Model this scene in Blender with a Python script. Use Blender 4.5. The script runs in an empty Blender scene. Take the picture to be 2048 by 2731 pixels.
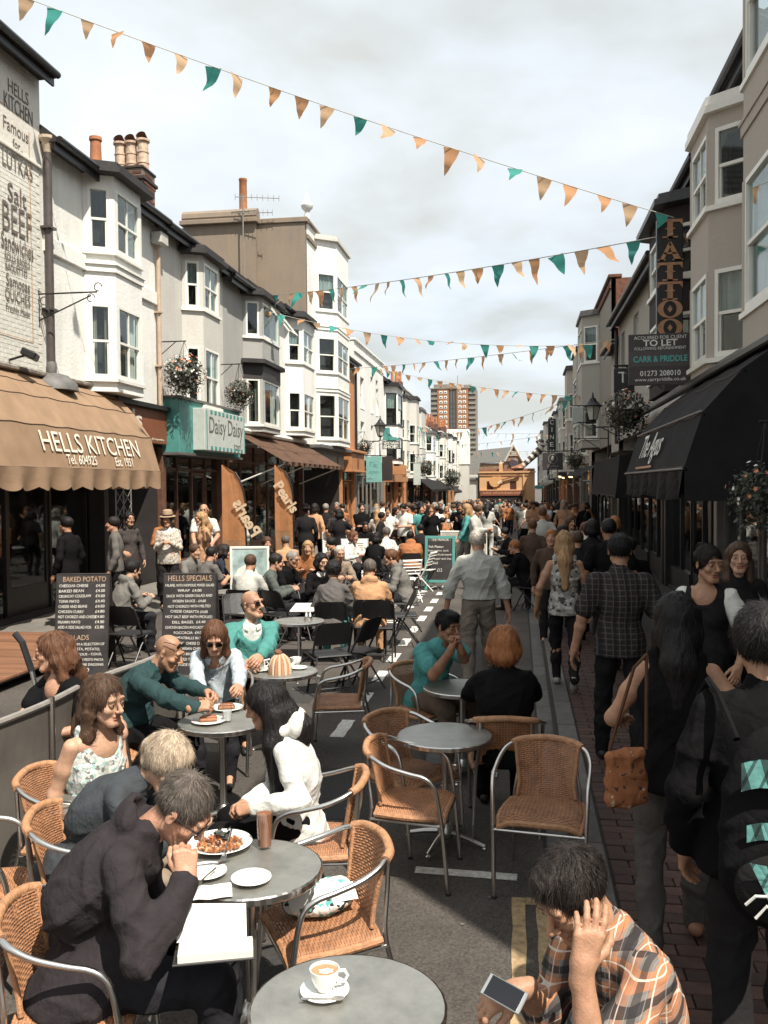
import bpy, math, random
import numpy as np
from mathutils import Vector, Matrix
SC = bpy.context.scene
COL = SC.collection
PI = math.pi
rad = math.radians
# ------------------------------------------------------------------ camera
CAM = Vector((0, 0, 2.3)); FPX = 2400.0
CR = Matrix.Rotation(rad(8.55), 3, 'Z') @ Matrix.Rotation(rad(90 - 1.75), 3, 'X') @ Matrix.Rotation(rad(-0.5), 3, 'Z')
cd = bpy.data.cameras.new('camera'); cam = bpy.data.objects.new('camera', cd); COL.objects.link(cam)
cam.matrix_world = Matrix.Translation(CAM) @ CR.to_4x4()
cd.sensor_fit = 'VERTICAL'; cd.sensor_height = 36; cd.sensor_width = 27
cd.lens = 36 * FPX / 2731; cd.clip_start = 0.05; cd.clip_end = 4000
SC.camera = cam
def ray(px, py): return CR @ Vector(((px - 1024) / FPX, -(py - 1365.5) / FPX, -1))
def G(px, py, z=0.0):            # where a sight line meets the level z
    d = ray(px, py); return CAM + d * ((z - CAM.z) / d.z)
def at(px, py, Y):               # where it reaches distance Y along the street
    d = ray(px, py); return CAM + d * (Y / d.y)
# ------------------------------------------------------------------ sky, sun, exposure
AZ, EL = 42.0, 57.0              # light travels to -X, +Y
W = bpy.data.worlds.new('World'); SC.world = W; W.use_nodes = True
nt = W.node_tree; nt.nodes.clear()
def nn(tree, t, **kw):
    n = tree.nodes.new(t)
    for k, v in kw.items():
        if k.startswith('i_'):
            n.inputs[k[2:].replace('_', ' ')].default_value = v
        else: setattr(n, k, v)
    return n
L = nt.links.new
sky = nn(nt, 'ShaderNodeTexSky', sky_type='NISHITA', sun_disc=False, sun_elevation=rad(EL), sun_rotation=rad(180 - AZ))
tc = nn(nt, 'ShaderNodeTexCoord')
sep = nn(nt, 'ShaderNodeSeparateXYZ'); L(tc.outputs['Generated'], sep.inputs[0])
zz = nn(nt, 'ShaderNodeMath', operation='MAXIMUM'); L(sep.outputs['Z'], zz.inputs[0]); zz.inputs[1].default_value = 0.0
za = nn(nt, 'ShaderNodeMath', operation='ADD'); L(zz.outputs[0], za.inputs[0]); za.inputs[1].default_value = 0.22
dx = nn(nt, 'ShaderNodeMath', operation='DIVIDE'); L(sep.outputs['X'], dx.inputs[0]); L(za.outputs[0], dx.inputs[1])
dy = nn(nt, 'ShaderNodeMath', operation='DIVIDE'); L(sep.outputs['Y'], dy.inputs[0]); L(za.outputs[0], dy.inputs[1])
cmb = nn(nt, 'ShaderNodeCombineXYZ'); L(dx.outputs[0], cmb.inputs[0]); L(dy.outputs[0], cmb.inputs[1])
n1 = nn(nt, 'ShaderNodeTexNoise', i_Scale=1.7, i_Detail=6.0, i_Roughness=0.5, i_Distortion=0.15); L(cmb.outputs[0], n1.inputs['Vector'])
mp = nn(nt, 'ShaderNodeVectorMath', operation='ADD'); L(cmb.outputs[0], mp.inputs[0]); mp.inputs[1].default_value = (3.1, 1.7, 4.0)
n2 = nn(nt, 'ShaderNodeTexNoise', i_Scale=0.8, i_Detail=8.0, i_Roughness=0.5, i_Distortion=0.2); L(mp.outputs[0], n2.inputs['Vector'])
r1 = nn(nt, 'ShaderNodeValToRGB'); L(n1.outputs[0], r1.inputs[0])
cr = r1.color_ramp; K = 7.7
cr.elements[0].position = 0.38; cr.elements[0].color = (0.565 * K, 0.585 * K, 0.565 * K, 1)
cr.elements[1].position = 0.72; cr.elements[1].color = (0.83 * K, 0.845 * K, 0.82 * K, 1)
e = cr.elements.new(0.52); e.color = (0.68 * K, 0.735 * K, 0.775 * K, 1)
r2 = nn(nt, 'ShaderNodeValToRGB'); L(n2.outputs[0], r2.inputs[0])
r2.color_ramp.elements[0].position = 0.32; r2.color_ramp.elements[0].color = (0.86, 0.86, 0.86, 1)
r2.color_ramp.elements[1].position = 0.6; r2.color_ramp.elements[1].color = (1, 1, 1, 1)
mx = nn(nt, 'ShaderNodeMix', data_type='RGBA'); L(r2.outputs[0], mx.inputs[0]); L(sky.outputs[0], mx.inputs[6]); L(r1.outputs[0], mx.inputs[7])
bg = nn(nt, 'ShaderNodeBackground', i_Strength=0.11); L(mx.outputs[2], bg.inputs[0])
wo = nn(nt, 'ShaderNodeOutputWorld'); L(bg.outputs[0], wo.inputs[0])
sl = bpy.data.lights.new('sun', 'SUN'); sl.energy = 4.9; sl.angle = rad(0.53); sl.color = (1.0, 0.94, 0.84)
so = bpy.data.objects.new('sun', sl); COL.objects.link(so)
sd = Vector((-math.cos(rad(EL)) * math.sin(rad(AZ)), math.cos(rad(EL)) * math.cos(rad(AZ)), -math.sin(rad(EL))))
so.rotation_euler = sd.to_track_quat('-Z', 'Y').to_euler(); so.location = (20, -20, 30)
vs = SC.view_settings; vs.view_transform = 'Standard'; vs.look = 'None'; vs.exposure = 0.62; vs.gamma = 1; vs.use_curve_mapping = False
SC.render.engine = 'CYCLES'
SC.cycles.max_bounces = 6; SC.cycles.diffuse_bounces = 3; SC.cycles.glossy_bounces = 3; SC.cycles.transmission_bounces = 4; SC.cycles.transparent_max_bounces = 8
SC.cycles.use_adaptive_sampling = True; SC.cycles.use_denoising = True; SC.cycles.sample_clamp_indirect = 4
# ------------------------------------------------------------------ materials
MATS = {}
def s2l(h):
    h = h.lstrip('#'); o = []
    for i in (0, 2, 4):
        c = int(h[i:i + 2], 16) / 255
        o.append(c / 12.92 if c <= .04045 else ((c + .055) / 1.055) ** 2.4)
    return tuple(o)
def newmat(name):
    m = bpy.data.materials.new(name); m.use_nodes = True
    t = m.node_tree; b = t.nodes['Principled BSDF']
    return m, t, b
def mulc(c, f): return tuple(min(1, x * f) for x in c[:3]) + (1,)
def M(name, col=(.5, .5, .5), rough=.6, metal=0.0, var=.14, scale=6.0, bump=.0, bscale=60.0, spec=.5, rnd=0.0, detail=5, coords='Object', stretch=None, attr=False, coat=0.0, wrinkle=0.0):
    """a coloured surface with mottling, fine relief and (rnd) a change of tone from piece to piece"""
    if name in MATS: return MATS[name]
    if isinstance(col, str): col = s2l(col)
    m, t, b = newmat(name); l = t.links.new
    c = nn(t, 'ShaderNodeTexCoord'); vec = c.outputs[coords]
    if stretch:
        mpn = nn(t, 'ShaderNodeMapping'); mpn.inputs['Scale'].default_value = stretch; l(vec, mpn.inputs[0]); vec = mpn.outputs[0]
    n = nn(t, 'ShaderNodeTexNoise', i_Scale=scale, i_Detail=float(detail), i_Roughness=.6); l(vec, n.inputs['Vector'])
    r = nn(t, 'ShaderNodeValToRGB'); l(n.outputs[0], r.inputs[0])
    r.color_ramp.elements[0].position = .3; r.color_ramp.elements[0].color = mulc(col, 1 - var)
    r.color_ramp.elements[1].position = .7; r.color_ramp.elements[1].color = mulc(col, 1 + var)
    out = r.outputs[0]
    if attr:
        a = nn(t, 'ShaderNodeAttribute', attribute_name='tint')
        q = nn(t, 'ShaderNodeMix', data_type='RGBA', blend_type='MULTIPLY'); q.inputs[0].default_value = 1
        l(out, q.inputs[6]); l(a.outputs['Color'], q.inputs[7]); out = q.outputs[2]
    if rnd:
        oi = nn(t, 'ShaderNodeObjectInfo')
        mr = nn(t, 'ShaderNodeMapRange'); mr.inputs[3].default_value = 1 - rnd; mr.inputs[4].default_value = 1 + rnd; l(oi.outputs['Random'], mr.inputs[0])
        q = nn(t, 'ShaderNodeMix', data_type='RGBA', blend_type='MULTIPLY'); q.inputs[0].default_value = 1
        l(out, q.inputs[6]); l(mr.outputs[0], q.inputs[7]); out = q.outputs[2]
    l(out, b.inputs['Base Color'])
    b.inputs['Roughness'].default_value = rough; b.inputs['Metallic'].default_value = metal
    b.inputs['Specular IOR Level'].default_value = spec
    if coat: b.inputs['Coat Weight'].default_value = coat; b.inputs['Coat Roughness'].default_value = .1
    if bump:
        n2 = nn(t, 'ShaderNodeTexNoise', i_Scale=bscale, i_Detail=4.0); l(vec, n2.inputs['Vector'])
        bp = nn(t, 'ShaderNodeBump', i_Strength=bump, i_Distance=.01); l(n2.outputs[0], bp.inputs['Height']); l(bp.outputs[0], b.inputs['Normal'])
        if wrinkle: wrinkles(t, c, bp, wrinkle)
    MATS[name] = m; return m
def wrinkles(t, c, bp, k):
    """creases in cloth: ridged, bent noise feeding the fine weave relief"""
    l = t.links.new; n = nn(t, 'ShaderNodeTexNoise', i_Scale=5.0, i_Detail=1.5, i_Distortion=1.8); l(c.outputs['Object'], n.inputs['Vector'])
    s_ = nn(t, 'ShaderNodeMath', operation='SUBTRACT'); l(n.outputs[0], s_.inputs[0]); s_.inputs[1].default_value = .5
    a = nn(t, 'ShaderNodeMath', operation='ABSOLUTE'); l(s_.outputs[0], a.inputs[0]); p = nn(t, 'ShaderNodeMath', operation='POWER'); l(a.outputs[0], p.inputs[0]); p.inputs[1].default_value = .6
    b2 = nn(t, 'ShaderNodeBump', i_Strength=k, i_Distance=.045); l(p.outputs[0], b2.inputs['Height']); l(b2.outputs[0], bp.inputs['Normal'])
def fabric(name, col, var=.12, rough=.85, bump=.35):
    return M('cloth_' + name, col, rough, var=var, scale=14, bump=bump, bscale=45, spec=.08, wrinkle=.2)
def stripes(name, cols, dirs, freq, base, rough=.85):
    """woven checks or stripes: for each direction, bands of one colour laid over the base"""
    m, t, b = newmat(name); l = t.links.new
    c = nn(t, 'ShaderNodeTexCoord'); cur = None
    for (col, d, f, ph, w, a) in zip(cols, dirs, freq, [x[1] for x in base[1:]], [x[2] for x in base[1:]], [x[3] for x in base[1:]]):
        dot = nn(t, 'ShaderNodeVectorMath', operation='DOT_PRODUCT'); l(c.outputs['Object'], dot.inputs[0]); dot.inputs[1].default_value = d
        ma = nn(t, 'ShaderNodeMath', operation='MULTIPLY_ADD'); l(dot.outputs['Value'], ma.inputs[0]); ma.inputs[1].default_value = f; ma.inputs[2].default_value = ph
        fr = nn(t, 'ShaderNodeMath', operation='FRACT'); l(ma.outputs[0], fr.inputs[0])
        lt = nn(t, 'ShaderNodeMath', operation='LESS_THAN'); l(fr.outputs[0], lt.inputs[0]); lt.inputs[1].default_value = w
        ml = nn(t, 'ShaderNodeMath', operation='MULTIPLY'); l(lt.outputs[0], ml.inputs[0]); ml.inputs[1].default_value = a
        q = nn(t, 'ShaderNodeMix', data_type='RGBA'); l(ml.outputs[0], q.inputs[0])
        if cur is None: q.inputs[6].default_value = tuple(base[0]) + (1,)
        else: l(cur, q.inputs[6])
        q.inputs[7].default_value = tuple(col) + (1,); cur = q.outputs[2]
    l(cur, b.inputs['Base Color']); b.inputs['Roughness'].default_value = rough; b.inputs['Specular IOR Level'].default_value = .2
    n2 = nn(t, 'ShaderNodeTexNoise', i_Scale=45.0, i_Detail=4.0); l(c.outputs['Object'], n2.inputs['Vector'])
    bp = nn(t, 'ShaderNodeBump', i_Strength=.3, i_Distance=.01); l(n2.outputs[0], bp.inputs['Height']); l(bp.outputs[0], b.inputs['Normal']); wrinkles(t, c, bp, .28)
    MATS[name] = m; return m
def spots(name, base, cols, scale, thr=.12, rough=.85):
    """a printed cloth: scattered blots of several colours"""
    m, t, b = newmat(name); l = t.links.new
    c = nn(t, 'ShaderNodeTexCoord'); cur = None
    for i, col in enumerate(cols):
        mpn = nn(t, 'ShaderNodeMapping'); mpn.inputs['Location'].default_value = (3.3 * i, 1.7 * i, .9 * i); l(c.outputs['Object'], mpn.inputs[0])
        n = nn(t, 'ShaderNodeTexNoise', i_Scale=scale * (1 + .3 * i), i_Detail=2.0); l(mpn.outputs[0], n.inputs['Vector'])
        lt = nn(t, 'ShaderNodeMath', operation='GREATER_THAN'); l(n.outputs[0], lt.inputs[0]); lt.inputs[1].default_value = .5 + thr
        q = nn(t, 'ShaderNodeMix', data_type='RGBA'); l(lt.outputs[0], q.inputs[0])
        if cur is None: q.inputs[6].default_value = tuple(base) + (1,)
        else: l(cur, q.inputs[6])
        q.inputs[7].default_value = tuple(col) + (1,); cur = q.outputs[2]
    l(cur, b.inputs['Base Color']); b.inputs['Roughness'].default_value = rough; b.inputs['Specular IOR Level'].default_value = .2
    n2 = nn(t, 'ShaderNodeTexNoise', i_Scale=45.0, i_Detail=4.0); l(c.outputs['Object'], n2.inputs['Vector'])
    bp = nn(t, 'ShaderNodeBump', i_Strength=.3, i_Distance=.01); l(n2.outputs[0], bp.inputs['Height']); l(bp.outputs[0], b.inputs['Normal']); wrinkles(t, c, bp, .28)
    MATS[name] = m; return m
def plaster(name, col, stain=(.32, .29, .25), amount=.35, bump=.25, bscale=18.0):
    """painted render with vertical run-off streaks and grime patches"""
    m, t, b = newmat(name); l = t.links.new
    c = nn(t, 'ShaderNodeTexCoord')
    mpn = nn(t, 'ShaderNodeMapping'); mpn.inputs['Scale'].default_value = (2.2, 2.2, .25); l(c.outputs['Object'], mpn.inputs[0])
    n = nn(t, 'ShaderNodeTexNoise', i_Scale=1.6, i_Detail=8.0, i_Roughness=.65); l(mpn.outputs[0], n.inputs['Vector'])
    n3 = nn(t, 'ShaderNodeTexNoise', i_Scale=.9, i_Detail=6.0, i_Roughness=.6); l(c.outputs['Object'], n3.inputs['Vector'])
    mu = nn(t, 'ShaderNodeMath', operation='MULTIPLY'); l(n.outputs[0], mu.inputs[0]); l(n3.outputs[0], mu.inputs[1])
    mr = nn(t, 'ShaderNodeMapRange'); mr.inputs[1].default_value = .2; mr.inputs[2].default_value = .45; mr.inputs[4].default_value = amount; l(mu.outputs[0], mr.inputs[0])
    q = nn(t, 'ShaderNodeMix', data_type='RGBA'); l(mr.outputs[0], q.inputs[0]); q.inputs[6].default_value = tuple(col) + (1,); q.inputs[7].default_value = tuple(stain) + (1,)
    l(q.outputs[2], b.inputs['Base Color']); b.inputs['Roughness'].default_value = .8; b.inputs['Specular IOR Level'].default_value = .25
    n2 = nn(t, 'ShaderNodeTexNoise', i_Scale=bscale, i_Detail=6.0); l(c.outputs['Object'], n2.inputs['Vector'])
    bp = nn(t, 'ShaderNodeBump', i_Strength=bump, i_Distance=.03); l(n2.outputs[0], bp.inputs['Height']); l(bp.outputs[0], b.inputs['Normal'])
    MATS[name] = m; return m
def glassmat(name, tint=(.9, .95, .95), refl=1.0):
    m = bpy.data.materials.new(name); m.use_nodes = True; t = m.node_tree; t.nodes.clear(); l = t.links.new
    o = nn(t, 'ShaderNodeOutputMaterial'); tr = nn(t, 'ShaderNodeBsdfTransparent'); tr.inputs[0].default_value = tint + (1,)
    g = nn(t, 'ShaderNodeBsdfGlossy', i_Roughness=.03); g.inputs[0].default_value = (.9, .92, .92, 1)
    f = nn(t, 'ShaderNodeLayerWeight', i_Blend=.5); pw = nn(t, 'ShaderNodeMath', operation='POWER'); l(f.outputs['Facing'], pw.inputs[0]); pw.inputs[1].default_value = 3.5
    ma = nn(t, 'ShaderNodeMath', operation='MULTIPLY_ADD'); l(pw.outputs[0], ma.inputs[0]); ma.inputs[1].default_value = .7 * refl; ma.inputs[2].default_value = .045; mxs = nn(t, 'ShaderNodeMixShader')
    l(ma.outputs[0], mxs.inputs[0]); l(tr.outputs[0], mxs.inputs[1]); l(g.outputs[0], mxs.inputs[2]); l(mxs.outputs[0], o.inputs[0])
    MATS[name] = m; return m
def asphalt():
    m, t, b = newmat('asphalt'); l = t.links.new
    c = nn(t, 'ShaderNodeTexCoord')
    n = nn(t, 'ShaderNodeTexNoise', i_Scale=.7, i_Detail=7.0, i_Roughness=.65); l(c.outputs['Object'], n.inputs['Vector'])
    v = nn(t, 'ShaderNodeTexVoronoi', i_Scale=95.0); l(c.outputs['Object'], v.inputs['Vector'])
    n2 = nn(t, 'ShaderNodeTexNoise', i_Scale=55.0, i_Detail=3.0); l(c.outputs['Object'], n2.inputs['Vector'])
    r = nn(t, 'ShaderNodeValToRGB'); l(n.outputs[0], r.inputs[0])
    r.color_ramp.elements[0].position = .3; r.color_ramp.elements[0].color = (.043, .038, .034, 1)
    r.color_ramp.elements[1].position = .72; r.color_ramp.elements[1].color = (.086, .075, .066, 1)
    r2 = nn(t, 'ShaderNodeValToRGB'); l(v.outputs['Color'], r2.inputs[0])
    r2.color_ramp.elements[0].color = (.6, .6, .6, 1); r2.color_ramp.elements[1].position = .95; r2.color_ramp.elements[1].color = (1.8, 1.75, 1.7, 1)
    q = nn(t, 'ShaderNodeMix', data_type='RGBA', blend_type='MULTIPLY'); q.inputs[0].default_value = .8; l(r.outputs[0], q.inputs[6]); l(r2.outputs[0], q.inputs[7])
    l(q.outputs[2], b.inputs['Base Color']); b.inputs['Roughness'].default_value = .88; b.inputs['Specular IOR Level'].default_value = .3
    bp = nn(t, 'ShaderNodeBump', i_Strength=.5, i_Distance=.008); l(n2.outputs[0], bp.inputs['Height']); l(bp.outputs[0], b.inputs['Normal'])
    MATS['asphalt'] = m; return m
WHITE = M('white_gloss_paint', (.78, .76, .69), .35, var=.06, scale=3, bump=.05)
BLACKP = M('black_paint', (.018, .017, .018), .4, var=.2)
DARKW = M('dark_wood', (.035, .026, .024), .5, var=.3, bump=.2, stretch=(1, 1, 6))
IRON = M('black_iron', (.02, .019, .02), .45, .3)
STEEL = M('aluminium_tube', (.62, .60, .57), .28, 1.0, var=.1)
GLASS = glassmat('window_glass', refl=.55)
CLEAR = glassmat('tumbler_glass', (.97, .985, .985), .8)
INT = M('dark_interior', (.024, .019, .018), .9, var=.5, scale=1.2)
# ------------------------------------------------------------------ mesh builder
class MB:
    def __init__(s): s.v = []; s.f = []; s.m = []; s.cur = 0
    def add(s, vs, fs, m=None):
        o = len(s.v); s.v.extend([tuple(x) for x in vs]); m = s.cur if m is None else m
        for f in fs: s.f.append(tuple(o + i for i in f)); s.m.append(m)
    def box(s, a, b, T=None, m=None):
        x0, y0, z0 = a; x1, y1, z1 = b
        vs = [Vector(p) for p in ((x0, y0, z0), (x1, y0, z0), (x1, y1, z0), (x0, y1, z0), (x0, y0, z1), (x1, y0, z1), (x1, y1, z1), (x0, y1, z1))]
        if T is not None: vs = [T @ p for p in vs]
        s.add(vs, ((0, 3, 2, 1), (4, 5, 6, 7), (0, 1, 5, 4), (1, 2, 6, 5), (2, 3, 7, 6), (3, 0, 4, 7)), m)
    def cbox(s, a, b, c=.006, T=None, m=None):     # box with chamfered edges
        A = [min(a[i], b[i]) for i in range(3)]; B = [max(a[i], b[i]) for i in range(3)]
        vs = []; ids = {}
        for i in (0, 1):
            for j in (0, 1):
                for k in (0, 1):
                    P = [(A, B)[q][n] for n, q in enumerate((i, j, k))]; sg = [1 if q == 0 else -1 for q in (i, j, k)]
                    for ax in range(3):
                        p = [P[n] + (0 if n == ax else sg[n] * c) for n in range(3)]
                        ids[(i, j, k, ax)] = len(vs); vs.append(T @ Vector(p) if T is not None else Vector(p))
        fs = []
        for ax in range(3):
            o = [n for n in range(3) if n != ax]
            for q in (0, 1):
                def key(u, w):
                    t = [0, 0, 0]; t[ax] = q; t[o[0]] = u; t[o[1]] = w; return (*t, ax)
                fs.append([ids[key(0, 0)], ids[key(1, 0)], ids[key(1, 1)], ids[key(0, 1)]])
        for ax in range(3):
            o = [n for n in range(3) if n != ax]
            for u in (0, 1):
                for w in (0, 1):
                    def key(q, fa):
                        t = [0, 0, 0]; t[ax] = q; t[o[0]] = u; t[o[1]] = w; return (*t, fa)
                    fs.append([ids[key(0, o[0])], ids[key(1, o[0])], ids[key(1, o[1])], ids[key(0, o[1])]])
        for i in (0, 1):
            for j in (0, 1):
                for k in (0, 1): fs.append([ids[(i, j, k, 0)], ids[(i, j, k, 1)], ids[(i, j, k, 2)]])
        s.add(vs, fs, m)
    def tube(s, pts, r, n=8, closed=False, cap=True, m=None):
        pts = [Vector(p) for p in pts]; N = len(pts)
        rs = r if isinstance(r, (list, tuple)) else [r] * N
        vs = []; up = None
        for i, p in enumerate(pts):
            if closed: t = pts[(i + 1) % N] - pts[i - 1]
            else: t = pts[min(i + 1, N - 1)] - pts[max(i - 1, 0)]
            t.normalize()
            if up is None: up = t.orthogonal().normalized()
            up = (up - t * up.dot(t))
            if up.length < 1e-6: up = t.orthogonal()
            up.normalize(); w = t.cross(up)
            for k in range(n):
                a = 2 * PI * k / n; vs.append(p + (up * math.cos(a) + w * math.sin(a)) * rs[i])
        fs = []
        for i in range(N if closed else N - 1):
            j = (i + 1) % N
            for k in range(n): fs.append((i * n + k, i * n + (k + 1) % n, j * n + (k + 1) % n, j * n + k))
        if cap and not closed: fs.append(tuple(range(n - 1, -1, -1))); fs.append(tuple((N - 1) * n + k for k in range(n)))
        s.add(vs, fs, m)
    def lathe(s, prof, n=24, c=(0, 0, 0), m=None, T=None):
        vs = []; fs = []; c = Vector(c)
        for (r, z) in prof:
            for k in range(n):
                a = 2 * PI * k / n; p = Vector((r * math.cos(a), r * math.sin(a), z)) + c
                vs.append(T @ p if T is not None else p)
        for i in range(len(prof) - 1):
            for k in range(n): fs.append((i * n + k, i * n + (k + 1) % n, (i + 1) * n + (k + 1) % n, (i + 1) * n + k))
        if prof[0][0] > 1e-5: fs.append(tuple(range(n - 1, -1, -1)))
        if prof[-1][0] > 1e-5: fs.append(tuple((len(prof) - 1) * n + k for k in range(n)))
        s.add(vs, fs, m)
    def prism(s, poly, h0, h1, T=None, m=None):     # polygon in local xy, from h0 to h1 along local z
        n = len(poly); vs = [Vector((x, y, h0)) for x, y in poly] + [Vector((x, y, h1)) for x, y in poly]
        if T is not None: vs = [T @ p for p in vs]
        s.add(vs, [tuple(range(n - 1, -1, -1)), tuple(range(n, 2 * n))] + [(i, (i + 1) % n, n + (i + 1) % n, n + i) for i in range(n)], m)
    def quad(s, a, b, c, d, m=None): s.add([a, b, c, d], [(0, 1, 2, 3)], m)
    def sheet(s, rows, m=None, closed=False):       # grid of points
        n = len(rows[0]); vs = [p for r in rows for p in r]; fs = []
        for i in range(len(rows) - 1):
            for k in range(n if closed else n - 1): fs.append((i * n + k, i * n + (k + 1) % n, (i + 1) * n + (k + 1) % n, (i + 1) * n + k))
        s.add(vs, fs, m)
    def mesh(s, name, mats, smooth=False):
        me = bpy.data.meshes.new(name); me.from_pydata(s.v, [], s.f)
        for m in (mats if isinstance(mats, (list, tuple)) else [mats]): me.materials.append(m)
        if any(s.m): me.polygons.foreach_set('material_index', s.m)
        me.update()
        if smooth:
            me.polygons.foreach_set('use_smooth', [True] * len(me.polygons))
            try: me.set_sharp_from_angle(angle=rad(40))
            except Exception: pass
        return me
    def build(s, name, mats, parent=None, smooth=False, kind=None, label=None):
        return put(name, s.mesh(name, mats, smooth), parent, kind, label)
ROOTM = {}
def put(name, me, parent=None, kind=None, label=None, local=None):
    o = bpy.data.objects.new(name, me); COL.objects.link(o)
    if parent is not None:
        o.parent = parent
        r = parent
        while r.parent is not None: r = r.parent
        if r.name in ROOTM and local is None: o.matrix_parent_inverse = ROOTM[r.name] if parent is r else Matrix()
    if kind: o['kind'] = kind
    if label: o['label'] = label
    return o
def tag(o, label, cat=None, group=None, kind=None):
    if kind: o['kind'] = kind
    if label: o['label'] = label
    if cat: o['category'] = cat
    if group: o['group'] = group
    return o
def thing(name, label, cat, loc=(0, 0, 0), rz=0.0, group=None, world=False):
    """an Empty at the thing's base; world=True when its parts are given in street coordinates"""
    o = bpy.data.objects.new(name, None); COL.objects.link(o); o.empty_display_size = .1
    o.location = loc; o.rotation_euler = (0, 0, rz); tag(o, label, cat, group)
    if world: ROOTM[o.name] = (Matrix.Translation(loc) @ Matrix.Rotation(rz, 4, 'Z')).inverted()
    return o
def clone(o, loc=None, rz=None, label=None, group=None):
    def cp(x, par):
        c = x.copy(); COL.objects.link(c)
        if par is not None: c.parent = par
        for ch in x.children: cp(ch, c)
        return c
    c = cp(o, None)
    if loc is not None: c.location = loc
    if rz is not None: c.rotation_euler = (0, 0, rz)
    if label: c['label'] = label
    if group: c['group'] = group
    return c
# ------------------------------------------------------------------ lettering
_TX = {}
def textmesh(txt, size, shear=0.0, bold=0.0, depth=.003, align='LEFT', res=3, sx=1.0, space=1.0, line=1.0):
    k = (txt, size, shear, bold, depth, align, res, sx, space, line)
    if k in _TX: return _TX[k]
    cu = bpy.data.curves.new('lettering', 'FONT'); cu.body = txt; cu.size = size; cu.shear = shear; cu.offset = bold; cu.extrude = depth / 2
    cu.align_x = align; cu.align_y = 'CENTER'; cu.resolution_u = res; cu.space_character = space; cu.space_line = line
    o = bpy.data.objects.new('lettering', cu); COL.objects.link(o)
    dg = bpy.context.evaluated_depsgraph_get(); dg.update()
    me = bpy.data.meshes.new_from_object(o.evaluated_get(dg))
    bpy.data.objects.remove(o); bpy.data.curves.remove(cu)
    if sx != 1.0: me.transform(Matrix.Diagonal((sx, 1, 1, 1)))
    _TX[k] = me; return me
def text(txt, size, frame, u, v, mat, parent, n=.004, name='lettering', **kw):
    """lettering laid on a plane: frame is a 4x4 with x along, y up, z out of the surface"""
    me = textmesh(txt, size, **kw).copy(); me.name = name; me.materials.clear(); me.materials.append(mat)
    me.transform(frame @ Matrix.Translation((u, v, n)))
    return put(name, me, parent)
def frame_of(o, x, y):
    x = Vector(x).normalized(); y = Vector(y); y = (y - x * x.dot(y)).normalized(); z = x.cross(y)
    return Matrix((( x[0], y[0], z[0], o[0]), (x[1], y[1], z[1], o[1]), (x[2], y[2], z[2], o[2]), (0, 0, 0, 1)))
# ------------------------------------------------------------------ the street
XL, XR = -8.1, 3.1
def zg(Y):                        # the street falls gently away beyond the first crossing
    return 0.0 if Y < 26 else -(min(Y, 135) - 26) * .016
YS = [-30, -10, 0, 10, 20, 26, 40, 60, 90, 135]
def strip(x0, x1, z, name, mat, ys=YS, parent=None):
    mb = MB(); mb.sheet([[(x0, y, zg(y) + z), (x1, y, zg(y) + z)] for y in ys]); o = mb.build(name, mat, parent); o['kind'] = 'structure'; return o
asphalt()
mb = MB(); mb.sheet([[(-1500, y, zg(y) - .06), (1500, y, zg(y) - .06)] for y in [-600, -30, 0, 26, 60, 135, 1500]]); g = mb.build('ground', M('far_ground', (.08, .075, .065), .95, var=.4, scale=.05)); g['kind'] = 'structure'
road = strip(-6.3, .165, 0, 'road', MATS['asphalt'])
stone = M('granite_kerb', (.11, .10, .09), .75, var=.25, scale=12, bump=.4, bscale=90, rnd=.28)
brickm = M('paving_brick', (.07, .036, .027), .8, var=.35, scale=9, bump=.4, bscale=50, rnd=.4)
joint = M('dark_joint', (.03, .026, .024), .95, var=.3, scale=30, bump=.4)
pave = strip(.47, XR + .2, .082, 'pavement', joint)
lp = strip(XL - .2, -6.3, .1, 'pavement', M('paving_slab', (.16, .145, .125), .85, var=.25, scale=2, bump=.3))
kerb = strip(.30, .505, .06, 'kerb', joint); mbx = MB()
mbx.sheet([[(.335, y, zg(y) - .02), (.335, y, zg(y) + .06)] for y in YS]); ko = mbx.build('kerb_face', joint, kerb)
random.seed(4)
k_me = None
def stone_at(name, x0, x1, y0, y1, z0, z1, par, mat, tilt=.0, T=None):
    mb = MB(); jz = random.uniform(-.003, .003)
    mb.cbox((x0, y0, z0), (x1, y1, z1 + jz), .008); return mb.build(name, mat, par)
y = 2.0
while y < 26:
    l = random.uniform(.82, 1.0)
    stone_at('kerbstone', .34, .50, y + .006, y + l - .006, -.05, .10, kerb, stone); y += l
chan = strip(.14, .335, .003, 'gutter_channel', joint); y = 2.0
while y < 26:
    l = random.uniform(.55, .8)
    stone_at('channel_stone', .165, .328, y + .005, y + l - .005, -.05, .014, chan, stone); y += l
far = MB(); far.sheet([[(.34, y, zg(y) + .10), (.50, y, zg(y) + .10)] for y in YS if y >= 26]); far.build('far_kerb', stone, kerb)
mb = MB(); mb.cbox((-6.42, -10, -.02), (-6.27, 26, .11), .01); lk = mb.build('kerb', stone); lk['kind'] = 'structure'
# brick pavers: nearest singly, the rest of the near pavement as one part
bm_ = MB(); bm_.cbox((.004, .004, -.05), (.212, .102, .0), .004); brick_me = bm_.mesh('paving_brick', brickm)
rest = MB(); nb = 0; y = 3.0; row = 0
while y < 13.5:
    x = .51 - (.108 if row % 2 else 0)
    while x < XR - .05:
        x0 = max(x, .51); dz = random.uniform(-.003, .003)
        if nb < 300 and x0 == x and y > 3.6 and x < 2.0:
            o = put('paving_brick', brick_me, pave); o.location = (x, y, .1 + dz); nb += 1
        else: rest.cbox((x0 + .004, y + .004, .05), (min(x + .212, XR), y + .102, .1 + dz), .004)
        x += .216
    y += .106; row += 1
ro = rest.build('paving_brick', brickm, pave); ro['kind'] = 'stuff'
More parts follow.
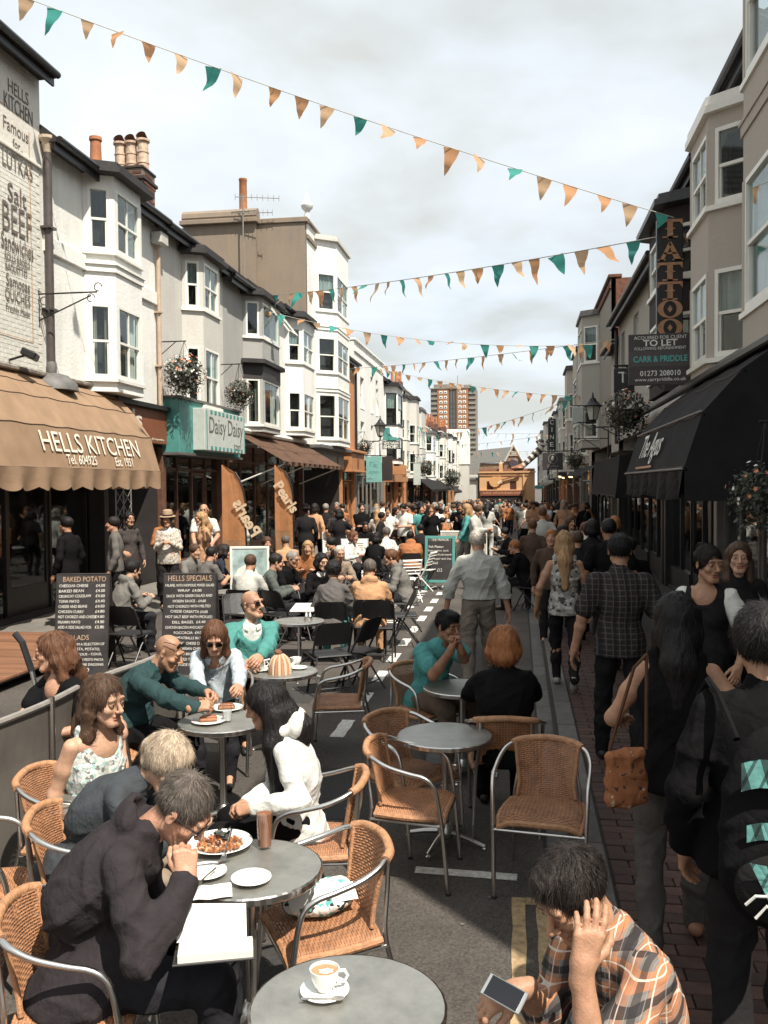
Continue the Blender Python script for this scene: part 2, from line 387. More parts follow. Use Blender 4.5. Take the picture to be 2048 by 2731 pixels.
# painted markings
lwhite = M('road_paint_white', (.62, .6, .55), .7, var=.3, scale=25, bump=.3)
lyel = M('road_paint_yellow', (.36, .25, .135), .8, var=.4, scale=22, bump=.3)
def mark(x0, x1, y0, y1, mat, h=.004, name='road_marking', par=road, skew=0):
    mb = MB(); n = 8; random.seed(int(abs(y0 * 977)))
    e0 = [random.uniform(-.006, .006) for _ in range(n + 1)]
    mb.sheet([[(x0 + e0[i], y0 + (y1 - y0) * i / n, zg(y0) + h), (x1 + e0[n - i], y0 + (y1 - y0) * i / n + skew, zg(y0) + h)] for i in range(n + 1)])
    return mb.build(name, mat, par)
lane = None
y = 7.98
while y < 24:
    mark(-1.72, -1.59, y, y + .6, lwhite, name='lane_dash'); y += 1.165
fr = Matrix(((0, 1, 0, 0), (1, 0, 0, 0), (0, 0, -1, 0), (0, 0, 0, 1)))
fr = frame_of((-1.95, 18.6, .004), (0, -1, 0), (1, 0, 0))
for tx, u in (('LOADING', -1.6), ('ONLY', 2.15)):
    o = text(tx, 1.0, frame_of((-2.35, 18.2, 0), (0, -1, 0), (1, 0, 0)), u, 0, lwhite, road, n=.005, depth=.001, bold=.012, sx=.75, name='road_lettering')
a, b = G(1205, 2312), G(1420, 2342)
mark(-.62, -.02, 5.22, 5.31, lwhite, skew=-.03)
mark(-1.72, -1.45, 5.55, 5.63, lwhite, skew=-.03)
mark(-.045, .025, 3.6, 4.98, lyel); mark(.085, .15, 3.6, 4.9, lyel); mark(.025, .085, 4.9, 4.985, lyel)
pm_ = M('patched_asphalt', (.034, .031, .029), .9, var=.3, scale=30, bump=.5, bscale=120)
for x0, x1, y0, y1 in ((-1.9, -.9, 6.0, 7.1), (-3.6, -2.2, 9.2, 10.1), (-1.2, -.35, 8.6, 12.4), (-1.35, -.75, 3.2, 4.3)): mark(x0, x1, y0, y1, pm_, h=.003, name='road_patch')
gm = MB(); rg_ = random.Random(6)
for k in range(140):
    gx, gy, gr = rg_.uniform(-3.5, .1), rg_.uniform(2.4, 14), rg_.uniform(.008, .02); gm.add([(gx + gr * math.cos(a) * rg_.uniform(.7, 1.2), gy + gr * math.sin(a), .0055) for a in [q * PI / 4 for q in range(8)]], [tuple(range(8))])
go_ = gm.build('gum_spot', M('old_gum', (.13, .12, .11), .9), road); go_['kind'] = 'stuff'
mb = MB(); mb.cbox((-.78, 7.3, -.01), (-.3, 7.75, .005), .004); mc = mb.build('manhole_cover', M('cast_iron', (.05, .045, .042), .6, .4, bump=.5, bscale=30), road)
# ------------------------------------------------------------------ building kit
def along(Y, X=XL):
    """position along a facade line, measured from the survey station"""
    if abs(Y) < .5: return Y
    a = X / math.tan(math.atan((1384.8 + X * 2400 / Y - 1024) / 2400) - rad(8.55))
    return a if X < 0 else Y + (a - Y) * min(1, max(0, (Y - 5.2) / 3))
class Panel:
    """a vertical plane: s runs along it, n points out of it, z up"""
    def __init__(p, o, s, n, w=None): p.o = Vector(o); p.s = Vector(s).normalized(); p.n = Vector(n).normalized(); p.w = w
    def T(p):
        return Matrix(((p.s[0], p.n[0], 0, p.o[0]), (p.s[1], p.n[1], 0, p.o[1]), (0, 0, 1, p.o[2]), (0, 0, 0, 1)))
    def pt(p, s, n, z): return p.o + p.s * (along(s, p.w) if p.w else s) + p.n * n + Vector((0, 0, z))
    def box(p, mb, s0, s1, n0, n1, z0, z1, c=0, m=None):
        if p.w: s0, s1 = along(s0, p.w), along(s1, p.w)
        (mb.cbox((s0, n0, z0), (s1, n1, z1), c, p.T(), m) if c else mb.box((s0, n0, z0), (s1, n1, z1), p.T(), m))
    def frame(p):                 # for lettering: x along, y up, z out
        x = p.s if p.s.cross(Vector((0, 0, 1))).dot(p.n) > 0 else -p.s
        return frame_of(p.o, x, (0, 0, 1)), (1 if x == p.s else -1)
def wall(p, s0, s1, z0, z1, holes, mb, depth=.15):
    S = sorted({s0, s1, *[h[0] for h in holes], *[h[1] for h in holes]}); Z = sorted({z0, z1, *[h[2] for h in holes], *[h[3] for h in holes]})
    def inh(s, z): return any(h[0] < s < h[1] and h[2] < z < h[3] for h in holes)
    for i in range(len(S) - 1):
        for j in range(len(Z) - 1):
            if inh((S[i] + S[i + 1]) / 2, (Z[j] + Z[j + 1]) / 2): continue
            mb.quad(p.pt(S[i], 0, Z[j]), p.pt(S[i + 1], 0, Z[j]), p.pt(S[i + 1], 0, Z[j + 1]), p.pt(S[i], 0, Z[j + 1]))
    for (a, b, c, d) in holes:
        for q in ((a, c, b, c), (a, d, b, d), (a, c, a, d), (b, c, b, d)):
            mb.quad(p.pt(q[0], 0, q[1]), p.pt(q[2], 0, q[3]), p.pt(q[2], -depth, q[3]), p.pt(q[0], -depth, q[1]))
def pane(parent, p, s0, s1, n, z0, z1, mat=None):
    mb = MB(); p.box(mb, s0, s1, n - .006, n, z0, z1); return mb.build('pane', mat or GLASS, parent)
CURT = M('net_curtain', (.55, .52, .46), .9, var=.2, scale=30, stretch=(6, 6, .3))
BLIND = M('grey_blind', (.3, .33, .31), .8, var=.15, scale=4)
def sash(parent, p, s0, s1, z0, z1, n=-.06, fm=None, style='sash', sill=True, back=.35, curtain=0, fw=.05, simple=False, cols=1):
    fm = fm or WHITE; mb = MB(); zm = z0 + (z1 - z0) * .5
    for a, b, c, d in ((s0, s0 + fw, z0, z1), (s1 - fw, s1, z0, z1), (s0 + fw, s1 - fw, z1 - fw, z1), (s0 + fw, s1 - fw, z0, z0 + fw * 1.3)):
        p.box(mb, a, b, n - .07, n + .015, c, d)
    if style == 'sash':
        p.box(mb, s0 + fw, s1 - fw, n - .05, n, zm - .022, zm + .022)
        for s in (s0 + fw, s1 - fw - .025): p.box(mb, s, s + .025, n - .065, n - .015, z0 + fw, zm)
    for k in range(1, cols): 
        s = s0 + fw + (s1 - s0 - 2 * fw) * k / cols; p.box(mb, s - .012, s + .012, n - .045, n - .005, z0 + fw, z1 - fw)
    w = mb.build('window', fm, parent)
    if style == 'sash':
        pane(w, p, s0 + fw, s1 - fw, n - .02, zm + .02, z1 - fw); pane(w, p, s0 + fw, s1 - fw, n - .045, z0 + fw, zm - .02)
    else: pane(w, p, s0 + fw, s1 - fw, n - .03, z0 + fw, z1 - fw)
    if sill:
        mb = MB(); p.box(mb, s0 - .05, s1 + .05, n - .08, n + .15, z0 - .07, z0 - .002, .01); mb.build('sill', fm, w)
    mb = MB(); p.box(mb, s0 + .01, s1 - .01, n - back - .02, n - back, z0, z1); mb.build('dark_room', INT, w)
    if curtain:
        mb = MB()
        for (a, b) in (((s0 + .04, s0 + (s1 - s0) * .36), (s1 - (s1 - s0) * .3, s1 - .04)) if curtain == 1 else ((s0 + .04, s1 - .04),)):
            k = 14; zb = z0 + .05 if curtain < 3 else zm; 
            mb.sheet([[p.pt(a + (b - a) * i / k, n - .14 + .025 * math.sin(i * 2.3), z) for i in range(k + 1)] for z in ((z0 + .04, z1 - .04) if curtain < 3 else (zm, z1 - .04))])
        mb.build('curtain' if curtain != 3 else 'blind', CURT if curtain != 3 else BLIND, w)
    return w
_cr = random.Random(12)
def facets(p, s0, s1, d, c):
    pts = [p.pt(s0, 0, 0), p.pt(s0 + c, d, 0), p.pt(s1 - c, d, 0), p.pt(s1, 0, 0)]; out = []
    ctr = p.pt((s0 + s1) / 2, 0, 0)
    for a, b in zip(pts[:-1], pts[1:]):
        s = (b - a); n = Vector((s.y, -s.x, 0))
        if n.dot((a + b) / 2 - ctr) < 0: n = -n
        out.append((Panel(a, s, n), s.length))
    return out, pts
def polyslab(mb, pts, ctr, grow, z0, z1, m=None):
    q = []
    for i, a in enumerate(pts):
        v = a - ctr; v.z = 0; q.append(a + v.normalized() * grow)
    n = len(q); vs = [(x.x, x.y, z0) for x in q] + [(x.x, x.y, z1) for x in q]
    mb.add(vs, [tuple(range(n)), tuple(range(n, 2 * n))] + [(i, (i + 1) % n, n + (i + 1) % n, n + i) for i in range(n)], m)
def bay(house, p, s0, s1, d, c, zbot, ztop, wins, wm, fm=None, capm=None, capover=.16, curtains=(), strings=(), simple=False, styles=None, cols=(1, 2, 1), hood=()):
    """a canted bay through several storeys; wins = [(sill, head), ...] from the bottom up"""
    fm = fm or WHITE; fs, pts = facets(p, s0, s1, d, c); mb = MB(); ctr = p.pt((s0 + s1) / 2, -.1, 0)
    for fi, (q, l) in enumerate(fs):
        post = .09 if l > .5 else .06
        zs = zbot
        for (a, b) in wins + [(ztop, ztop)]:
            q.box(mb, 0, l, -.12, 0, zs, a - .07 if a < ztop else a); 
            if a < ztop:
                q.box(mb, 0, post, -.10, .012, a - .07, b); q.box(mb, l - post, l, -.10, .012, a - .07, b)
            zs = b
    wo = mb.build('bay_wall', wm, house)
    for (a, b), cu, st in zip(wins, list(curtains) + [_cr.choice((0, 0, 1, 3, 3)) for _ in range(9)], styles or ['sash'] * 9):
        for fi, (q, l) in enumerate(fs):
            post = .09 if l > .5 else .06
            if simple and fi == 2: continue
            sash(house, q, post, l - post, a, b, n=-.01, fm=fm, sill=False, back=.3, curtain=cu if fi < 2 else 0, fw=.055, style=st, cols=cols[fi] if not simple else 1)
        sb = MB(); polyslab(sb, pts, ctr, .07, a - .075, a - .012); sb.build('bay_sill', fm, house)
    tb = MB(); cb = MB()
    for z in strings: polyslab(tb, pts, ctr, .05, z, z + .13); polyslab(tb, pts, ctr, .09, z + .13, z + .17)
    if strings: tb.build('string_course', wm, house)
    polyslab(cb, pts, ctr, capover, ztop, ztop + .10); polyslab(cb, pts, ctr, capover * .6, ztop + .10, ztop + .22)
    cb.build('bay_roof', capm or SLATE, house); cb = MB(); polyslab(cb, pts, ctr, .02, zbot - .03, zbot); cb.build('bay_base', wm, house)
    for z in hood: cb = MB(); polyslab(cb, pts, ctr, .25, z, z + .12); cb.build('hood', capm or SLATE, house)
SLATE = M('slate', (.028, .024, .023), .7, var=.4, scale=5, bump=.4, bscale=25)
LEAD = M('lead_grey', (.12, .115, .11), .6, var=.3, scale=5)
def face_panel(side): return Panel((XL, 0, 0), (0, 1, 0), (1, 0, 0), XL) if side < 0 else Panel((XR, 0, 0), (0, 1, 0), (-1, 0, 0), XR)
def house(label, Y0, Y1, side, ze, wm, zs=3.15, holes=(), roof=True, group=None, depth=7.0, endm=None, over=.30, parapet=0, name='terraced_house', gut=True, X=None, sideh=None):
    """party walls, facade with its openings, roof and gutter; open below zs for the shop"""
    p = face_panel(side); zb = zg(Y0)
    if X is not None: p.o.x = X
    h = thing(name, label, 'house', (p.o.x, (Y0 + Y1) / 2, zb), 0, group, world=True)
    mb = MB(); wall(p, Y0, Y1, zs, ze + parapet, list(holes), mb); mb.build('facade', wm, h)
    mb = MB(); p.box(mb, Y0 + .004, Y1 - .004, -depth, -.155 if not holes else -.9, zs, ze + parapet - .01)
    if holes:
        p.box(mb, Y0 + .004, Y0 + .1, -.9, -.005, zs, ze + parapet - .01); p.box(mb, Y1 - .1, Y1 - .004, -.9, -.005, zs, ze + parapet - .01); p.box(mb, Y0 + .1, Y1 - .1, -.9, -.005, ze + parapet - .2, ze + parapet - .01); p.box(mb, Y0 + .1, Y1 - .1, -.9, -.16, zs, zs + .1)
    mb.build('party_wall', endm or wm, h)
    if roof:
        mb = MB(); prof = [(over, ze - .02), (over, ze + .07), (-depth * .5, ze + depth * .38), (-depth, ze), (-depth, ze - .05), (-.1, ze - .03)]
        vs = [p.pt(y, n, z) for y in (Y0 - .02, Y1 + .02) for n, z in prof]; k = len(prof)
        mb.add(vs, [tuple(range(k)), tuple(range(2 * k - 1, k - 1, -1))] + [(i, (i + 1) % k, k + (i + 1) % k, k + i) for i in range(k)])
        # courses of slate standing proud along the slope
        for i in range(1, 9):
            t = i / 9; n0 = over + (-depth * .5 - over) * t; z0 = ze + .07 + (depth * .38 - .07) * t
            p.box(mb, Y0, Y1, n0 - .02, n0 + .02, z0, z0 + .025)
        r = mb.build('roof', SLATE, h)
        if gut:
            mb = MB(); mb.tube([p.pt(Y0, over + .05, ze + .02), p.pt(Y1, over + .05, ze + .02)], .06, 8); mb.build('gutter', BLACKP, r)
            mb = MB(); p.box(mb, Y0, Y1, over - .06, over - .02, ze - .16, ze); mb.build('fascia_board', BLACKP, r)
    elif parapet:
        mb = MB(); p.box(mb, Y0 - .03, Y1 + .03, -.35, .10, ze + parapet, ze + parapet + .12, .02); p.box(mb, Y0, Y1, .0, .07, ze - .05, ze + .12, .01); mb.build('coping', endm or wm, h)
    return h, p
def downpipe(house, p, s, z0, z1, mat, r=.05, n=.09, head=False, name='downpipe', brackets=(), hm=None):
    mb = MB(); mb.tube([p.pt(s, n, z0), p.pt(s, n, z1)], r, 10); 
    for z in brackets: p.box(mb, s - r * 1.6, s + r * 1.6, 0, n + r * 1.2, z, z + .04)
    o = mb.build(name, mat, house, smooth=True)
    if head:
        mb = MB(); T = Matrix.Translation(p.pt(s, n, z1)); mb.lathe([(.06, -.02), (.07, .05), (.10, .16), (.15, .22), (.15, .27), (.1, .28)], 12, T=T); mb.build('hopper_head', hm or mat, o)
    return o
def chimney(house, c, w, d, z0, z1, pots, brick_mat, bricks=True):
    """a stack of single bricks with its row of pots"""
    cx, cy = c; mb = MB(); mb.box((cx - w / 2, cy - d / 2, z0), (cx + w / 2, cy + d / 2, z1)); st = mb.build('chimney', M('lime_mortar', (.2, .17, .14), .9, var=.3), house)
    if bricks:
        bl, bh = .215, .065; me1 = MB(); me1.cbox((-bl / 2, -.006, 0), (bl / 2, .008, bh), .004); me1 = me1.mesh('brick', brick_mat); nb = 0
        z = z0
        rows = int((z1 - z0) / .075)
        for r in range(max(0, rows - 22), rows):
            z = z0 + r * .075; ex = .03 if rows - 5 <= r < rows - 2 else 0
            for side in range(2):
                L_ = (w, d)[side]; k = int(L_ / .225) + 1
                for i in range(k):
                    off = -L_ / 2 + .1125 + i * .225 - (.1 if r % 2 else 0)
                    if abs(off) > L_ / 2 - .06: continue
                    o = put('brick', me1, st); nb += 1
                    if side == 0: o.location = (cx + off, cy - d / 2 - .004 - ex, z)
                    else: o.location = (cx + w / 2 + .004 + ex, cy + off, z); o.rotation_euler = (0, 0, PI / 2)
        mb = MB(); mb.cbox((cx - w / 2 - .06, cy - d / 2 - .06, z1 - .26), (cx + w / 2 + .06, cy + d / 2 + .06, z1 - .18), .01); mb.cbox((cx - w / 2 - .03, cy - d / 2 - .03, z1), (cx + w / 2 + .03, cy + d / 2 + .03, z1 + .06), .01); mb.build('corbel', M('sooty_brick', (.05, .036, .03), .9, var=.4, bump=.4), st)
    for (px, py, kind, h) in pots:
        mb = MB(); zt = z1 + .06
        if kind == 'tall': prof = [(.14, 0), (.14, .06), (.12, .1), (.105, h), (.125, h + .02), (.12, h + .08), (.06, h + .08), (.06, h - .1)]
        else: prof = [(.13, 0), (.13, h * .2), (.142, h * .21), (.142, h * .25), (.125, h * .26), (.125, h * .55), (.137, h * .56), (.137, h * .6), (.122, h * .61), (.122, h * .9), (.16, h * .93), (.16, h), (.1, h), (.09, h - .1)]
        mb.lathe(prof, 14, (px, py, zt)); 
        T = Matrix.Translation((px, py, zt + h)) @ Matrix.Rotation(rad(-25), 4, 'X')
        mb.cur = 1
        rows = [[T @ Vector((.12 * math.cos(a) * 1.0, y, .13 * math.sin(a))) for a in [PI * i / 8 for i in range(9)]] for y in (-.13, .13)]
        mb.sheet(rows); mb.cur = 0
        pm = M('terracotta', (.38, .15, .065), .8, var=.25, scale=5) if kind == 'tall' else M('weathered_pot', (.55, .40, .29), .85, var=.4, scale=9)
        mb.build('chimney_pot', [pm, M('sooty_clay', (.12, .06, .04), .85, var=.4)], st, smooth=True)
    return st
WPL = plaster('white_render', (.80, .79, .74)); GPL = plaster('grey_render', (.56, .54, .49), amount=.4); CPL = plaster('cream_paint', (.68, .65, .58), stain=(.5, .39, .3), amount=.35)
RPL = plaster('roughcast', (.42, .41, .385), amount=.5, bump=.9, bscale=60); OPL = plaster('orange_render', (.52, .25, .115), stain=(.35, .16, .08), amount=.35, bump=.7, bscale=40); BPL = plaster('brown_cement', (.27, .21, .155), stain=(.18, .16, .14), amount=.75)
BRK = M('red_brick', (.16, .065, .04), .9, var=.4, scale=8, bump=.5, bscale=60, rnd=.45)
PBR = M('painted_brick', (.67, .65, .58), .7, var=.12, scale=6, bump=.3, bscale=40, rnd=.06)
INK = M('sign_ink', (.15, .12, .10), .8, var=.3, scale=20)
def shop(house, p, s0, s1, zt, pm, doors=(), cols=4, stall=.55, zb=None, glass=True, deep=2.2, rec=-.12):
    """shop front: pillars, stall riser, glass between slim bars, dark room behind"""
    z0 = zg(s0) if zb is None else zb
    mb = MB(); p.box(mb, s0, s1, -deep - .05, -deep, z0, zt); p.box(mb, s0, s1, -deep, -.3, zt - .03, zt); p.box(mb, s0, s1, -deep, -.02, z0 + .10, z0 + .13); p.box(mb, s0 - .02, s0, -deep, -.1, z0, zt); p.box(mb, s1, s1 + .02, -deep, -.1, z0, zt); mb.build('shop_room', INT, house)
    for s in (s0 + .1, s1 - .1): mb = MB(); p.box(mb, s - .1, s + .1, -.3, .03, z0, zt, .01); mb.build('pillar', pm, house)
    w = (s1 - s0 - .4) / cols; fb = MB()
    for i in range(cols + 1): s = s0 + .2 + i * w; p.box(fb, s - .03, s + .03, rec - .05, rec + .03, z0 + .1, zt - .02)
    p.box(fb, s0 + .2, s1 - .2, rec - .04, rec + .03, zt - .52, zt - .46)
    f = fb.build('shop_window', pm, house)
    for i in range(cols):
        a = s0 + .2 + i * w
        if i in doors:
            d = MB(); p.box(d, a + .03, a + .12, rec - .05, rec, z0 + .12, zt - .55); p.box(d, a + w - .12, a + w - .03, rec - .05, rec, z0 + .12, zt - .55); p.box(d, a + .12, a + w - .12, rec - .05, rec, z0 + .12, z0 + .6); p.box(d, a + .12, a + w - .12, rec - .05, rec, zt - .65, zt - .55); dd = d.build('door', pm, house)
            pane(dd, p, a + .12, a + w - .12, rec - .02, z0 + .6, zt - .65)
        else:
            if stall > 0: st = MB(); p.box(st, a, a + w, rec - .06, rec + .06, z0 + .1, z0 + stall); st.build('stall_riser', pm, house)
            if glass: pane(f, p, a + .03, a + w - .03, rec - .01, z0 + stall, zt - .52)
        if glass: pane(f, p, a + .03, a + w - .03, rec - .01, zt - .46, zt - .03)
    return f
# ------------------------------------------------------------------ buildings, left side
def fit(txt, fr, u, v, w, h, mat, parent, n=.004, name='lettering', **kw):
    """lettering scaled to a box w x h centred on (u, v)"""
    me = textmesh(txt, 1.0, **kw).copy(); co = np.empty(len(me.vertices) * 3, np.float32); me.vertices.foreach_get('co', co); co = co.reshape(-1, 3)
    lo, hi = co.min(0), co.max(0); me.materials.clear(); me.materials.append(mat); me.name = name
    S = Matrix.Diagonal((w / (hi[0] - lo[0]), h / (hi[1] - lo[1]), 1, 1)); C = Matrix.Translation((-(lo[0] + hi[0]) / 2, -(lo[1] + hi[1]) / 2, 0))
    me.transform(fr @ Matrix.Translation((u, v, n)) @ S @ C); return put(name, me, parent)
def onX(px, py, X): d = ray(px, py); return CAM + d * (X / d.x)
GROUP = 'terraced houses along the street'
# the cafe house with its painted list of food
h1, p = house('cream painted brick cafe house with food names lettered down its wall', 7.5, 15.45, -1, 9.3, CPL, zs=4.0, group=GROUP)
bm2 = MB(); bm2.cbox((-.108, 0, .003), (.108, .009, .072), .003); bme = bm2.mesh('brick', PBR)
random.seed(9); nb = 0; rest = MB()
for r in range(48):
    z = 4.15 + r * .075
    for i in range(9):
        y = 13.72 + i * .222 - (.111 if r % 2 else 0); dn = random.uniform(-.002, .002)
        if y > 15.33: continue
        if nb < 300: o = put('brick', bme, h1); o.matrix_parent_inverse = ROOTM[h1.name]; o.matrix_basis = Matrix.Translation(p.pt(y, dn - .002, z)) @ Matrix.Rotation(-PI / 2, 4, 'Z'); nb += 1
        else: p.box(rest, y - .107, y + .107, dn - .002, dn + .007, z + .003, z + .072, .003)
rest.build('brick', PBR, h1)['kind'] = 'stuff'
mb = MB(); p.box(mb, 13.7, 15.4, 0, .05, 7.74, 7.80, .01); mb.build('ledge', CPL, h1)
fr, sg = p.frame()
for (t, x0, x1, yc, hh, nn_, kw) in (('HELLS', 21, 75, 246, .21, .006, {}), ('KITCHEN', 10, 86, 290, .25, .006, {}), ('Famous', 8, 74, 345, .2, .006, dict(shear=.25)), ('for..', 33, 60, 388, .14, .006, dict(shear=.25)),
        ('LUTKAS', 4, 84, 440, .27, .02, {}), ('Salt', 18, 68, 522, .29, .02, dict(shear=.3)), ('BEEF', 4, 82, 590, .46, .02, dict(bold=.03)), ('Sandwiches', 1, 86, 655, .26, .02, dict(shear=.28)),
        ('ROLLS BAGELS', 10, 77, 693, .13, .02, {}), ('BAGUETTES', 12, 70, 718, .13, .02, {}), ('Samosas', 14, 77, 755, .2, .02, dict(shear=.3)), ('QUICHES', 11, 78, 795, .22, .02, {}), ('Freshly Made', 14, 77, 830, .14, .02, dict(shear=.3))):
    a = onX(x0, yc, XL); b = onX(x1, yc + 20, XL); zc = onX((x0 + x1) / 2, yc, XL).z
    fit(t, fr, (a.y + b.y) / 2, zc, b.y - a.y, hh, INK, h1, n=nn_)
orn = MB(); o0 = onX(45, 895, XL); rnd_ = random.Random(3)
for sgn, lean in ((-.22, -.1), (-.1, .02)):
    for k in range(9):
        z = o0.z + .05 + k * .045; y = o0.y + sgn + lean * k * .1
        for q in (-1, 1): orn.add([p.pt(y, .021, z), p.pt(y + q * .045, .021, z + .03), p.pt(y, .021, z + .055)], [(0, 1, 2)], 0)
for cy, cz, r, m in ((-.12, -.05, .11, 1), (.02, -.02, .09, 0), (.16, .0, .1, 1), (.27, -.06, .1, 0)):
    orn.add([p.pt(o0.y + cy + r * math.cos(a) * rnd_.uniform(.7, 1.05), .022 + m * .001, o0.z + cz + r * math.sin(a) * rnd_.uniform(.7, 1.1)) for a in [i * PI / 6 for i in range(12)]], [tuple(range(12))], m)
orn.build('painted_ornament', [M('faded_ink', (.28, .24, .2), .8), M('faded_orange', (.5, .27, .13), .8)], h1)
lm = MB()
for a, b in (((13.95, 8.6), (13.95, 4.75)), ((15.07, 8.25), (15.07, 4.75))): p.box(lm, a[0] - .005, a[0] + .005, .017, .022, b[1], a[1])
p.box(lm, 13.95, 15.07, .017, .022, 4.745, 4.755); p.box(lm, 13.95, 15.07, .0, .004, 8.4, 8.41); lm.build('painted_border', M('faded_orange', (.5, .27, .13), .8), h1)
pp = downpipe(h1, p, 15.5, 4.45, 8.05, M('pipe_brown', (.075, .06, .055), .5, var=.25), r=.07, n=.1, head=True, brackets=(6.75, 5.35), hm=M('hopper_paint', (.5, .4, .3), .7))
mb = MB(); mb.lathe([(.075, -.12), (.085, -.1), (.085, .1), (.075, .12)], 12, T=Matrix.Translation(p.pt(15.5, .1, 4.35))); mb.lathe([(.42, 0), (.4, .12), (.25, .26), (.1, .3)], 16, T=Matrix.Translation(p.pt(15.55, .1, 3.98))); mb.build('pipe_shoe', LEAD, pp, smooth=True)
shop(h1, p, 7.6, 17.7, 3.95, M('black_shopfront', (.02, .018, .018), .35, var=.2), doors=(5,), cols=7, stall=.0, glass=True, rec=-.35)
# timber front below the cafe window, plank by plank, and the deck before it
pl = M('grey_planks', (.085, .07, .058), .7, var=.35, scale=3, bump=.4, stretch=(6, .6, 6), rnd=.25)
mb = MB(); p.box(mb, 7.7, 13.2, -.35, -.2, .1, 1.0); cf = mb.build('counter_front', DARKW, h1)
for k in range(7):
    mb = MB(); p.box(mb, 7.75, 13.15, -.2, -.17 + .004 * (k % 2), .14 + k * .122, .14 + k * .122 + .114, .008); mb.build('plank', pl, cf)
bx = MB(); p.box(bx, 11.2, 12.9, -.3, .05, 1.02, 1.36, .01); bx.build('window_box', M('dark_timber', (.04, .03, .027), .7, var=.4, bump=.3), cf)
dk = MB(); dk.box((-8.0, 7.5, 0.1), (-5.75, 12.35, .13)); deck = dk.build('deck', DARKW); deck['kind'] = 'structure'
dm = M('deck_board', (.20, .095, .05), .6, var=.35, scale=3, bump=.3, stretch=(.5, 7, 7), rnd=.22)
for k in range(33):
    mb = MB(); y = 7.55 + k * .145; mb.cbox((-7.98, y, .13), (-5.72, y + .137, .165), .005); mb.build('deck_board', dm, deck)
# white bay house
h2, p = house('white rendered house with two storey bay, beside the painted cafe wall', 15.45, 20.3, -1, 8.23, WPL, zs=4.0, group=GROUP)
bay(h2, p, 16.9, 18.65, .5, .28, 4.15, 8.2, [(4.38, 5.78), (6.78, 7.98)], WPL, curtains=(1, 0), strings=(6.38,), capm=SLATE, capover=.3)
mb = MB(); p.box(mb, 15.47, 16.9, 0, .06, 6.38, 6.66, .01); p.box(mb, 18.65, 20.28, 0, .06, 6.38, 6.66, .01); mb.build('string_course', WPL, h2)
downpipe(h2, p, 20.2, 3.9, 7.75, M('pipe_cream', (.48, .36, .26), .6), r=.05, brackets=(5.0, 6.2)); mb = MB(); p.box(mb, 19.98, 20.4, .02, .26, 7.72, 7.98, .02); mb.build('hopper_head', GPL, h2)
chimney(h2, (-8.85, 20.0), .82, .7, 8.0, 9.55, [(-9.12, 20.0, 'w', .66), (-8.85, 20.0, 'w', .66), (-8.57, 20.0, 'w', .7)], BRK)
mb = MB(); mb.lathe([(.15, 0), (.13, .2), (.11, .85), (.135, .88), (.13, .95), (.07, .95)], 14, (-8.9, 18.3, 8.8)); mb.build('chimney_pot', M('terracotta', (.38, .15, .065), .8, var=.25, scale=5), h2, smooth=True)
# grey bay house
h3, p = house('grey rendered house with white sash bay, above the teal fascia', 20.3, 24.8, -1, 8.2, GPL, zs=4.3, group=GROUP)
bay(h3, p, 21.8, 23.5, .45, .25, 4.1, 7.95, [(4.3, 5.72), (6.66, 7.8)], GPL, curtains=(0, 3), capover=.28)
shop(h3, p, 20.4, 24.7, 3.2, M('brown_shopfront', (.13, .062, .04), .5, var=.3), doors=(2,), cols=4, stall=.5)
# roughcast house
h4, p = house('pebble dashed grey house with an open casement and dark hood', 24.8, 30.2, -1, 8.1, RPL, zs=3.9, group=GROUP)
bay(h4, p, 26.6, 29.1, .5, .3, 3.95, 7.95, [(4.15, 5.5), (6.77, 7.8)], RPL, styles=['casement', 'casement'], cols=(1, 1, 1), capover=.3, hood=(5.95,))
mb = MB(); To = Matrix.Translation(p.pt(28.2, .52, 7.82)) @ Matrix.Rotation(rad(-38), 4, 'Y')
for a_, e_ in (((-.02, -.55, -.04), (.03, .55, 0)), ((-.02, -.55, -1.0), (.03, .55, -.95)), ((-.02, -.55, -.95), (.03, -.5, -.04)), ((-.02, .5, -.95), (.03, .55, -.04))): mb.box(a_, e_, To)
oc = mb.build('open_casement', WHITE, h4); mb = MB(); mb.box((.0, -.5, -.95), (.006, .5, -.04), To); mb.build('pane', GLASS, oc)
mb = MB(); fs, pts = facets(p, 26.6, 29.1, .515, .31); polyslab(mb, [a for a in pts], p.pt(27.85, -.1, 0), .02, 5.5, 5.95); mb.build('dark_panel', M('dark_cladding', (.035, .03, .03), .6), h4)
downpipe(h4, p, 30.1, 3.9, 7.9, BLACKP, r=.05)
shop(h4, p, 24.9, 33.8, 3.5, M('brown_shopfront', (.13, .062, .04), .5, var=.3), doors=(3,), cols=6, stall=.6)
# white bay house with green glass
h5, p = house('white house with sash bay, tucked against the tall brown gable', 30.2, 34.75, -1, 8.35, WPL, zs=3.9, group=GROUP)
bay(h5, p, 31.4, 33.8, .55, .35, 4.1, 8.2, [(4.3, 5.6), (6.65, 7.85)], WPL, curtains=(0, 3), capover=.3)
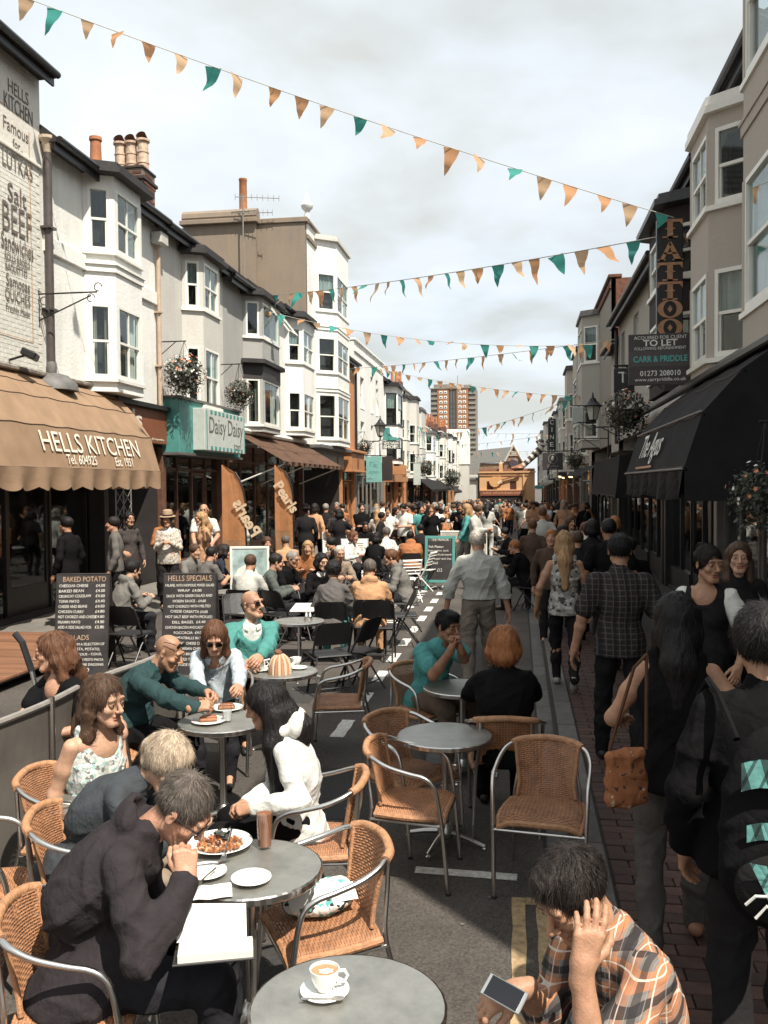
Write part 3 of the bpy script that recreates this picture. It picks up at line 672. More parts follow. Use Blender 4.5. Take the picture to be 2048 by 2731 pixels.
# tall house with the cement gable
h6, p = house('tall white house with brown cement gable and a white finial', 34.75, 40.9, -1, 11.9, WPL, zs=3.9, roof=False, parapet=.6, endm=BPL, group=GROUP)
GY = along(34.75); mb = MB(); mb.box((-12.9, GY - .2, 4), (-8.12, GY + .002, 12.45)); mb.box((-12.9, GY - .45, 4), (-10.0, GY - .19, 12.75)); mb.build('gable_wall', BPL, h6)
mb = MB(); mb.tube([(-12.95, GY - .25, 12.75), (-9.95, GY - .25, 12.75)], .28, 10); mb.cbox((-13.0, GY - .65, 12.42), (-9.9, GY, 12.6), .02); mb.cbox((-9.95, GY - .27, 12.42), (-8.0, GY + .1, 12.62), .02); mb.build('gable_coping', BPL, h6)
bay(h6, p, 36.2, 39.9, .75, .6, 3.95, 12.2, [(4.2, 6.0), (6.9, 8.3), (9.4, 10.9)], WPL, capm=GPL, curtains=(0, 0, 3), strings=(6.1, 8.6), capover=.18)
mb = MB(); mb.lathe([(.1, 0), (.12, .15), (.08, .3), (.22, .45), (.24, .55), (.2, .62), (.08, .8), (.04, 1.0), (0, 1.05)], 14, (-8.1, GY + .15, 12.6)); mb.build('finial', WPL, h6, smooth=True)
mb = MB(); mb.lathe([(.17, 0), (.16, .1), (.15, 1.2), (.165, 1.22), (.165, 1.3), (.1, 1.3)], 12, (-10.6, GY - .05, 12.95)); mb.build('chimney_pot', M('terracotta', (.38, .15, .065), .8), h6, smooth=True)
mb = MB(); mb.tube([(-10.4, GY - .75, 8.6), (-10.4, GY - .75, 13.4)], .03, 6); ae = mb.build('aerial', M('aerial_metal', (.25, .23, .2), .5, .4), h6)
for zz_, ll, aa in ((13.35, 1.7, .1), (12.75, 1.5, -.15)):
    mb = MB(); a0 = Vector((-10.7, GY - .75, zz_)); a1 = a0 + Vector((ll, aa, -.12)); mb.tube([a0, a1], .015, 5)
    for k in range(9): c = a0.lerp(a1, k / 8); mb.tube([c + Vector((0, 0, -.12)), c + Vector((0, 0, .12))], .01, 4)
    mb.build('antenna', M('aerial_metal', (.25, .23, .2), .5, .4), ae)
# orange house
h7, p = house('narrow orange house with recessed windows', 40.9, 44.5, -1, 8.2, OPL, zs=3.9, holes=[(41.9, 43.0, 4.3, 5.7), (41.9, 43.0, 6.3, 7.9)], group=GROUP)
for z0, z1 in ((4.3, 5.7), (6.3, 7.9)): sash(h7, p, 41.9, 43.0, z0, z1, n=-.12, fm=M('orange_frame', (.42, .2, .09), .6))
downpipe(h7, p, 44.45, 3.8, 8.1, BLACKP, r=.06)
shop(h7, p, 41.0, 44.4, 3.0, M('orange_shopfront', (.46, .2, .085), .55, var=.25), doors=(1,), cols=3, stall=.4)
# white houses beyond
h8, p = house('wide white house with deep window reveals beyond the orange one', 44.5, 54.0, -1, 9.0, WPL, zs=3.6, roof=False, parapet=.5, holes=[(46.2, 47.3, 4.2, 5.6), (46.2, 47.3, 6.3, 7.9), (49.4, 50.2, 4.0, 5.6), (51.2, 52, 4.0, 5.6), (49.4, 50.2, 6.3, 8.3), (51.2, 52, 6.3, 8.3)], group=GROUP)
for (a, b, c, d) in ((46.2, 47.3, 4.2, 5.6), (46.2, 47.3, 6.3, 7.9), (49.4, 50.2, 4.0, 5.6), (51.2, 52, 4.0, 5.6), (49.4, 50.2, 6.3, 8.3), (51.2, 52, 6.3, 8.3)): sash(h8, p, a, b, c, d, n=-.13)
shop(h8, p, 44.6, 53.9, 3.3, M('grey_shopfront', (.2, .18, .16), .5), doors=(2, 5), cols=7)
h9, p = house('white house with a black framed oriel window under a dark canopy', 54.0, 59.5, -1, 8.6, WPL, zs=3.6, group=GROUP)
bay(h9, p, 54.5, 57.6, .75, .4, 3.6, 8.3, [(3.9, 5.2), (6.0, 7.9)], WPL, fm=BLACKP, capm=BLACKP, capover=.35, simple=True)
shop(h9, p, 54.1, 64.9, 3.2, M('orange_shopfront', (.46, .2, .085), .55), doors=(2,), cols=6)
random.seed(21)
def terrace(side, Y, Yend, labels, tone):
    k = 0
    while Y < Yend - 2:
        w = random.uniform(4.6, 7.0); Y1 = min(Y + w, Yend); zb = zg(Y); ze = zb + random.uniform(7.6, 9.4)
        wm = random.choice(tone); par = random.random() < .35
        h, p = house(labels[k % len(labels)], Y, Y1, side, ze, wm, zs=zb + 3.2, roof=not par, parapet=.4 if par else 0, group=GROUP if side < 0 else 'houses on the shaded side')
        c0 = Y + w * .22; d = random.uniform(.45, .7)
        bay(h, p, c0, c0 + w * .52, d, .35, zb + 3.4, ze - .1, [(zb + 3.8, zb + 5.2), (zb + 5.95, zb + 7.3)], wm, fm=WHITE if random.random() < .85 else BLACKP, simple=True, capm=random.choice([SLATE, LEAD]), capover=.2)
        shop(h, p, Y + .1, Y1 - .1, zb + 3.1, random.choice([M('black_shopfront', (.02, .018, .018), .35), M('orange_shopfront', (.46, .2, .085), .55), M('grey_shopfront', (.2, .18, .16), .5), M('brown_shopfront', (.13, .062, .04), .5)]), doors=(1,), cols=3, zb=zb)
        if random.random() < .6:
            mb = MB(); cx = p.o.x + (-1.2 if side < 0 else 1.2); mb.cbox((cx - .5, Y1 - .8, ze - .3), (cx + .5, Y1 - .1, ze + 1.5), .03); st = mb.build('chimney', BRK, h)
            for q_ in (-.3, 0, .3):
                mb = MB(); mb.lathe([(.13, 0), (.11, .7), (.13, .75), (.08, .8)], 10, (cx + q_, Y1 - .45, ze + 1.5)); mb.build('chimney_pot', M('terracotta', (.38, .15, .065), .8), st)
        Y = Y1; k += 1
LBL = ['first white bay house beyond the black oriel', 'second white bay house beyond the black oriel', 'third white bay house beyond the black oriel', 'white bay house halfway to the brick tower', 'white bay house with chimneys below the brick tower', 'pale bay house left of the tower block', 'far white house near the end of the row', 'far pale house next to last in the row', 'last but two of the far white houses', 'last but one of the far white houses', 'last white house before the yellow shop', 'small white house at the very end', 'hindmost pale house of the left row', 'pale end house of the left row']
terrace(-1, 59.5, 131, LBL, [WPL, WPL, CPL, GPL])
# ------------------------------------------------------------------ right side
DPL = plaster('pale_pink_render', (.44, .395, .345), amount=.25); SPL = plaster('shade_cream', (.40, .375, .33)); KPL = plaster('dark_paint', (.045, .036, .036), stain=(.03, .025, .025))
GR = 'houses on the shaded side'
ra, p = house('unseen tall pale house shaped to shade the near road', .9, 5.2, 1, 10.8, DPL, zs=3.3, holes=[(1.6, 2.6, 4, 5.6), (3.4, 4.4, 4, 5.6), (1.6, 2.6, 7, 8.6), (3.4, 4.4, 7, 8.6)], group=GR)  # out of view; height and ends shaped to cast the near road shadow
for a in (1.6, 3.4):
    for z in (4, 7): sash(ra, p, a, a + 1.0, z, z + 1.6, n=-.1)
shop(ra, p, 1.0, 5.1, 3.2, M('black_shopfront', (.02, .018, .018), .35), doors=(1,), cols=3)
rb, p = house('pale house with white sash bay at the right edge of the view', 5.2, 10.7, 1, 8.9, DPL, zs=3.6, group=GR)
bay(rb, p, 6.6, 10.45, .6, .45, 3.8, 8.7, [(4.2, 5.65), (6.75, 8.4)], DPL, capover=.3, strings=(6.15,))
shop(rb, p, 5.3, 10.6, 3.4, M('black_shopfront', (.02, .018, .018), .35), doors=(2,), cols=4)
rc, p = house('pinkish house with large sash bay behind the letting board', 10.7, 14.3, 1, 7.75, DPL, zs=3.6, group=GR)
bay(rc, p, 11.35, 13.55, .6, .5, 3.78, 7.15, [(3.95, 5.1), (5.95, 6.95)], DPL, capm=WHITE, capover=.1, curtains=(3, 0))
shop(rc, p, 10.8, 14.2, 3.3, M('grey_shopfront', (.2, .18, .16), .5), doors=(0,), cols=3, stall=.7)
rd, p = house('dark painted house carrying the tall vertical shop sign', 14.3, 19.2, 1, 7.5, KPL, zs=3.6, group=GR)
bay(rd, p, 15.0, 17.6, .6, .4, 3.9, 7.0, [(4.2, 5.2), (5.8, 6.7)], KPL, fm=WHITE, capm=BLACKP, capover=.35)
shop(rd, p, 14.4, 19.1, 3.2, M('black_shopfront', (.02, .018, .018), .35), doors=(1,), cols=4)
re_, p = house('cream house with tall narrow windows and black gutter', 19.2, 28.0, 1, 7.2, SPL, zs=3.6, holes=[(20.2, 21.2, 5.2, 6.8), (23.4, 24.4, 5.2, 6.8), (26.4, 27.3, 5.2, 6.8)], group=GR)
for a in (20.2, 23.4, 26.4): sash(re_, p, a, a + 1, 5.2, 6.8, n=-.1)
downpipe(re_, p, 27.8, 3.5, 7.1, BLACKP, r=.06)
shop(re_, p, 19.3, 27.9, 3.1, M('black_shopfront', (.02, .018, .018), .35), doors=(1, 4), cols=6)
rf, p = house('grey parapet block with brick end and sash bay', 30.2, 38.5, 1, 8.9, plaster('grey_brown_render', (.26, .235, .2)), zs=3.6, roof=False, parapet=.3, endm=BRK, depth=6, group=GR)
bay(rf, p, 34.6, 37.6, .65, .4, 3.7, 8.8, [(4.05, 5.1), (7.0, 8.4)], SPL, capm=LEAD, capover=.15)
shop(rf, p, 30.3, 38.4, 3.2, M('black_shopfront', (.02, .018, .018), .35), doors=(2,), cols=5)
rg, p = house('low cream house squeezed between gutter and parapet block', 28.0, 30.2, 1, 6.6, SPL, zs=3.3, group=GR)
shop(rg, p, 28.05, 30.1, 3.0, M('grey_shopfront', (.2, .18, .16), .5), cols=2)
RLB = ['shaded house under the eaves beyond the parapet block', 'shaded house behind the vertical letter boxes', 'pale shaded house behind the striped sculpture', 'dark shaded house near the far end', 'shaded corner house facing the yellow shop', 'far shaded house beside the last bunting', 'shaded house halfway along the right row', 'small shaded house at the row end', 'shaded house hidden behind the crowd', 'hindmost dark house of the shaded row', 'pale shaded house just before the row end', 'narrow shaded house at the turn of the street', 'end house of the shaded row', 'shaded house two doors short of the yellow shop', 'shaded house next to the yellow shop', 'very last shaded facade']
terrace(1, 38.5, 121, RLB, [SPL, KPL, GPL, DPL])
# ------------------------------------------------------------------ the end of the street
YEL = plaster('yellow_render', (.60, .345, .18), stain=(.42, .24, .13), amount=.3); RDB = M('shop_red', (.2, .06, .035), .6)
gs = thing('guitar_shop', 'yellow shop across the street end with a large guitar on its wall', 'shop', (-1.6, 121, zg(121)), 0, None, world=True); Y0 = 121.0
def EX(px): return (px - 1385) / FPX * Y0
def EZ(py): return 2.3 + (1290 - py) / FPX * Y0
gp = Panel((0, Y0, 0), (1, 0, 0), (0, -1, 0))
x0, x1 = EX(1281), EX(1426); wz0, wz1 = EZ(1307), EZ(1284)
mb = MB(); wall(gp, x0, x1, zg(121), EZ(1262), [(EX(1300), EX(1317), wz0, wz1), (EX(1361), EX(1378), wz0, wz1)], mb); gp.box(mb, x0, x1, -6, -.2, zg(121), EZ(1262)); mb.build('facade', YEL, gs)
for a in (1300, 1361):
    mb = MB()
    gp.box(mb, EX(a), EX(a + 17), -.15, -.1, wz0, wz1); sh = mb.build('shutter', RDB, gs); mb = MB()
    for k in range(8): gp.box(mb, EX(a) + .05, EX(a + 17) - .05, -.1, -.06, wz0 + .05 + k * .135, wz0 + .12 + k * .135)
    mb.build('louvre', M('shutter_dark', (.1, .04, .03), .6), sh)
mb = MB(); gp.box(mb, x0 - .1, x1 + .1, 0, .25, EZ(1262), EZ(1258)); gp.box(mb, x0, x1, 0, .12, EZ(1269), EZ(1266)); gp.box(mb, EX(1395), EX(1399), 0, .15, zg(121), EZ(1262)); gp.box(mb, x0 + .1, EX(1400), 0, .2, EZ(1309), EZ(1306)); mb.build('cornice', YEL, gs)
mb = MB(); gp.box(mb, EX(1283), EX(1397), 0, .2, EZ(1322), EZ(1310)); fb_ = mb.build('fascia', RDB, gs)
fit('GUITAR, AMP & KEYBOARD CENTRE', frame_of((0, Y0, 0), (1, 0, 0), (0, 0, 1)), (EX(1290) + EX(1395)) / 2, EZ(1315.5), EX(1395) - EX(1290), .27, M('gold_letters', (.6, .36, .18), .6), fb_, n=.206)
mb = MB(); gp.box(mb, EX(1283), EX(1397), .02, .06, zg(121), EZ(1323)); mb.build('shop_window', INT, gs)
mb = MB(); mb.prism([(x0, 0), (x1, 0), (x1, 1.0), (x0, 1.0)], 0, .1, Matrix.Translation((0, Y0 + .4, EZ(1257)))); gp.box(mb, x0, x1, -5, -.3, EZ(1262), EZ(1251)); mb.build('roof', M('clay_tiles', (.22, .10, .06), .8, var=.4, bump=.5), gs)
mb = MB(); gp.box(mb, EX(1333), EX(1342), -1.0, .1, EZ(1258), EZ(1238)); mb.lathe([(.25, 0), (.1, .25), (0, .4)], 8, ((EX(1337)), Y0 + .4, EZ(1238))); mb.build('gable_ornament', YEL, gs)
gu = MB(); T = Matrix.Translation((EX(1326), Y0 - .18, EZ(1284))) @ Matrix.Rotation(rad(14), 4, 'Y').inverted() @ Matrix.Rotation(PI / 2, 4, 'X')
def blob(cx, cy, r, n=14): return [(cx + r * math.cos(2 * PI * i / n), cy + r * math.sin(2 * PI * i / n)) for i in range(n)]
gu.prism(blob(-.25, 0, .72), -.12, .12, T, 0); gu.prism(blob(.42, .05, .5), -.11, .11, T, 0); gu.prism([(.7, -.07), (2.6, -.06), (2.6, .08), (.7, .09)], -.02, .16, T, 1); gu.prism([(2.6, -.12), (3.2, -.1), (3.2, .16), (2.6, .16)], -.02, .14, T, 1); gu.prism([(.1, -.42), (.75, -.12), (.7, -.02), (.05, -.28)], .12, .16, T, 2)
gu.build('guitar', [M('guitar_orange', (.6, .32, .14), .4), M('guitar_neck', (.2, .09, .05), .5), WHITE], gs)
gb = MB(); gb.cbox((EX(1330) - 6.2, 121.5, zg(121)), (x0 - .2, 127, zg(121) + 5.0), .03)
nb_ = thing('annexe', 'grey slate roofed annexe left of the yellow shop', 'building', (-6, 124, zg(124)), 0, None, world=True)
gb.build('wall', GPL, nb_); mb = MB(); mb.add([(x0 - 6, 121.2, 3.0), (x0 - .1, 121.2, 3.0), (x0 - .1, 127, 6.3), (x0 - 6, 127, 6.3), (x0 - 6, 121.2, 2.8), (x0 - .1, 121.2, 2.8), (x0 - .1, 127, 6.1), (x0 - 6, 127, 6.1)], [(0, 1, 2, 3), (4, 5, 6, 7), (0, 1, 5, 4), (3, 2, 6, 7), (0, 3, 7, 4), (1, 2, 6, 5)]); mb.build('roof', M('grey_tiles', (.1, .095, .085), .8, var=.4, bump=.4), nb_)
mb = MB(); mb.cbox((-9.2, 116, 4.8), (-6.3, 118, 9.3), .03)
wb = thing('white_block', 'plain white blank wall block at the end of the left row', 'building', (-7.7, 119, zg(119)), 0, None, world=True); mb.build('wall', WPL, wb); mb = MB(); mb.box((-9.1, 116.1, zg(119)), (-6.4, 117.9, 4.8)); mb.build('lower_wall', GPL, wb)
# church hall with gable
ch = thing('church_hall', 'grey roofed hall with a pointed half timbered gable and round window', 'church', (-2, 165, -2), 0, None, world=True); Yc = 165.0
def CX(px): return (px - 1385) / FPX * Yc
def CZ(py): return 2.3 + (1290 - py) / FPX * Yc
rf_ = M('grey_tiles', (.1, .095, .085), .8, var=.4, bump=.4)
mb = MB(); a, b, c = (CX(1283), CZ(1234)), (CX(1355), CZ(1230)), (CX(1370), CZ(1190)); 
mb.add([(CX(1240), Yc, CZ(1236)), (CX(1349), Yc, CZ(1232)), (CX(1370), Yc + 7, CZ(1189)), (CX(1270), Yc + 7, CZ(1198)), (CX(1240), Yc, CZ(1238)), (CX(1349), Yc, CZ(1234)), (CX(1370), Yc + 7, CZ(1191)), (CX(1270), Yc + 7, CZ(1200))], [(0, 1, 2, 3), (4, 5, 6, 7), (0, 1, 5, 4), (1, 2, 6, 5), (2, 3, 7, 6), (3, 0, 4, 7)]); mb.build('roof', rf_, ch)
mb = MB(); mb.prism([(CX(1348), CZ(1232)), (CX(1394), CZ(1232)), (CX(1371), CZ(1190))], 0, .3, Matrix(((1, 0, 0, 0), (0, 0, 1, Yc - .6), (0, 1, 0, 0), (0, 0, 0, 1)))); mb.box((CX(1345), Yc - .3, -2), (CX(1398), Yc + 4, CZ(1232))); mb.box((CX(1240), Yc + .3, -2), (CX(1346), Yc + 6, CZ(1236))); mb.build('gable_wall', M('patterned_brick', (.24, .14, .09), .9, var=.5, scale=3), ch)
mb = MB()
for (a, b) in (((1348, 1232), (1371, 1189)), ((1394, 1232), (1371, 1189))): mb.tube([(CX(a[0]), Yc - .75, CZ(a[1])), (CX(b[0]), Yc - .75, CZ(b[1]))], .18, 6)
for py, w in ((1216, 13), (1206, 8)): mb.cbox((CX(1371 - w), Yc - .8, CZ(py + 1.5)), (CX(1371 + w), Yc - .6, CZ(py)), .02)
for k in range(6): mb.box((CX(1366 + k * 2) - .05, Yc - .75, CZ(1215)), (CX(1366 + k * 2) + .05, Yc - .62, CZ(1206)))
mb.build('bargeboard', M('pale_timber', (.5, .45, .38), .7), ch)
mb = MB(); mb.lathe([(.85, 0), (.85, .12), (.7, .2), (0, .2)], 24, T=Matrix.Translation((CX(1371), Yc - .62, CZ(1238))) @ Matrix.Rotation(PI / 2, 4, 'X')); mb.build('round_window', M('dark_rose', (.06, .045, .05), .5), ch)
# brick tower block
tb = thing('tower_block', 'tall orange brick tower block with white windows above the roofs', 'tower block', (-80, 480, 0), 0, None, world=True); Yt = 480.0
def TX(px): return (px - 1385) / FPX * Yt
def TZ(py): return 2.3 + (1290 - py) / FPX * Yt
tbr = M('tower_brick', (.33, .155, .08), .9, var=.1, scale=.3); tgr = M('tower_concrete', (.22, .2, .17), .9, var=.2, scale=.3)
tp = Panel((0, Yt, 0), (1, 0, 0), (0, -1, 0)); top = TZ(1035)
mb = MB(); mb.box((TX(1153), Yt, -3), (TX(1273), Yt + 20, top)); mb.add([(TX(1144), Yt + 18, -3), (TX(1153), Yt + .2, -3), (TX(1153), Yt + .2, top), (TX(1144), Yt + 18, top)], [(0, 1, 2, 3)]); mb.box((TX(1144), Yt + 18, -3), (TX(1180), Yt + 22, top)); mb.build('core', tgr, tb)
mb = MB(); 
for a, b in ((1171, 1201), (1222, 1253)): tp.box(mb, TX(a), TX(b), 0, .9, -3, TZ(1037))
mb.build('brick_bay', tbr, tb)
mb = MB(); tp.box(mb, TX(1201), TX(1222), 0, .5, -3, TZ(1030)); mb.build('stair_tower', tgr, tb)
gr_ = MB()
for k in range(3): gr_.box((TX(1201) + .1 + k * 1.45, Yt - .6, 0), (TX(1201) + 1.2 + k * 1.45, Yt - .51, top - 1))
for k in range(18): tp.box(gr_, TX(1201), TX(1222), .5, .55, k * 2.62, k * 2.62 + .5)
gr_.build('stair_glazing', M('tower_glass', (.06, .06, .06), .4), tb)
wmb = MB(); wmb.cbox((-.85, -.18, -.72), (.85, 0, .72), .08); wme = wmb.mesh('window', WHITE); wm2 = MB(); wm2.box((-.5, -.2, -.42), (.5, -.185, .3)); wpe = wm2.mesh('pane', M('tower_pane', (.1, .1, .1), .3))
for k in range(15):
    z = TZ(1047) - k * 2.62
    if z < 3: break
    for px in (1180.5, 1192.5, 1231, 1242.5):
        o = put('window', wme, tb); o.location = (TX(px), Yt - .9, z); o.matrix_parent_inverse = ROOTM[tb.name]; q_ = put('pane', wpe, o)
    mb = MB(); tp.box(mb, TX(1254), TX(1273), 0, 1.3, z - 1.0, z - .75); tp.box(mb, TX(1254), TX(1273), 1.2, 1.3, z - .75, z + .1, m=1); tp.box(mb, TX(1154), TX(1170), 0, 1.2, z - 1.0, z - .8); tp.box(mb, TX(1154), TX(1170), 1.1, 1.2, z - .8, z + .1, m=1)
    mb.build('balcony', [M('slab_pale', (.5, .42, .34), .8), M('balcony_panel', (.2, .19, .17), .8)], tb)
mb = MB(); tp.box(mb, TX(1160), TX(1215), -8, -2, top, TZ(1024)); tp.box(mb, TX(1150), TX(1273), -.2, 1.2, top - .5, top); tp.box(mb, TX(1240), TX(1260), -6, -1, top, TZ(1027)); mb.tube([(TX(1225), Yt, top), (TX(1225), Yt, TZ(1003))], .15, 5); mb.build('roof_plant', tgr, tb)
# ------------------------------------------------------------------ awnings, signs, lamps
def cloth2(name, col, trans=.35, var=.1):
    """thin cloth that lets some sun through"""
    m, t, b = newmat(name); l = t.links.new; b.inputs['Base Color'].default_value = tuple(col) + (1,); b.inputs['Roughness'].default_value = .85; b.inputs['Specular IOR Level'].default_value = .15
    c = nn(t, 'ShaderNodeTexCoord'); n = nn(t, 'ShaderNodeTexNoise', i_Scale=3.0, i_Detail=6.0); l(c.outputs['Object'], n.inputs['Vector'])
    r = nn(t, 'ShaderNodeValToRGB'); l(n.outputs[0], r.inputs[0]); r.color_ramp.elements[0].position = .3; r.color_ramp.elements[0].color = mulc(col, 1 - var); r.color_ramp.elements[1].position = .7; r.color_ramp.elements[1].color = mulc(col, 1 + var); l(r.outputs[0], b.inputs['Base Color'])
    tr = nn(t, 'ShaderNodeBsdfTranslucent'); l(r.outputs[0], tr.inputs[0]); mxs = nn(t, 'ShaderNodeMixShader'); mxs.inputs[0].default_value = trans
    l(b.outputs[0], mxs.inputs[1]); l(tr.outputs[0], mxs.inputs[2]); l(mxs.outputs[0], t.nodes['Material Output'].inputs[0]); MATS[name] = m; return m
def awning(label, p, Y0, Y1, prof, val, mat, fmat=None, scallop=.45, arms=True, ends=True, ribs=6, vm=None):
    a = thing('awning', label, 'awning', (p.pt((Y0 + Y1) / 2, 0, prof[0][1])), 0, 'shop awnings', world=True)
    mb = MB(); K = 40; rows = []
    for (n, z) in prof: rows.append([p.pt(Y0 + (Y1 - Y0) * i / K, n, z - .022 * abs(math.sin(PI * ribs * i / K)) * (1 if n not in (prof[0][0], prof[-1][0]) else .3)) for i in range(K + 1)])
    mb.sheet(rows); mb.build('cover', mat, a)
    n, z = prof[-1]; mb = MB(); k2 = max(24, int((Y1 - Y0) / scallop) * 8)
    def y_(i): return Y0 + (Y1 - Y0) * i / k2
    mb.sheet([[p.pt(y_(i), n + .01 + t * .05 * math.sin(y_(i) * 9), z - t * (val - .05 + .06 * abs(math.sin(PI * (y_(i) - Y0) / scallop)))) for i in range(k2 + 1)] for t in (0, .35, .7, 1)]); mb.build('valance', vm or mat, a)
    if ends:
        for y in (Y0, Y1):
            mb = MB(); q = [p.pt(y, nn_, zz_) for nn_, zz_ in prof] + [p.pt(y, 0, prof[-1][1])]; mb.add(q, [tuple(range(len(q)))]); 
            mb.sheet([[p.pt(y, prof[-1][0] * t, prof[-1][1] - d) for t in (0, .33, .66, 1)] for d in (0, val)]); mb.build('end_panel', mat, a)
    mb = MB()
    for (n, z) in prof[1:]: mb.tube([p.pt(Y0, n - .02, z - .03), p.pt(Y1, n - .02, z - .03)], .012, 6)
    mb.build('frame', fmat or IRON, a); mb = MB()
    for (n, z) in prof[1:]: mb.tube([p.pt(Y0 + (Y1 - Y0) * i / K, n + .004, z - .022 * abs(math.sin(PI * ribs * i / K)) * (1 if n != prof[-1][0] else .3) + .003) for i in range(K + 1)], .007, 5)
    mb.build('seam', M('seam_dark', (.09, .06, .045), .9), a)
    return a
pL, pR = face_panel(-1), face_panel(1)
AW = cloth2('orange_canvas', (.40, .265, .17), .3, .12)
hp = [(0.0, 4.2), (.27, 4.02), (.53, 3.76), (.88, 3.27), (1.07, 2.6)]
ha = awning('large faded orange canvas awning of the painted cafe', pL, 10.6, 17.8, hp, .34, AW, ribs=9)
tl = MB(); tl.cbox(pL.pt(10.4, -.02, 4.19), pL.pt(17.95, .12, 4.27), .02); tl.build('head_board', M('weathered_board', (.2, .17, .14), .8, var=.5, bump=.5), ha)
fa = frame_of((XL + .88, 0, 3.27), (0, 1, 0), Vector((-.19, 0, .67))); LT = M('cream_letters', (.72, .66, .55), .7, var=.1)
def fy(px): return onX(px, 1200, XL + 1.0).y
for t, a, b, v, h in (('HELLS KITCHEN', 114, 372, -.27, .33), ('Tel. 604925', 171, 251, -.55, .16), ('Est. 1951', 299, 347, -.55, .16)):
    fit(t, fa, (fy(a) + fy(b)) / 2, v, fy(b) - fy(a), h, LT, ha, n=.022, shear=.0 if h > .2 else .25)
# fascias between the shops
fs_ = thing('shop_fascia', 'rust red shop fascia with cream letters between awning and teal sign', 'shop sign', pL.pt(19.2, .1, 3.3), 0, None, world=True)
mb = MB(); pL.box(mb, 17.75, 20.42, .0, .14, 3.25, 4.0, .01); mb.build('board', M('rust_sign', (.22, .075, .035), .5, var=.1), fs_)
mb = MB(); pL.box(mb, 17.75, 20.42, .0, .24, 4.0, 4.1, .01); mb.build('cornice', BLACKP, fs_)
frL, _ = pL.frame(); fit('pearls', frL, along(18.05), 3.68, 2.1, .5, LT, fs_, n=.145, bold=.02)
fit('gifts & jewellery', frL, along(19.9), 3.34, .7, .06, LT, fs_, n=.145)
ds = thing('shop_fascia', 'teal boxed shop fascia with a white lettered panel', 'shop sign', pL.pt(22.5, .3, 3.1), 0, None, world=True)
TEAL = M('teal_paint', (.08, .27, .24), .5, var=.12, scale=3)
mb = MB(); pL.box(mb, 20.45, 24.9, .0, .42, 3.08, 4.32, .01); mb.build('back_box', TEAL, ds)
mb = MB(); pL.box(mb, 20.40, 24.95, .0, .47, 4.32, 4.38, .005); pL.box(mb, 20.40, 24.95, .0, .47, 3.02, 3.08, .005); mb.build('trim', M('grey_trim', (.12, .11, .1), .5), ds)
SB = M('sign_white', (.5, .53, .49), .5, var=.1)
mb = MB(); pL.box(mb, 21.3, 24.4, .42, .72, 3.16, 4.16, .01); mb.build('panel', SB, ds)
for k in range(9):
    for z0, z1 in ((4.05, 4.14), (3.18, 3.27)): mb = MB(); pL.box(mb, 21.7 + k * .29, 21.84 + k * .29, .72, .728, z0, z1); mb.build('border_block', TEAL, ds)
for y in (21.42, 24.3): mb = MB(); pL.box(mb, y, y + .04, .72, .73, 3.2, 4.12); mb.build('border_line', TEAL, ds)
GREYL = M('grey_letters', (.12, .115, .1), .6)
fit('Daisy', frL, along(22.22), 3.72, 1.25, .52, GREYL, ds, n=.725, bold=.0); fit('Daisy', frL, along(23.6), 3.72, 1.25, .52, GREYL, ds, n=.725); fit('too!', frL, along(23.75), 3.34, .6, .22, GREYL, ds, n=.725)
BRN = cloth2('brown_canvas', (.13, .075, .05), .2, .2)
a2 = awning('sloping brown awning on white arms beyond the teal fascia', pL, 25.4, 33.6, [(.05, 3.85), (.8, 3.42), (1.55, 2.98)], .12, BRN, fmat=WHITE, ends=False, ribs=1)
mb = MB()
for y in (25.7, 28.3, 33.2): mb.tube([pL.pt(y, .0, 2.35), pL.pt(y, 1.5, 2.93)], .022, 6)
mb.build('arm', WHITE, a2); mb = MB(); mb.tube([pL.pt(25.3, .1, 3.92), pL.pt(33.7, .1, 3.92)], .09, 8); mb.build('roller', WHITE, a2)
f5 = thing('shop_fascia', 'pale grey fascia with dark emblem beyond the brown awning', 'shop sign', pL.pt(37, .1, 3), 0, None, world=True)
mb = MB(); pL.box(mb, 34.9, 40.7, .0, .2, 3.0, 3.75, .01); mb.build('board', M('sign_grey', (.25, .23, .2), .6), f5); mb = MB(); pL.box(mb, 34.8, 40.8, 0, .55, 3.75, 3.9, .02); mb.build('cornice', LEAD, f5)
mb = MB(); mb.prism([(.0, .2), (.14, 0), (.06, -.2), (-.06, -.2), (-.14, 0)], 0, .02, frL @ Matrix.Translation((along(39.3), 3.36, .2))); mb.build('emblem', INK, f5)
OS = M('orange_sign', (.44, .2, .085), .55, var=.12)
f6 = thing('shop_fascia', 'moulded orange shop fascia with an oval emblem', 'shop sign', pL.pt(42.7, .1, 3), 0, None, world=True)
mb = MB(); pL.box(mb, 41.0, 44.4, .0, .5, 2.95, 3.8, .02); pL.box(mb, 40.9, 44.5, .0, .62, 3.8, 3.92, .02); pL.box(mb, 40.9, 44.5, 0, .56, 2.9, 2.96, .01); mb.build('board', OS, f6)
mb = MB(); mb.prism([(.25 * math.cos(a), .33 * math.sin(a)) for a in [i * PI / 8 for i in range(16)]], 0, .02, frL @ Matrix.Translation((along(42.6), 3.38, .5))); mb.build('emblem', M('rust_sign', (.22, .075, .035), .5), f6)
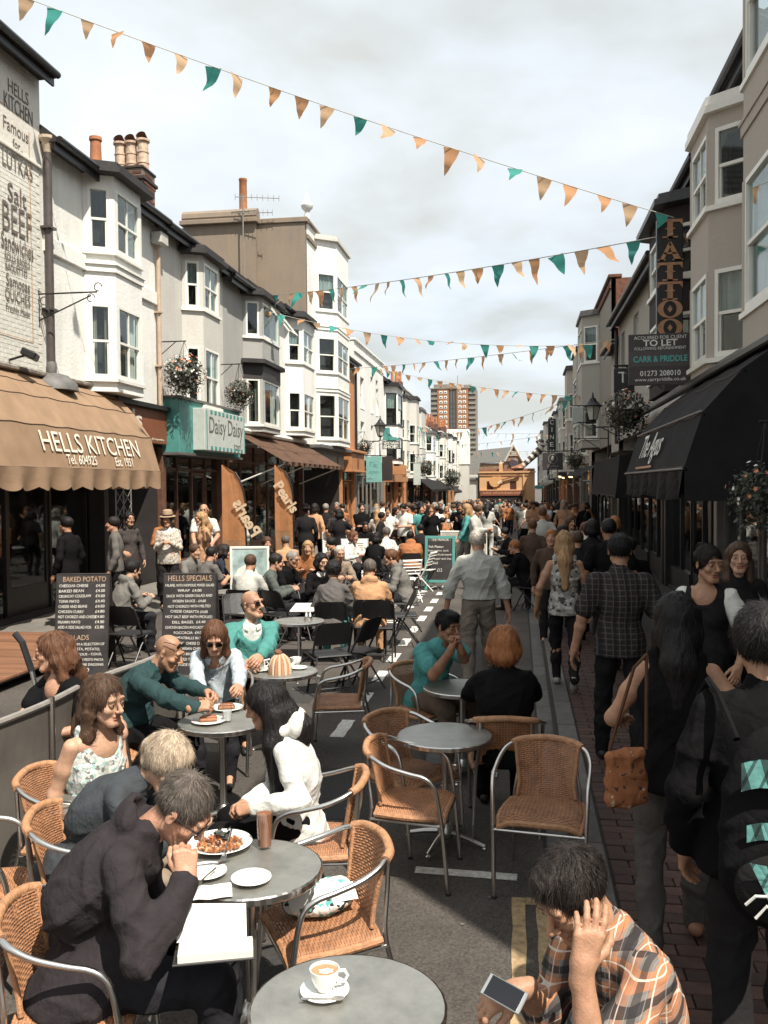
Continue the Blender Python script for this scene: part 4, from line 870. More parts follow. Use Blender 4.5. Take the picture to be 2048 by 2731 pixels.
def hang(name, label, c, w, h, mat, d=.08, cat='hanging sign', lines=(), lm=None, bracket=1):
    s = thing(name, label, cat, c, 0, None); mb = MB(); mb.cbox((-w / 2, -d / 2, -h / 2), (w / 2, d / 2, h / 2), .012); b = mb.build('board', mat, s)
    fr = frame_of((0, -d / 2, 0), (1, 0, 0), (0, 0, 1))
    for (t, u, v, ww, hh, m, kw) in lines: fit(t, fr, u, v, ww, hh, m, s, n=.004, **kw)
    if bracket:
        mb = MB(); e = (-w / 2 - .6) if bracket < 0 else (w / 2 + .6); mb.tube([(-w / 2 if bracket > 0 else w / 2, 0, h / 2 + .05), (e, 0, h / 2 + .05)], .02, 6); mb.tube([(0, 0, h / 2 + .05), (e, 0, h / 2 - .35)], .012, 6); mb.build('bracket', IRON, s)
    return s
WL = M('white_letters', (.75, .74, .68), .6)
tp_ = at(997, 1252, 46); hang('hanging_sign', 'pale teal hanging board with darker script', tp_, .82, 1.34, M('teal_speckle', (.2, .42, .38), .6, var=.3, scale=20), lines=[('Taj', .0, .22, .5, .3, TEAL, dict(shear=.3)), ('the grocer', .0, -.15, .5, .22, TEAL, dict(shear=.3)), ('open', -.2, -.5, .25, .08, INK, {})], bracket=-1)
hang('hanging_sign', 'dark brown boxed hanging sign beside the teal board', at(1033, 1250, 50), .55, 1.35, DARKW, d=.4, bracket=-1)
sh = hang('hanging_sign', 'black hanging sign with thick white lettering about shoes', at(1043, 1187, 52), 1.02, .48, BLACKP, lines=[('VEGETARIAN', 0, .11, .9, .17, WL, dict(bold=.03)), ('SHOES', 0, -.1, .9, .2, WL, dict(bold=.04))], bracket=-1)
bt = MB(); Tb = Matrix.Translation((-.5, -.06, .27)) @ Matrix(((1, 0, 0, 0), (0, 0, 1, 0), (0, 1, 0, 0), (0, 0, 0, 1)))
bt.prism([(0, 0), (.98, 0), (.98, .06), (.9, .13), (.62, .2), (.45, .38), (.42, .75), (.12, .75), (.08, .4)], -.0, .12, Tb); bt.build('boot_cutout', TEAL, sh)
f9 = thing('shop_fascia', 'orange shop fascia under the black framed oriel', 'shop sign', pL.pt(58, .1, 2.7), 0, None, world=True)
mb = MB(); pL.box(mb, 54.2, 61.5, 0, .5, 2.45, 3.6, .02); mb.build('board', OS, f9); fit('BETTER FOOD', frL, along(59.6), 3.0, 1.6, .4, M('rust_sign', (.22, .075, .035), .5), f9, n=.51)
hang('hanging_sign', 'plain orange box sign above the orange fascia', at(1064, 1255, 54.5), .78, .5, OS, d=.5, bracket=0)
hang('hanging_sign', 'grey mirrored panel at the end of the orange fascia', at(1112, 1265, 63), .5, 1.5, SB, d=.1, bracket=-1)
# canopies further up
awning('black awning hung with lights far up the left side', pL, 66, 84, [(0, 2.9), (.8, 2.6), (1.7, 1.9)], .2, cloth2('black_canvas', (.02, .018, .018), .05), ends=False, ribs=3)
awning('dark awning close to the yellow shop on the left', pL, 92, 104, [(0, 2.4), (1.5, 1.5)], .2, cloth2('black_canvas2', (.03, .025, .025), .05), ends=False)
# right hand canopy with white script
BC = cloth2('black_awning', (.022, .02, .021), .06, .2)
rp = [(0, 3.95), (.5, 3.72), (.95, 3.4), (1.33, 2.98), (1.5, 2.45)]
ra_ = awning('big black curved canopy with slanting white script', pR, 8.5, 13.2, rp, .34, BC, ribs=4, scallop=2.4)
frt = frame_of((XR - 1.5, 0, 2.45), (0, -1, 0), Vector((.17, 0, .53)))
fit('The Agus', frt, -along(11.15, XR), .28, 1.75, .42, WL, ra_, n=.03, shear=.35); 
mb = MB(); mb.box((-along(12.0, XR), .02, .028), (-along(10.6, XR), .05, .032), frt); mb.build('underline', M('orange_stripe', (.4, .18, .08), .6), ra_)
mb = MB(); mb.tube([pR.pt(8.5, 1.52, 2.43), pR.pt(13.2, 1.52, 2.43)], .012, 6); mb.tube([pR.pt(8.5, 1.34, 2.99), pR.pt(13.2, 1.34, 2.99)], .012, 6); mb.build('piping', M('grey_piping', (.2, .18, .17), .7), ra_)
ca = thing('awning_cassette', 'pale rolled awning cassette under the black cornice', 'awning', pR.pt(15, .5, 3.3), 0, None, world=True)
mb = MB(); mb.tube([pR.pt(13.3, .6, 3.5), pR.pt(18.6, .6, 3.5)], .13, 12); mb.build('roll', M('pale_roll', (.4, .37, .33), .6), ca, smooth=True); mb = MB(); pR.box(mb, 13.3, 18.6, 0, .5, 3.58, 3.7, .01); pR.box(mb, 9.5, 13.1, 0, .35, 3.55, 3.75, .01); mb.build('housing', M('pale_board', (.34, .31, .27), .6), ca)
co = thing('shop_cornice', 'black projecting cornice along the shaded shopfronts', 'cornice', pR.pt(15, .3, 3.7), 0, None, world=True)
mb = MB(); pR.box(mb, 8.6, 18.9, 0, .62, 3.70, 3.80, .02); pR.box(mb, 8.6, 18.9, 0, .52, 3.80, 3.88, .02); mb.build('moulding', BLACKP, co)
# tattoo board, letting board, small boards
tt = at(1785, 730, 15.6); hw = .42
ts = thing('shop_sign', 'tall black vertical sign with orange serif letters', 'shop sign', (tt.x, tt.y, 0), 0, None)
zt, zb_ = at(1785, 585, 15.6).z, at(1785, 900, 15.6).z
mb = MB(); mb.cbox((-hw / 2, -.06, zb_), (hw / 2, .06, zt), .012); mb.build('board', BLACKP, ts)
OL = M('orange_letters', (.42, .22, .115), .5, var=.25, scale=12)
def serif(ch, w, h):
    s = MB(); sw = w * .22; b = h * .08
    def bar(x0, x1, y0, y1): s.box((x0, y0, 0), (x1, y1, .02))
    if ch == 'T':
        bar(-sw / 2, sw / 2, -h / 2, h / 2 - h * .12); bar(-w / 2, w / 2, h / 2 - h * .14, h / 2); bar(-w * .3, w * .3, -h / 2, -h / 2 + b); 
        s.prism([(-w / 2, h / 2 - h * .14), (-w * .38, h / 2 - h * .14), (-w / 2, h / 2 - h * .34)], 0, .02); s.prism([(w / 2, h / 2 - h * .14), (w / 2, h / 2 - h * .34), (w * .38, h / 2 - h * .14)], 0, .02); s.prism([(-sw, 0), (0, -.03), (sw, 0), (0, .03)], .02, .025)
    elif ch == 'A':
        s.prism([(-w * .42, -h / 2), (-w * .26, -h / 2), (.02, h * .36), (-.02, h / 2)], 0, .02); s.prism([(w * .18, -h / 2), (w * .46, -h / 2), (.02, h / 2), (-.03, h / 2)], 0, .02); bar(-w * .26, w * .26, -h * .16, -h * .07); bar(-w * .5, -w * .18, -h / 2, -h / 2 + b * .8); bar(w * .1, w * .52, -h / 2, -h / 2 + b * .8)
    else:
        n = 28; o = [(w * .5 * math.cos(2 * PI * i / n), h * .5 * math.sin(2 * PI * i / n)) for i in range(n)]; q = [(w * .27 * math.cos(2 * PI * i / n), h * .42 * math.sin(2 * PI * i / n)) for i in range(n)]
        vs = [(x, y, 0) for x, y in o] + [(x, y, 0) for x, y in q] + [(x, y, .02) for x, y in o] + [(x, y, .02) for x, y in q]
        s.add(vs, [(2 * n + i, 2 * n + (i + 1) % n, 3 * n + (i + 1) % n, 3 * n + i) for i in range(n)] + [(i, (i + 1) % n, 2 * n + (i + 1) % n, 2 * n + i) for i in range(n)] + [(n + i, n + (i + 1) % n, 3 * n + (i + 1) % n, 3 * n + i) for i in range(n)]); s.prism([(0, .06), (.04, 0), (0, -.06), (-.04, 0)], 0, .02)
    return s
for k, (ch, py) in enumerate((('T', 613), ('A', 673), ('T', 727), ('T', 778), ('O', 826), ('O', 876))):
    a = at(1785, py, 15.6); s = serif(ch, .4, .30); T = Matrix.Translation((0, -.062, a.z)) @ Matrix.Rotation(PI / 2, 4, 'X'); s.v = [tuple(T @ Vector(v)) for v in s.v]; s.build('lettering', OL, ts)
mb = MB()
for z in (zt - .15, zt - 1.0, zb_ + .3): mb.tube([(.1, .0, z), (.95, .0, z)], .018, 6)
mb.build('bracket', IRON, ts)
b0, b1 = at(1676, 893, 14.6), at(1838, 1025, 14.6); bw, bh = b1.x - b0.x, b0.z - b1.z
lb = thing('letting_board', 'dark letting board with white and teal lettering', 'letting board', ((b0.x + b1.x) / 2, 14.6, 0), rad(-4), None)
zc = (b0.z + b1.z) / 2; mb = MB(); mb.cbox((-bw / 2, -.03, zc - bh / 2), (bw / 2, .03, zc + bh / 2), .006); mb.build('board', M('board_brown', (.05, .036, .036), .5, var=.15), lb)
mb = MB(); mb.box((-bw / 2 + .005, -.034, zc - bh * .14), (bw / 2 - .005, -.031, zc + bh * .17)); mb.build('band', M('board_grey', (.07, .062, .058), .5), lb)
fr = frame_of((0, -.03, zc), (1, 0, 0), (0, 0, 1)); TL = M('teal_letters', (.1, .42, .38), .5)
for t, v, w, h, m, bo in (('ACQUIRED FOR CLIENT', .42, .86, .075, WL, 0), ('TO LET', .32, .56, .12, WL, .02), ('FOLLOWING REFURBISHMENT', .215, .84, .055, WL, 0), ('CARR & PRIDDLE', .01, .88, .115, TL, .02), ('01273 208010', -.27, .66, .1, WL, .01), ('www.carrpriddle.co.uk', -.40, .84, .085, WL, .005)):
    fit(t, fr, .02, v * bh, w * bw, h * bh * 1.05, m, lb, n=.006, bold=bo)
mb = MB(); mb.tube([(bw / 2 - .1, .06, zc - bh / 2 - .1), (bw / 2 - .1, .06, zc + bh / 2)], .03, 6); mb.tube([(bw / 2 - .1, .06, zc), (bw / 2 + .5, .06, zc)], .025, 6); mb.build('post', DARKW, lb)
hang('hanging_sign', 'small black sign with cropped white letters behind the letting board', at(1664, 1015, 17.5), .38, .46, BLACKP, lines=[('TI', .0, .06, .22, .2, WL, {})], bracket=1)
hang('hanging_sign', 'blank pale square sign on the far right side', at(1540, 1108, 36), .42, .66, SB, d=.3, bracket=1)
hang('hanging_sign', 'narrow pale sign with dark vertical letters', at(1543, 1152, 34), .12, .6, SB, d=.3, lines=[('M\nO\nD', 0, 0, .08, .5, INK, {})], bracket=1)
cs = thing('cinema_sign', 'stack of black letter boxes on a pale column', 'shop sign', at(1472, 1290, 42), 0, None)
for k, c in enumerate('CINEMA'):
    z = at(1472, 1126.5 + 19.6 * k, 42).z - cs.location.z; mb = MB(); mb.cbox((-.165, -.1, z - .165), (.165, .1, z + .165), .01); b = mb.build('letter_box', BLACKP, cs); fit(c, frame_of((0, -.1, z), (1, 0, 0), (0, 0, 1)), 0, 0, .17 if c != 'I' else .03, .2, WL, b, n=.004)
    mb = MB(); mb.box((-.19, -.08, z - .192), (.19, .09, z - .168)); mb.build('shelf', SB, cs)
mb = MB(); mb.cbox((.17, -.05, at(1472, 1250, 42).z - cs.location.z), (.27, .1, at(1472, 1116, 42).z - cs.location.z), .01); mb.build('column', SB, cs)
ct = at(1474, 1230, 33); cof = hang('hanging_sign', 'dark square sign with a tree in a ring', ct, .72, .62, M('coffee_brown', (.04, .032, .032), .5), lines=[('Coffee', 0, -.17, .4, .09, M('dim_letters', (.3, .28, .25), .6), {}), ('Tree', 0, -.27, .26, .07, M('dim_letters', (.3, .28, .25), .6), {})], bracket=1)
mb = MB(); mb.tube([(.16 * math.cos(a), -.05, .08 + .16 * math.sin(a)) for a in [i * PI / 12 for i in range(24)]], .008, 5, closed=True); mb.lathe([(0, -.1), (.05, -.06), (.055, 0), (.03, .07), (0, .1)], 8, T=Matrix.Translation((0, -.045, .1)) @ Matrix.Diagonal((1, .15, 1, 1))); mb.build('tree_ring', M('dim_letters', (.3, .28, .25), .6), cof)
awning('dark awning over the lit cafe counter on the right', pR, 27, 38, [(0, 3.0), (.6, 2.9), (1.25, 2.55)], .1, BC, fmat=M('pale_bar', (.4, .38, .34), .5), ends=False, ribs=2)
lt_m, lt_t, lt_b = newmat('tube_light'); lt_b.inputs['Emission Color'].default_value = (1, .6, .3, 1); lt_b.inputs['Emission Strength'].default_value = 3.0
for k, (px, py, l) in enumerate(((1491, 1271, .8), (1500, 1274, 1.1), (1518, 1272, .5))):
    t = thing('strip_light', ('short warm strip light under the cafe awning, leftmost', 'long warm strip light in the middle under the cafe awning', 'shortest warm strip light on the right under the cafe awning')[k], 'strip light', at(px, py, 30), 0, 'strip lights under the cafe awning'); mb = MB(); mb.tube([(0, 0, 0), (.15, l * 2.0, .0)], .022, 6); mb.build('tube', lt_m, t)
    mb = MB(); mb.box((-.03, 0, .025), (.15, l * 2, .06)); mb.build('batten', IRON, t)
awning('black flat awning in front of the dark pub', pR, 19.5, 26, [(0, 3.05), (.9, 2.9), (1.0, 2.0)], .05, BC, ends=True, ribs=2)
ov = thing('oval_sign', 'small oval sign on a pole at the far right corner', 'sign', at(1437, 1360, 55), 0, None); T = Matrix.Translation((0, 0, at(1437, 1299, 55).z - at(1437, 1360, 55).z)) @ Matrix.Rotation(PI / 2, 4, 'X')
mb = MB(); mb.prism([(.33 * math.cos(a), .13 * math.sin(a)) for a in [i * PI / 10 for i in range(20)]], 0, .05, T); mb.build('plate', SB, ov); mb = MB(); mb.prism([(.27 * math.cos(a), .09 * math.sin(a)) for a in [i * PI / 10 for i in range(20)]], .05, .055, T); mb.build('rim', TEAL, ov); mb = MB(); mb.tube([(.2, .02, -.3), (.2, .02, 1.4)], .03, 6); mb.build('pole', IRON, ov)
# striped leg sculpture
sl_ = thing('leg_sculpture', 'giant striped stockinged leg kicking out over the street end', 'sculpture', at(1398, 1255, 70), 0, None)
M('stock_dark', (.05, .035, .03), .6); M('stock_pale', (.55, .5, .42), .6)
A, B = Vector((-.1, 0, .35)), Vector((1.35, .2, 1.75))
for k in range(9):
    mb = MB(); mb.tube([A.lerp(B, k / 9), A.lerp(B, (k + 1) / 9)], .2 + .014 * k, 12); mb.build('stripe', MATS['stock_dark' if k % 2 else 'stock_pale'], sl_, smooth=True)
for k in range(3):
    mb = MB(); d = Vector((.5 - .45 * k, 0, .55)); 
    for j in range(3): mb.tube([B + d * (j / 3), B + d * ((j + 1) / 3)], .12, 8, m=j % 2)
    mb.build('frill', [MATS['stock_dark'], MATS['stock_pale']], sl_)
mb = MB(); mb.lathe([(0, -.2), (.3, -.15), (.42, 0), (.3, .15), (0, .2)], 14, (-.4, 0, .2)); mb.tube([(-.1, 0, .35), (-.7, 0, .15), (-1.0, 0, .2)], [.22, .2, .08], 10); mb.build('shoe', M('shoe_rust', (.3, .12, .06), .4), sl_, smooth=True)
# ------------------------------------------------------------------ street lamps
LG = M('lamp_glass', (.5, .5, .45), .25, var=.1); 
def lantern(label, loc, sc, side):
    t = thing('street_lamp', label, 'street lamp', loc, 0, 'wall lanterns')
    s = sc; mb = MB(); mb.lathe([(.12 * s, -.42 * s), (.14 * s, -.4 * s), (.26 * s, .12 * s)], 4, m=0); g = mb.build('glass', LG, t)
    mb = MB()
    for k in range(4):
        a = k * PI / 2; mb.tube([(.14 * s * math.cos(a), .14 * s * math.sin(a), -.42 * s), (.275 * s * math.cos(a), .275 * s * math.sin(a), .13 * s)], .016 * s, 5)
    mb.lathe([(.0, -.5 * s), (.05 * s, -.48 * s), (.15 * s, -.42 * s), (.15 * s, -.39 * s)], 8); mb.build('cage', IRON, t)
    mb = MB(); mb.lathe([(.36 * s, .11 * s), (.37 * s, .15 * s), (.28 * s, .2 * s), (.13 * s, .36 * s), (.12 * s, .42 * s), (.05 * s, .46 * s), (.05 * s, .52 * s), (.02 * s, .56 * s), (.035 * s, .6 * s), (0, .68 * s)], 12); mb.build('cap', IRON, t, smooth=True)
    mb = MB(); d = 1 if side > 0 else -1
    mb.tube([(0, 0, -.48 * s), (0, 0, -.62 * s), (d * .08 * s, 0, -.68 * s), (d * 1.0 * s, 0, -.68 * s)], .028 * s, 6); mb.tube([(d * .3 * s, 0, -.68 * s), (d * .6 * s, 0, -.85 * s), (d * .97 * s, 0, -1.05 * s)], .018 * s, 6); mb.box((d * .96 * s - .02, -.06, -1.2 * s), (d * .96 * s + .02, .06, -.5 * s)); mb.build('bracket', IRON, t)
lantern('black wall lantern on a bracket by the white reveals house', at(1014, 1142, 47), 1.0, -1)
lantern('smaller black wall lantern beyond the shoe sign', at(1103, 1200, 70), .9, -1)
lantern('black wall lantern on the shaded side before the cream bay', at(1581, 1092, 22), .62, 1)
# ------------------------------------------------------------------ hanging baskets
LEAF = M('basket_leaf', (.055, .06, .042), .7, var=.5, scale=9); FW = M('white_petals', (.7, .66, .6), .7); FO = M('orange_petals', (.55, .2, .1), .7, var=.3); MOSS = M('moss_liner', (.035, .03, .022), .95, var=.4, bump=.8)
def basket(label, c, r, seed, side, fl=110, hang_=.7, arm=None):
    rn = random.Random(seed); t = thing('hanging_basket', label, 'hanging basket', c, 0, 'flower baskets on the walls')
    mb = MB(); mb.lathe([(0, -r * .75), (r * .4, -r * .62), (r * .62, -r * .3), (r * .66, 0), (.0, .02)], 16); mb.build('basket', MOSS, t, smooth=True)
    lf = MB()
    for i in range(1300):
        u = Vector((rn.gauss(0, 1), rn.gauss(0, 1), rn.gauss(0, 1))).normalized(); q = r * rn.uniform(.62, 1.02) * (1.0 if u.z > -.3 else .9); p0 = Vector((u.x * q, u.y * q, u.z * q * .95 - (.12 * r)))
        if u.z < .1 and rn.random() < .45: p0.z -= r * rn.uniform(0, .55)
        a = Vector((rn.gauss(0, 1), rn.gauss(0, 1), rn.gauss(0, 1))).normalized(); b = a.cross(u).normalized(); s = r * rn.uniform(.05, .1)
        lf.add([p0 - a * s, p0 + b * s * .55, p0 + a * s, p0 - b * s * .55], [(0, 1, 2, 3)])
    o = lf.build('foliage', LEAF, t); o['kind'] = 'stuff'
    f = MB()
    for i in range(fl):
        u = Vector((rn.gauss(0, 1), rn.gauss(0, 1), rn.gauss(.35, 1))).normalized(); q = r * rn.uniform(.97, 1.1); p0 = u * q - Vector((0, 0, .12 * r)); a = u.orthogonal().normalized(); b = u.cross(a); s = r * rn.uniform(.05, .085); m = 1 if rn.random() < .42 else 0
        f.add([p0] + [p0 + (a * math.cos(k * PI / 5) + b * math.sin(k * PI / 5)) * s * (1 if k % 2 else .6) + u * s * .2 for k in range(10)], [(0, 1 + k, 1 + (k + 1) % 10) for k in range(10)], m)
    o = f.build('flowers', [FW, FO], t); o['kind'] = 'stuff'; o.name = 'blossom'
    mb = MB(); top = (0, 0, r + hang_)
    for k in range(3): mb.tube([(r * .6 * math.cos(k * 2.1), r * .6 * math.sin(k * 2.1), 0), top], .006, 4)
    if arm:
        d, al = arm; mb.tube([(-d * .05, 0, r + hang_), (d * al, 0, r + hang_)], .014, 6); mb.tube([(d * al * .25, 0, r + hang_), (d * al, 0, r + hang_ - .45)], .01, 6); mb.box((d * al - .02, -.03, r + hang_ - .55), (d * al + .02, .03, r + hang_ + .25))
    mb.build('bracket', IRON, t)
basket('big flower basket hanging before the grey house pipe', at(492, 996, 19.6), .48, 1, -1, 130, .25, (-1, .75))
basket('smaller flower basket hanging left of the dark hooded bay', at(638, 1045, 23.6), .4, 2, -1, 70, .35, (-1, .7))
basket('flower basket beside the lantern on the orange house corner', at(972, 1190, 45), .42, 3, -1, 90, .3, (-1, .7))
basket('dark flower basket above the far left black awning', at(1135, 1245, 66), .62, 4, -1, 60, .3, (-1, .9))
basket('leafy basket beyond the black awning', at(1205, 1272, 85), .9, 5, -1, 30, .3, (-1, .9))
basket('shaded flower basket beneath the letting board', at(1672, 1093, 16.5), .42, 6, 1, 50, .25, (1, .8))
basket('flower basket in shade at the right picture edge', at(2040, 1310, 8.2), .3, 7, 1, 60, .3, (1, .8))
basket('leafy shaded basket over the dark pub front', at(1535, 1225, 26), .28, 8, 1, 20, .3, (1, .9))
# bracket and floodlight on the cafe wall
br = thing('sign_bracket', 'empty scrolled iron sign bracket on the cafe wall', 'bracket', pL.pt(15.3, 0, 5.4), 0, None); mb = MB()
mb.tube([(0, 0, -.35), (0, 0, .3)], .015, 6); mb.tube([(0, .0, .2), (1.05, .02, .2)], .014, 6); mb.tube([(0, 0, -.25), (.95, 0, .14)], .012, 6)
for c in ((1.08, .28), (.95, .1), (.1, .08), (.12, -.12)): mb.tube([(c[0] + .07 * math.cos(a), 0, c[1] + .07 * math.sin(a)) for a in [i * .7 for i in range(8)]], .009, 5)
mb.build('scrollwork', IRON, br)
fl_ = thing('floodlight', 'small black floodlight above the orange awning', 'floodlight', pL.pt(14.45, .3, 4.45), rad(20), None); mb = MB(); mb.cbox((-.1, -.18, -.06), (.14, .18, .06), .02, Matrix.Rotation(rad(25), 4, 'Y')); mb.build('housing', IRON, fl_); mb = MB(); mb.tube([(-.3, 0, -.1), (0, 0, 0)], .02, 6); mb.build('arm', IRON, fl_)
# ------------------------------------------------------------------ bunting
BO = cloth2('pennant_orange', (.66, .36, .19), .5, .08); BO2 = cloth2('pennant_tan', (.74, .5, .31), .55, .06); BT = cloth2('pennant_teal', (.075, .34, .29), .4, .08); CORD = M('bunting_cord', (.4, .38, .34), .8)
def penmesh(k, mat):
    rn = random.Random(k); mb = MB(); N = 6; w = .225; h = rn.uniform(.26, .36); c1 = rn.uniform(-.6, .6); sw = rn.uniform(-.18, .18); rows = []
    for i in range(N + 1):
        t = i / N; hw_ = w * .5 * (1 - t) ** .85 + .004
        rows.append([Vector((x * hw_ + sw * h * t * t + .02 * math.sin(3 * t), c1 * .12 * t * t + .03 * math.sin(2.5 * t * PI + c1) * t, -h * t * (1 - .25 * abs(sw) * t))) for x in (-1, -.33, .33, 1)])
    mb.sheet(rows); return mb.mesh('pennant', mat, True)
PM = [[penmesh(k * 7 + j, m) for k in range(5)] for j, m in enumerate((BO, BO2, BT))]
def bunting(label, A, B, n, sag, scale=1.0, seed=0, wind=.3, pattern=(2, 0, 1)):
    if seed > 1: n = int(n * 1.3); scale *= 1.12
    rn = random.Random(seed); A, B = Vector(A), Vector(B); t = thing('bunting', label, 'bunting', A, 0, 'strings of bunting across the street')
    D = B - A; mb = MB(); f = lambda s: D * s - Vector((0, 0, sag * 4 * s * (1 - s))); mb.tube([f(i / 30) for i in range(31)], .007 * max(1, scale), 5); mb.build('cord', CORD, t)
    yaw = math.atan2(D.y, D.x)
    for i in range(n):
        s = (i + .5 + rn.uniform(-.15, .15)) / n; k = pattern[i % len(pattern)]
        o = put('pennant', rn.choice(PM[k]), t); o.location = f(s) - Vector((0, 0, .006)); sl = math.atan2(f(s + .01).z - f(s - .01).z, (f(s + .01) - f(s - .01)).xy.length)
        o.rotation_euler = Matrix.Rotation(yaw, 3, 'Z').__matmul__(Matrix.Rotation(-sl, 3, 'Y')).__matmul__(Matrix.Rotation(rn.gauss(0, wind), 3, 'X')).__matmul__(Matrix.Rotation(rn.gauss(0, .25), 3, 'Z')).to_euler(); o.scale = (scale * rn.uniform(.9, 1.2),) * 3
A1 = at(-60, -55, 13.4); P1 = at(1797, 580, 15.4)
bunting('nearest bunting rising across the whole sky to the left', A1, P1, 23, .12, 1.06, 1, .5, (0, 1, 2, 1, 0))
bunting('second bunting meeting the nearest one at the tall sign', at(700, 790, 28), P1 + Vector((0, .05, -.25)), 21, .12, 1.15, 2, .4, (0, 2, 1))
bunting('long nearly level bunting below the second one', at(648, 812, 27), at(1640, 915, 27), 17, .5, 1.0, 3, .6, (0, 1, 2))
bunting('bunting rising right from the orange house', at(905, 985, 43), at(1640, 905, 26), 17, .1, 1.2, 4, .4, (1, 2, 0))
bunting('bunting sagging from the white reveals house to the right', at(975, 975, 52), at(1532, 1058, 45), 15, .25, 1.35, 5, .4, (0, 1, 2, 0))
bunting('bunting before the tower climbing to the right eaves', at(1110, 1160, 70), at(1560, 1050, 33), 20, .5, 1.1, 6, .4, (2, 0, 1))
bunting('far bunting level under the rising one', at(1190, 1150, 90), at(1450, 1156, 62), 12, .1, 1.3, 7, .5, (0, 2, 1))
bunting('far bunting crossing before the grey roof', at(1220, 1186, 105), at(1470, 1158, 60), 13, .15, 1.3, 8, .5, (1, 2, 0))
bunting('farthest bunting just over the yellow shop', at(1235, 1206, 118), at(1480, 1200, 75), 16, .1, 1.4, 9, .4, (1, 0, 2))
bunting('small bunting crossing at the white bay row', at(1110, 1138, 68), at(1150, 1140, 74), 5, .05, 1.6, 10, .3, (0, 2, 0))
# ------------------------------------------------------------------ cafe furniture
def tangle_mat():
    return M('rattan', (.345, .162, .08), .55, var=.3, scale=14, bump=.25, bscale=120, spec=.4, rnd=.12)
RAT = tangle_mat(); RATD = M('rattan_wrap', (.41, .208, .105), .5, var=.25, scale=30, bump=.6, bscale=90, stretch=(1, 1, 1), spec=.4)
def weave(P, N, nu, nv, wv=.0042, wu=.003, amp=.0022):
    """real strands going over and under the ribs; P(u,v) a point, N(u,v) the normal"""
    mb = MB(); seg = nu * 2
    for i in range(nv):
        v = (i + .5) / nv; A = []; B = []; C = []
        for k in range(seg + 1):
            u = k / seg; s = amp * math.cos(PI * (k + (i % 2) * 2) / 2 ) * 1.0
            s = amp * (1 if ((k // 2 + i) % 2) else -1) * (1 if k % 2 else 0)
            p = P(u, v); n = N(u, v); d = (P(u, min(1, v + .01)) - P(u, max(0, v - .01))).normalized() * wv
            A.append(p + n * s - d); B.append(p + n * (s + .0022)); C.append(p + n * s + d)
        mb.sheet([A, B, C])
        mb.sheet([[a - N(0, v) * .0012 for a in A], [c - N(0, v) * .0012 for c in C]])
    for j in range(nu):
        u = (j + .5) / nu; A = []; C = []
        for k in range(9):
            v = k / 8; p = P(u, v); d = (P(min(1, u + .01), v) - P(max(0, u - .01), v)).normalized() * wu; A.append(p - d); C.append(p + d)
        mb.sheet([A, C])
    return mb
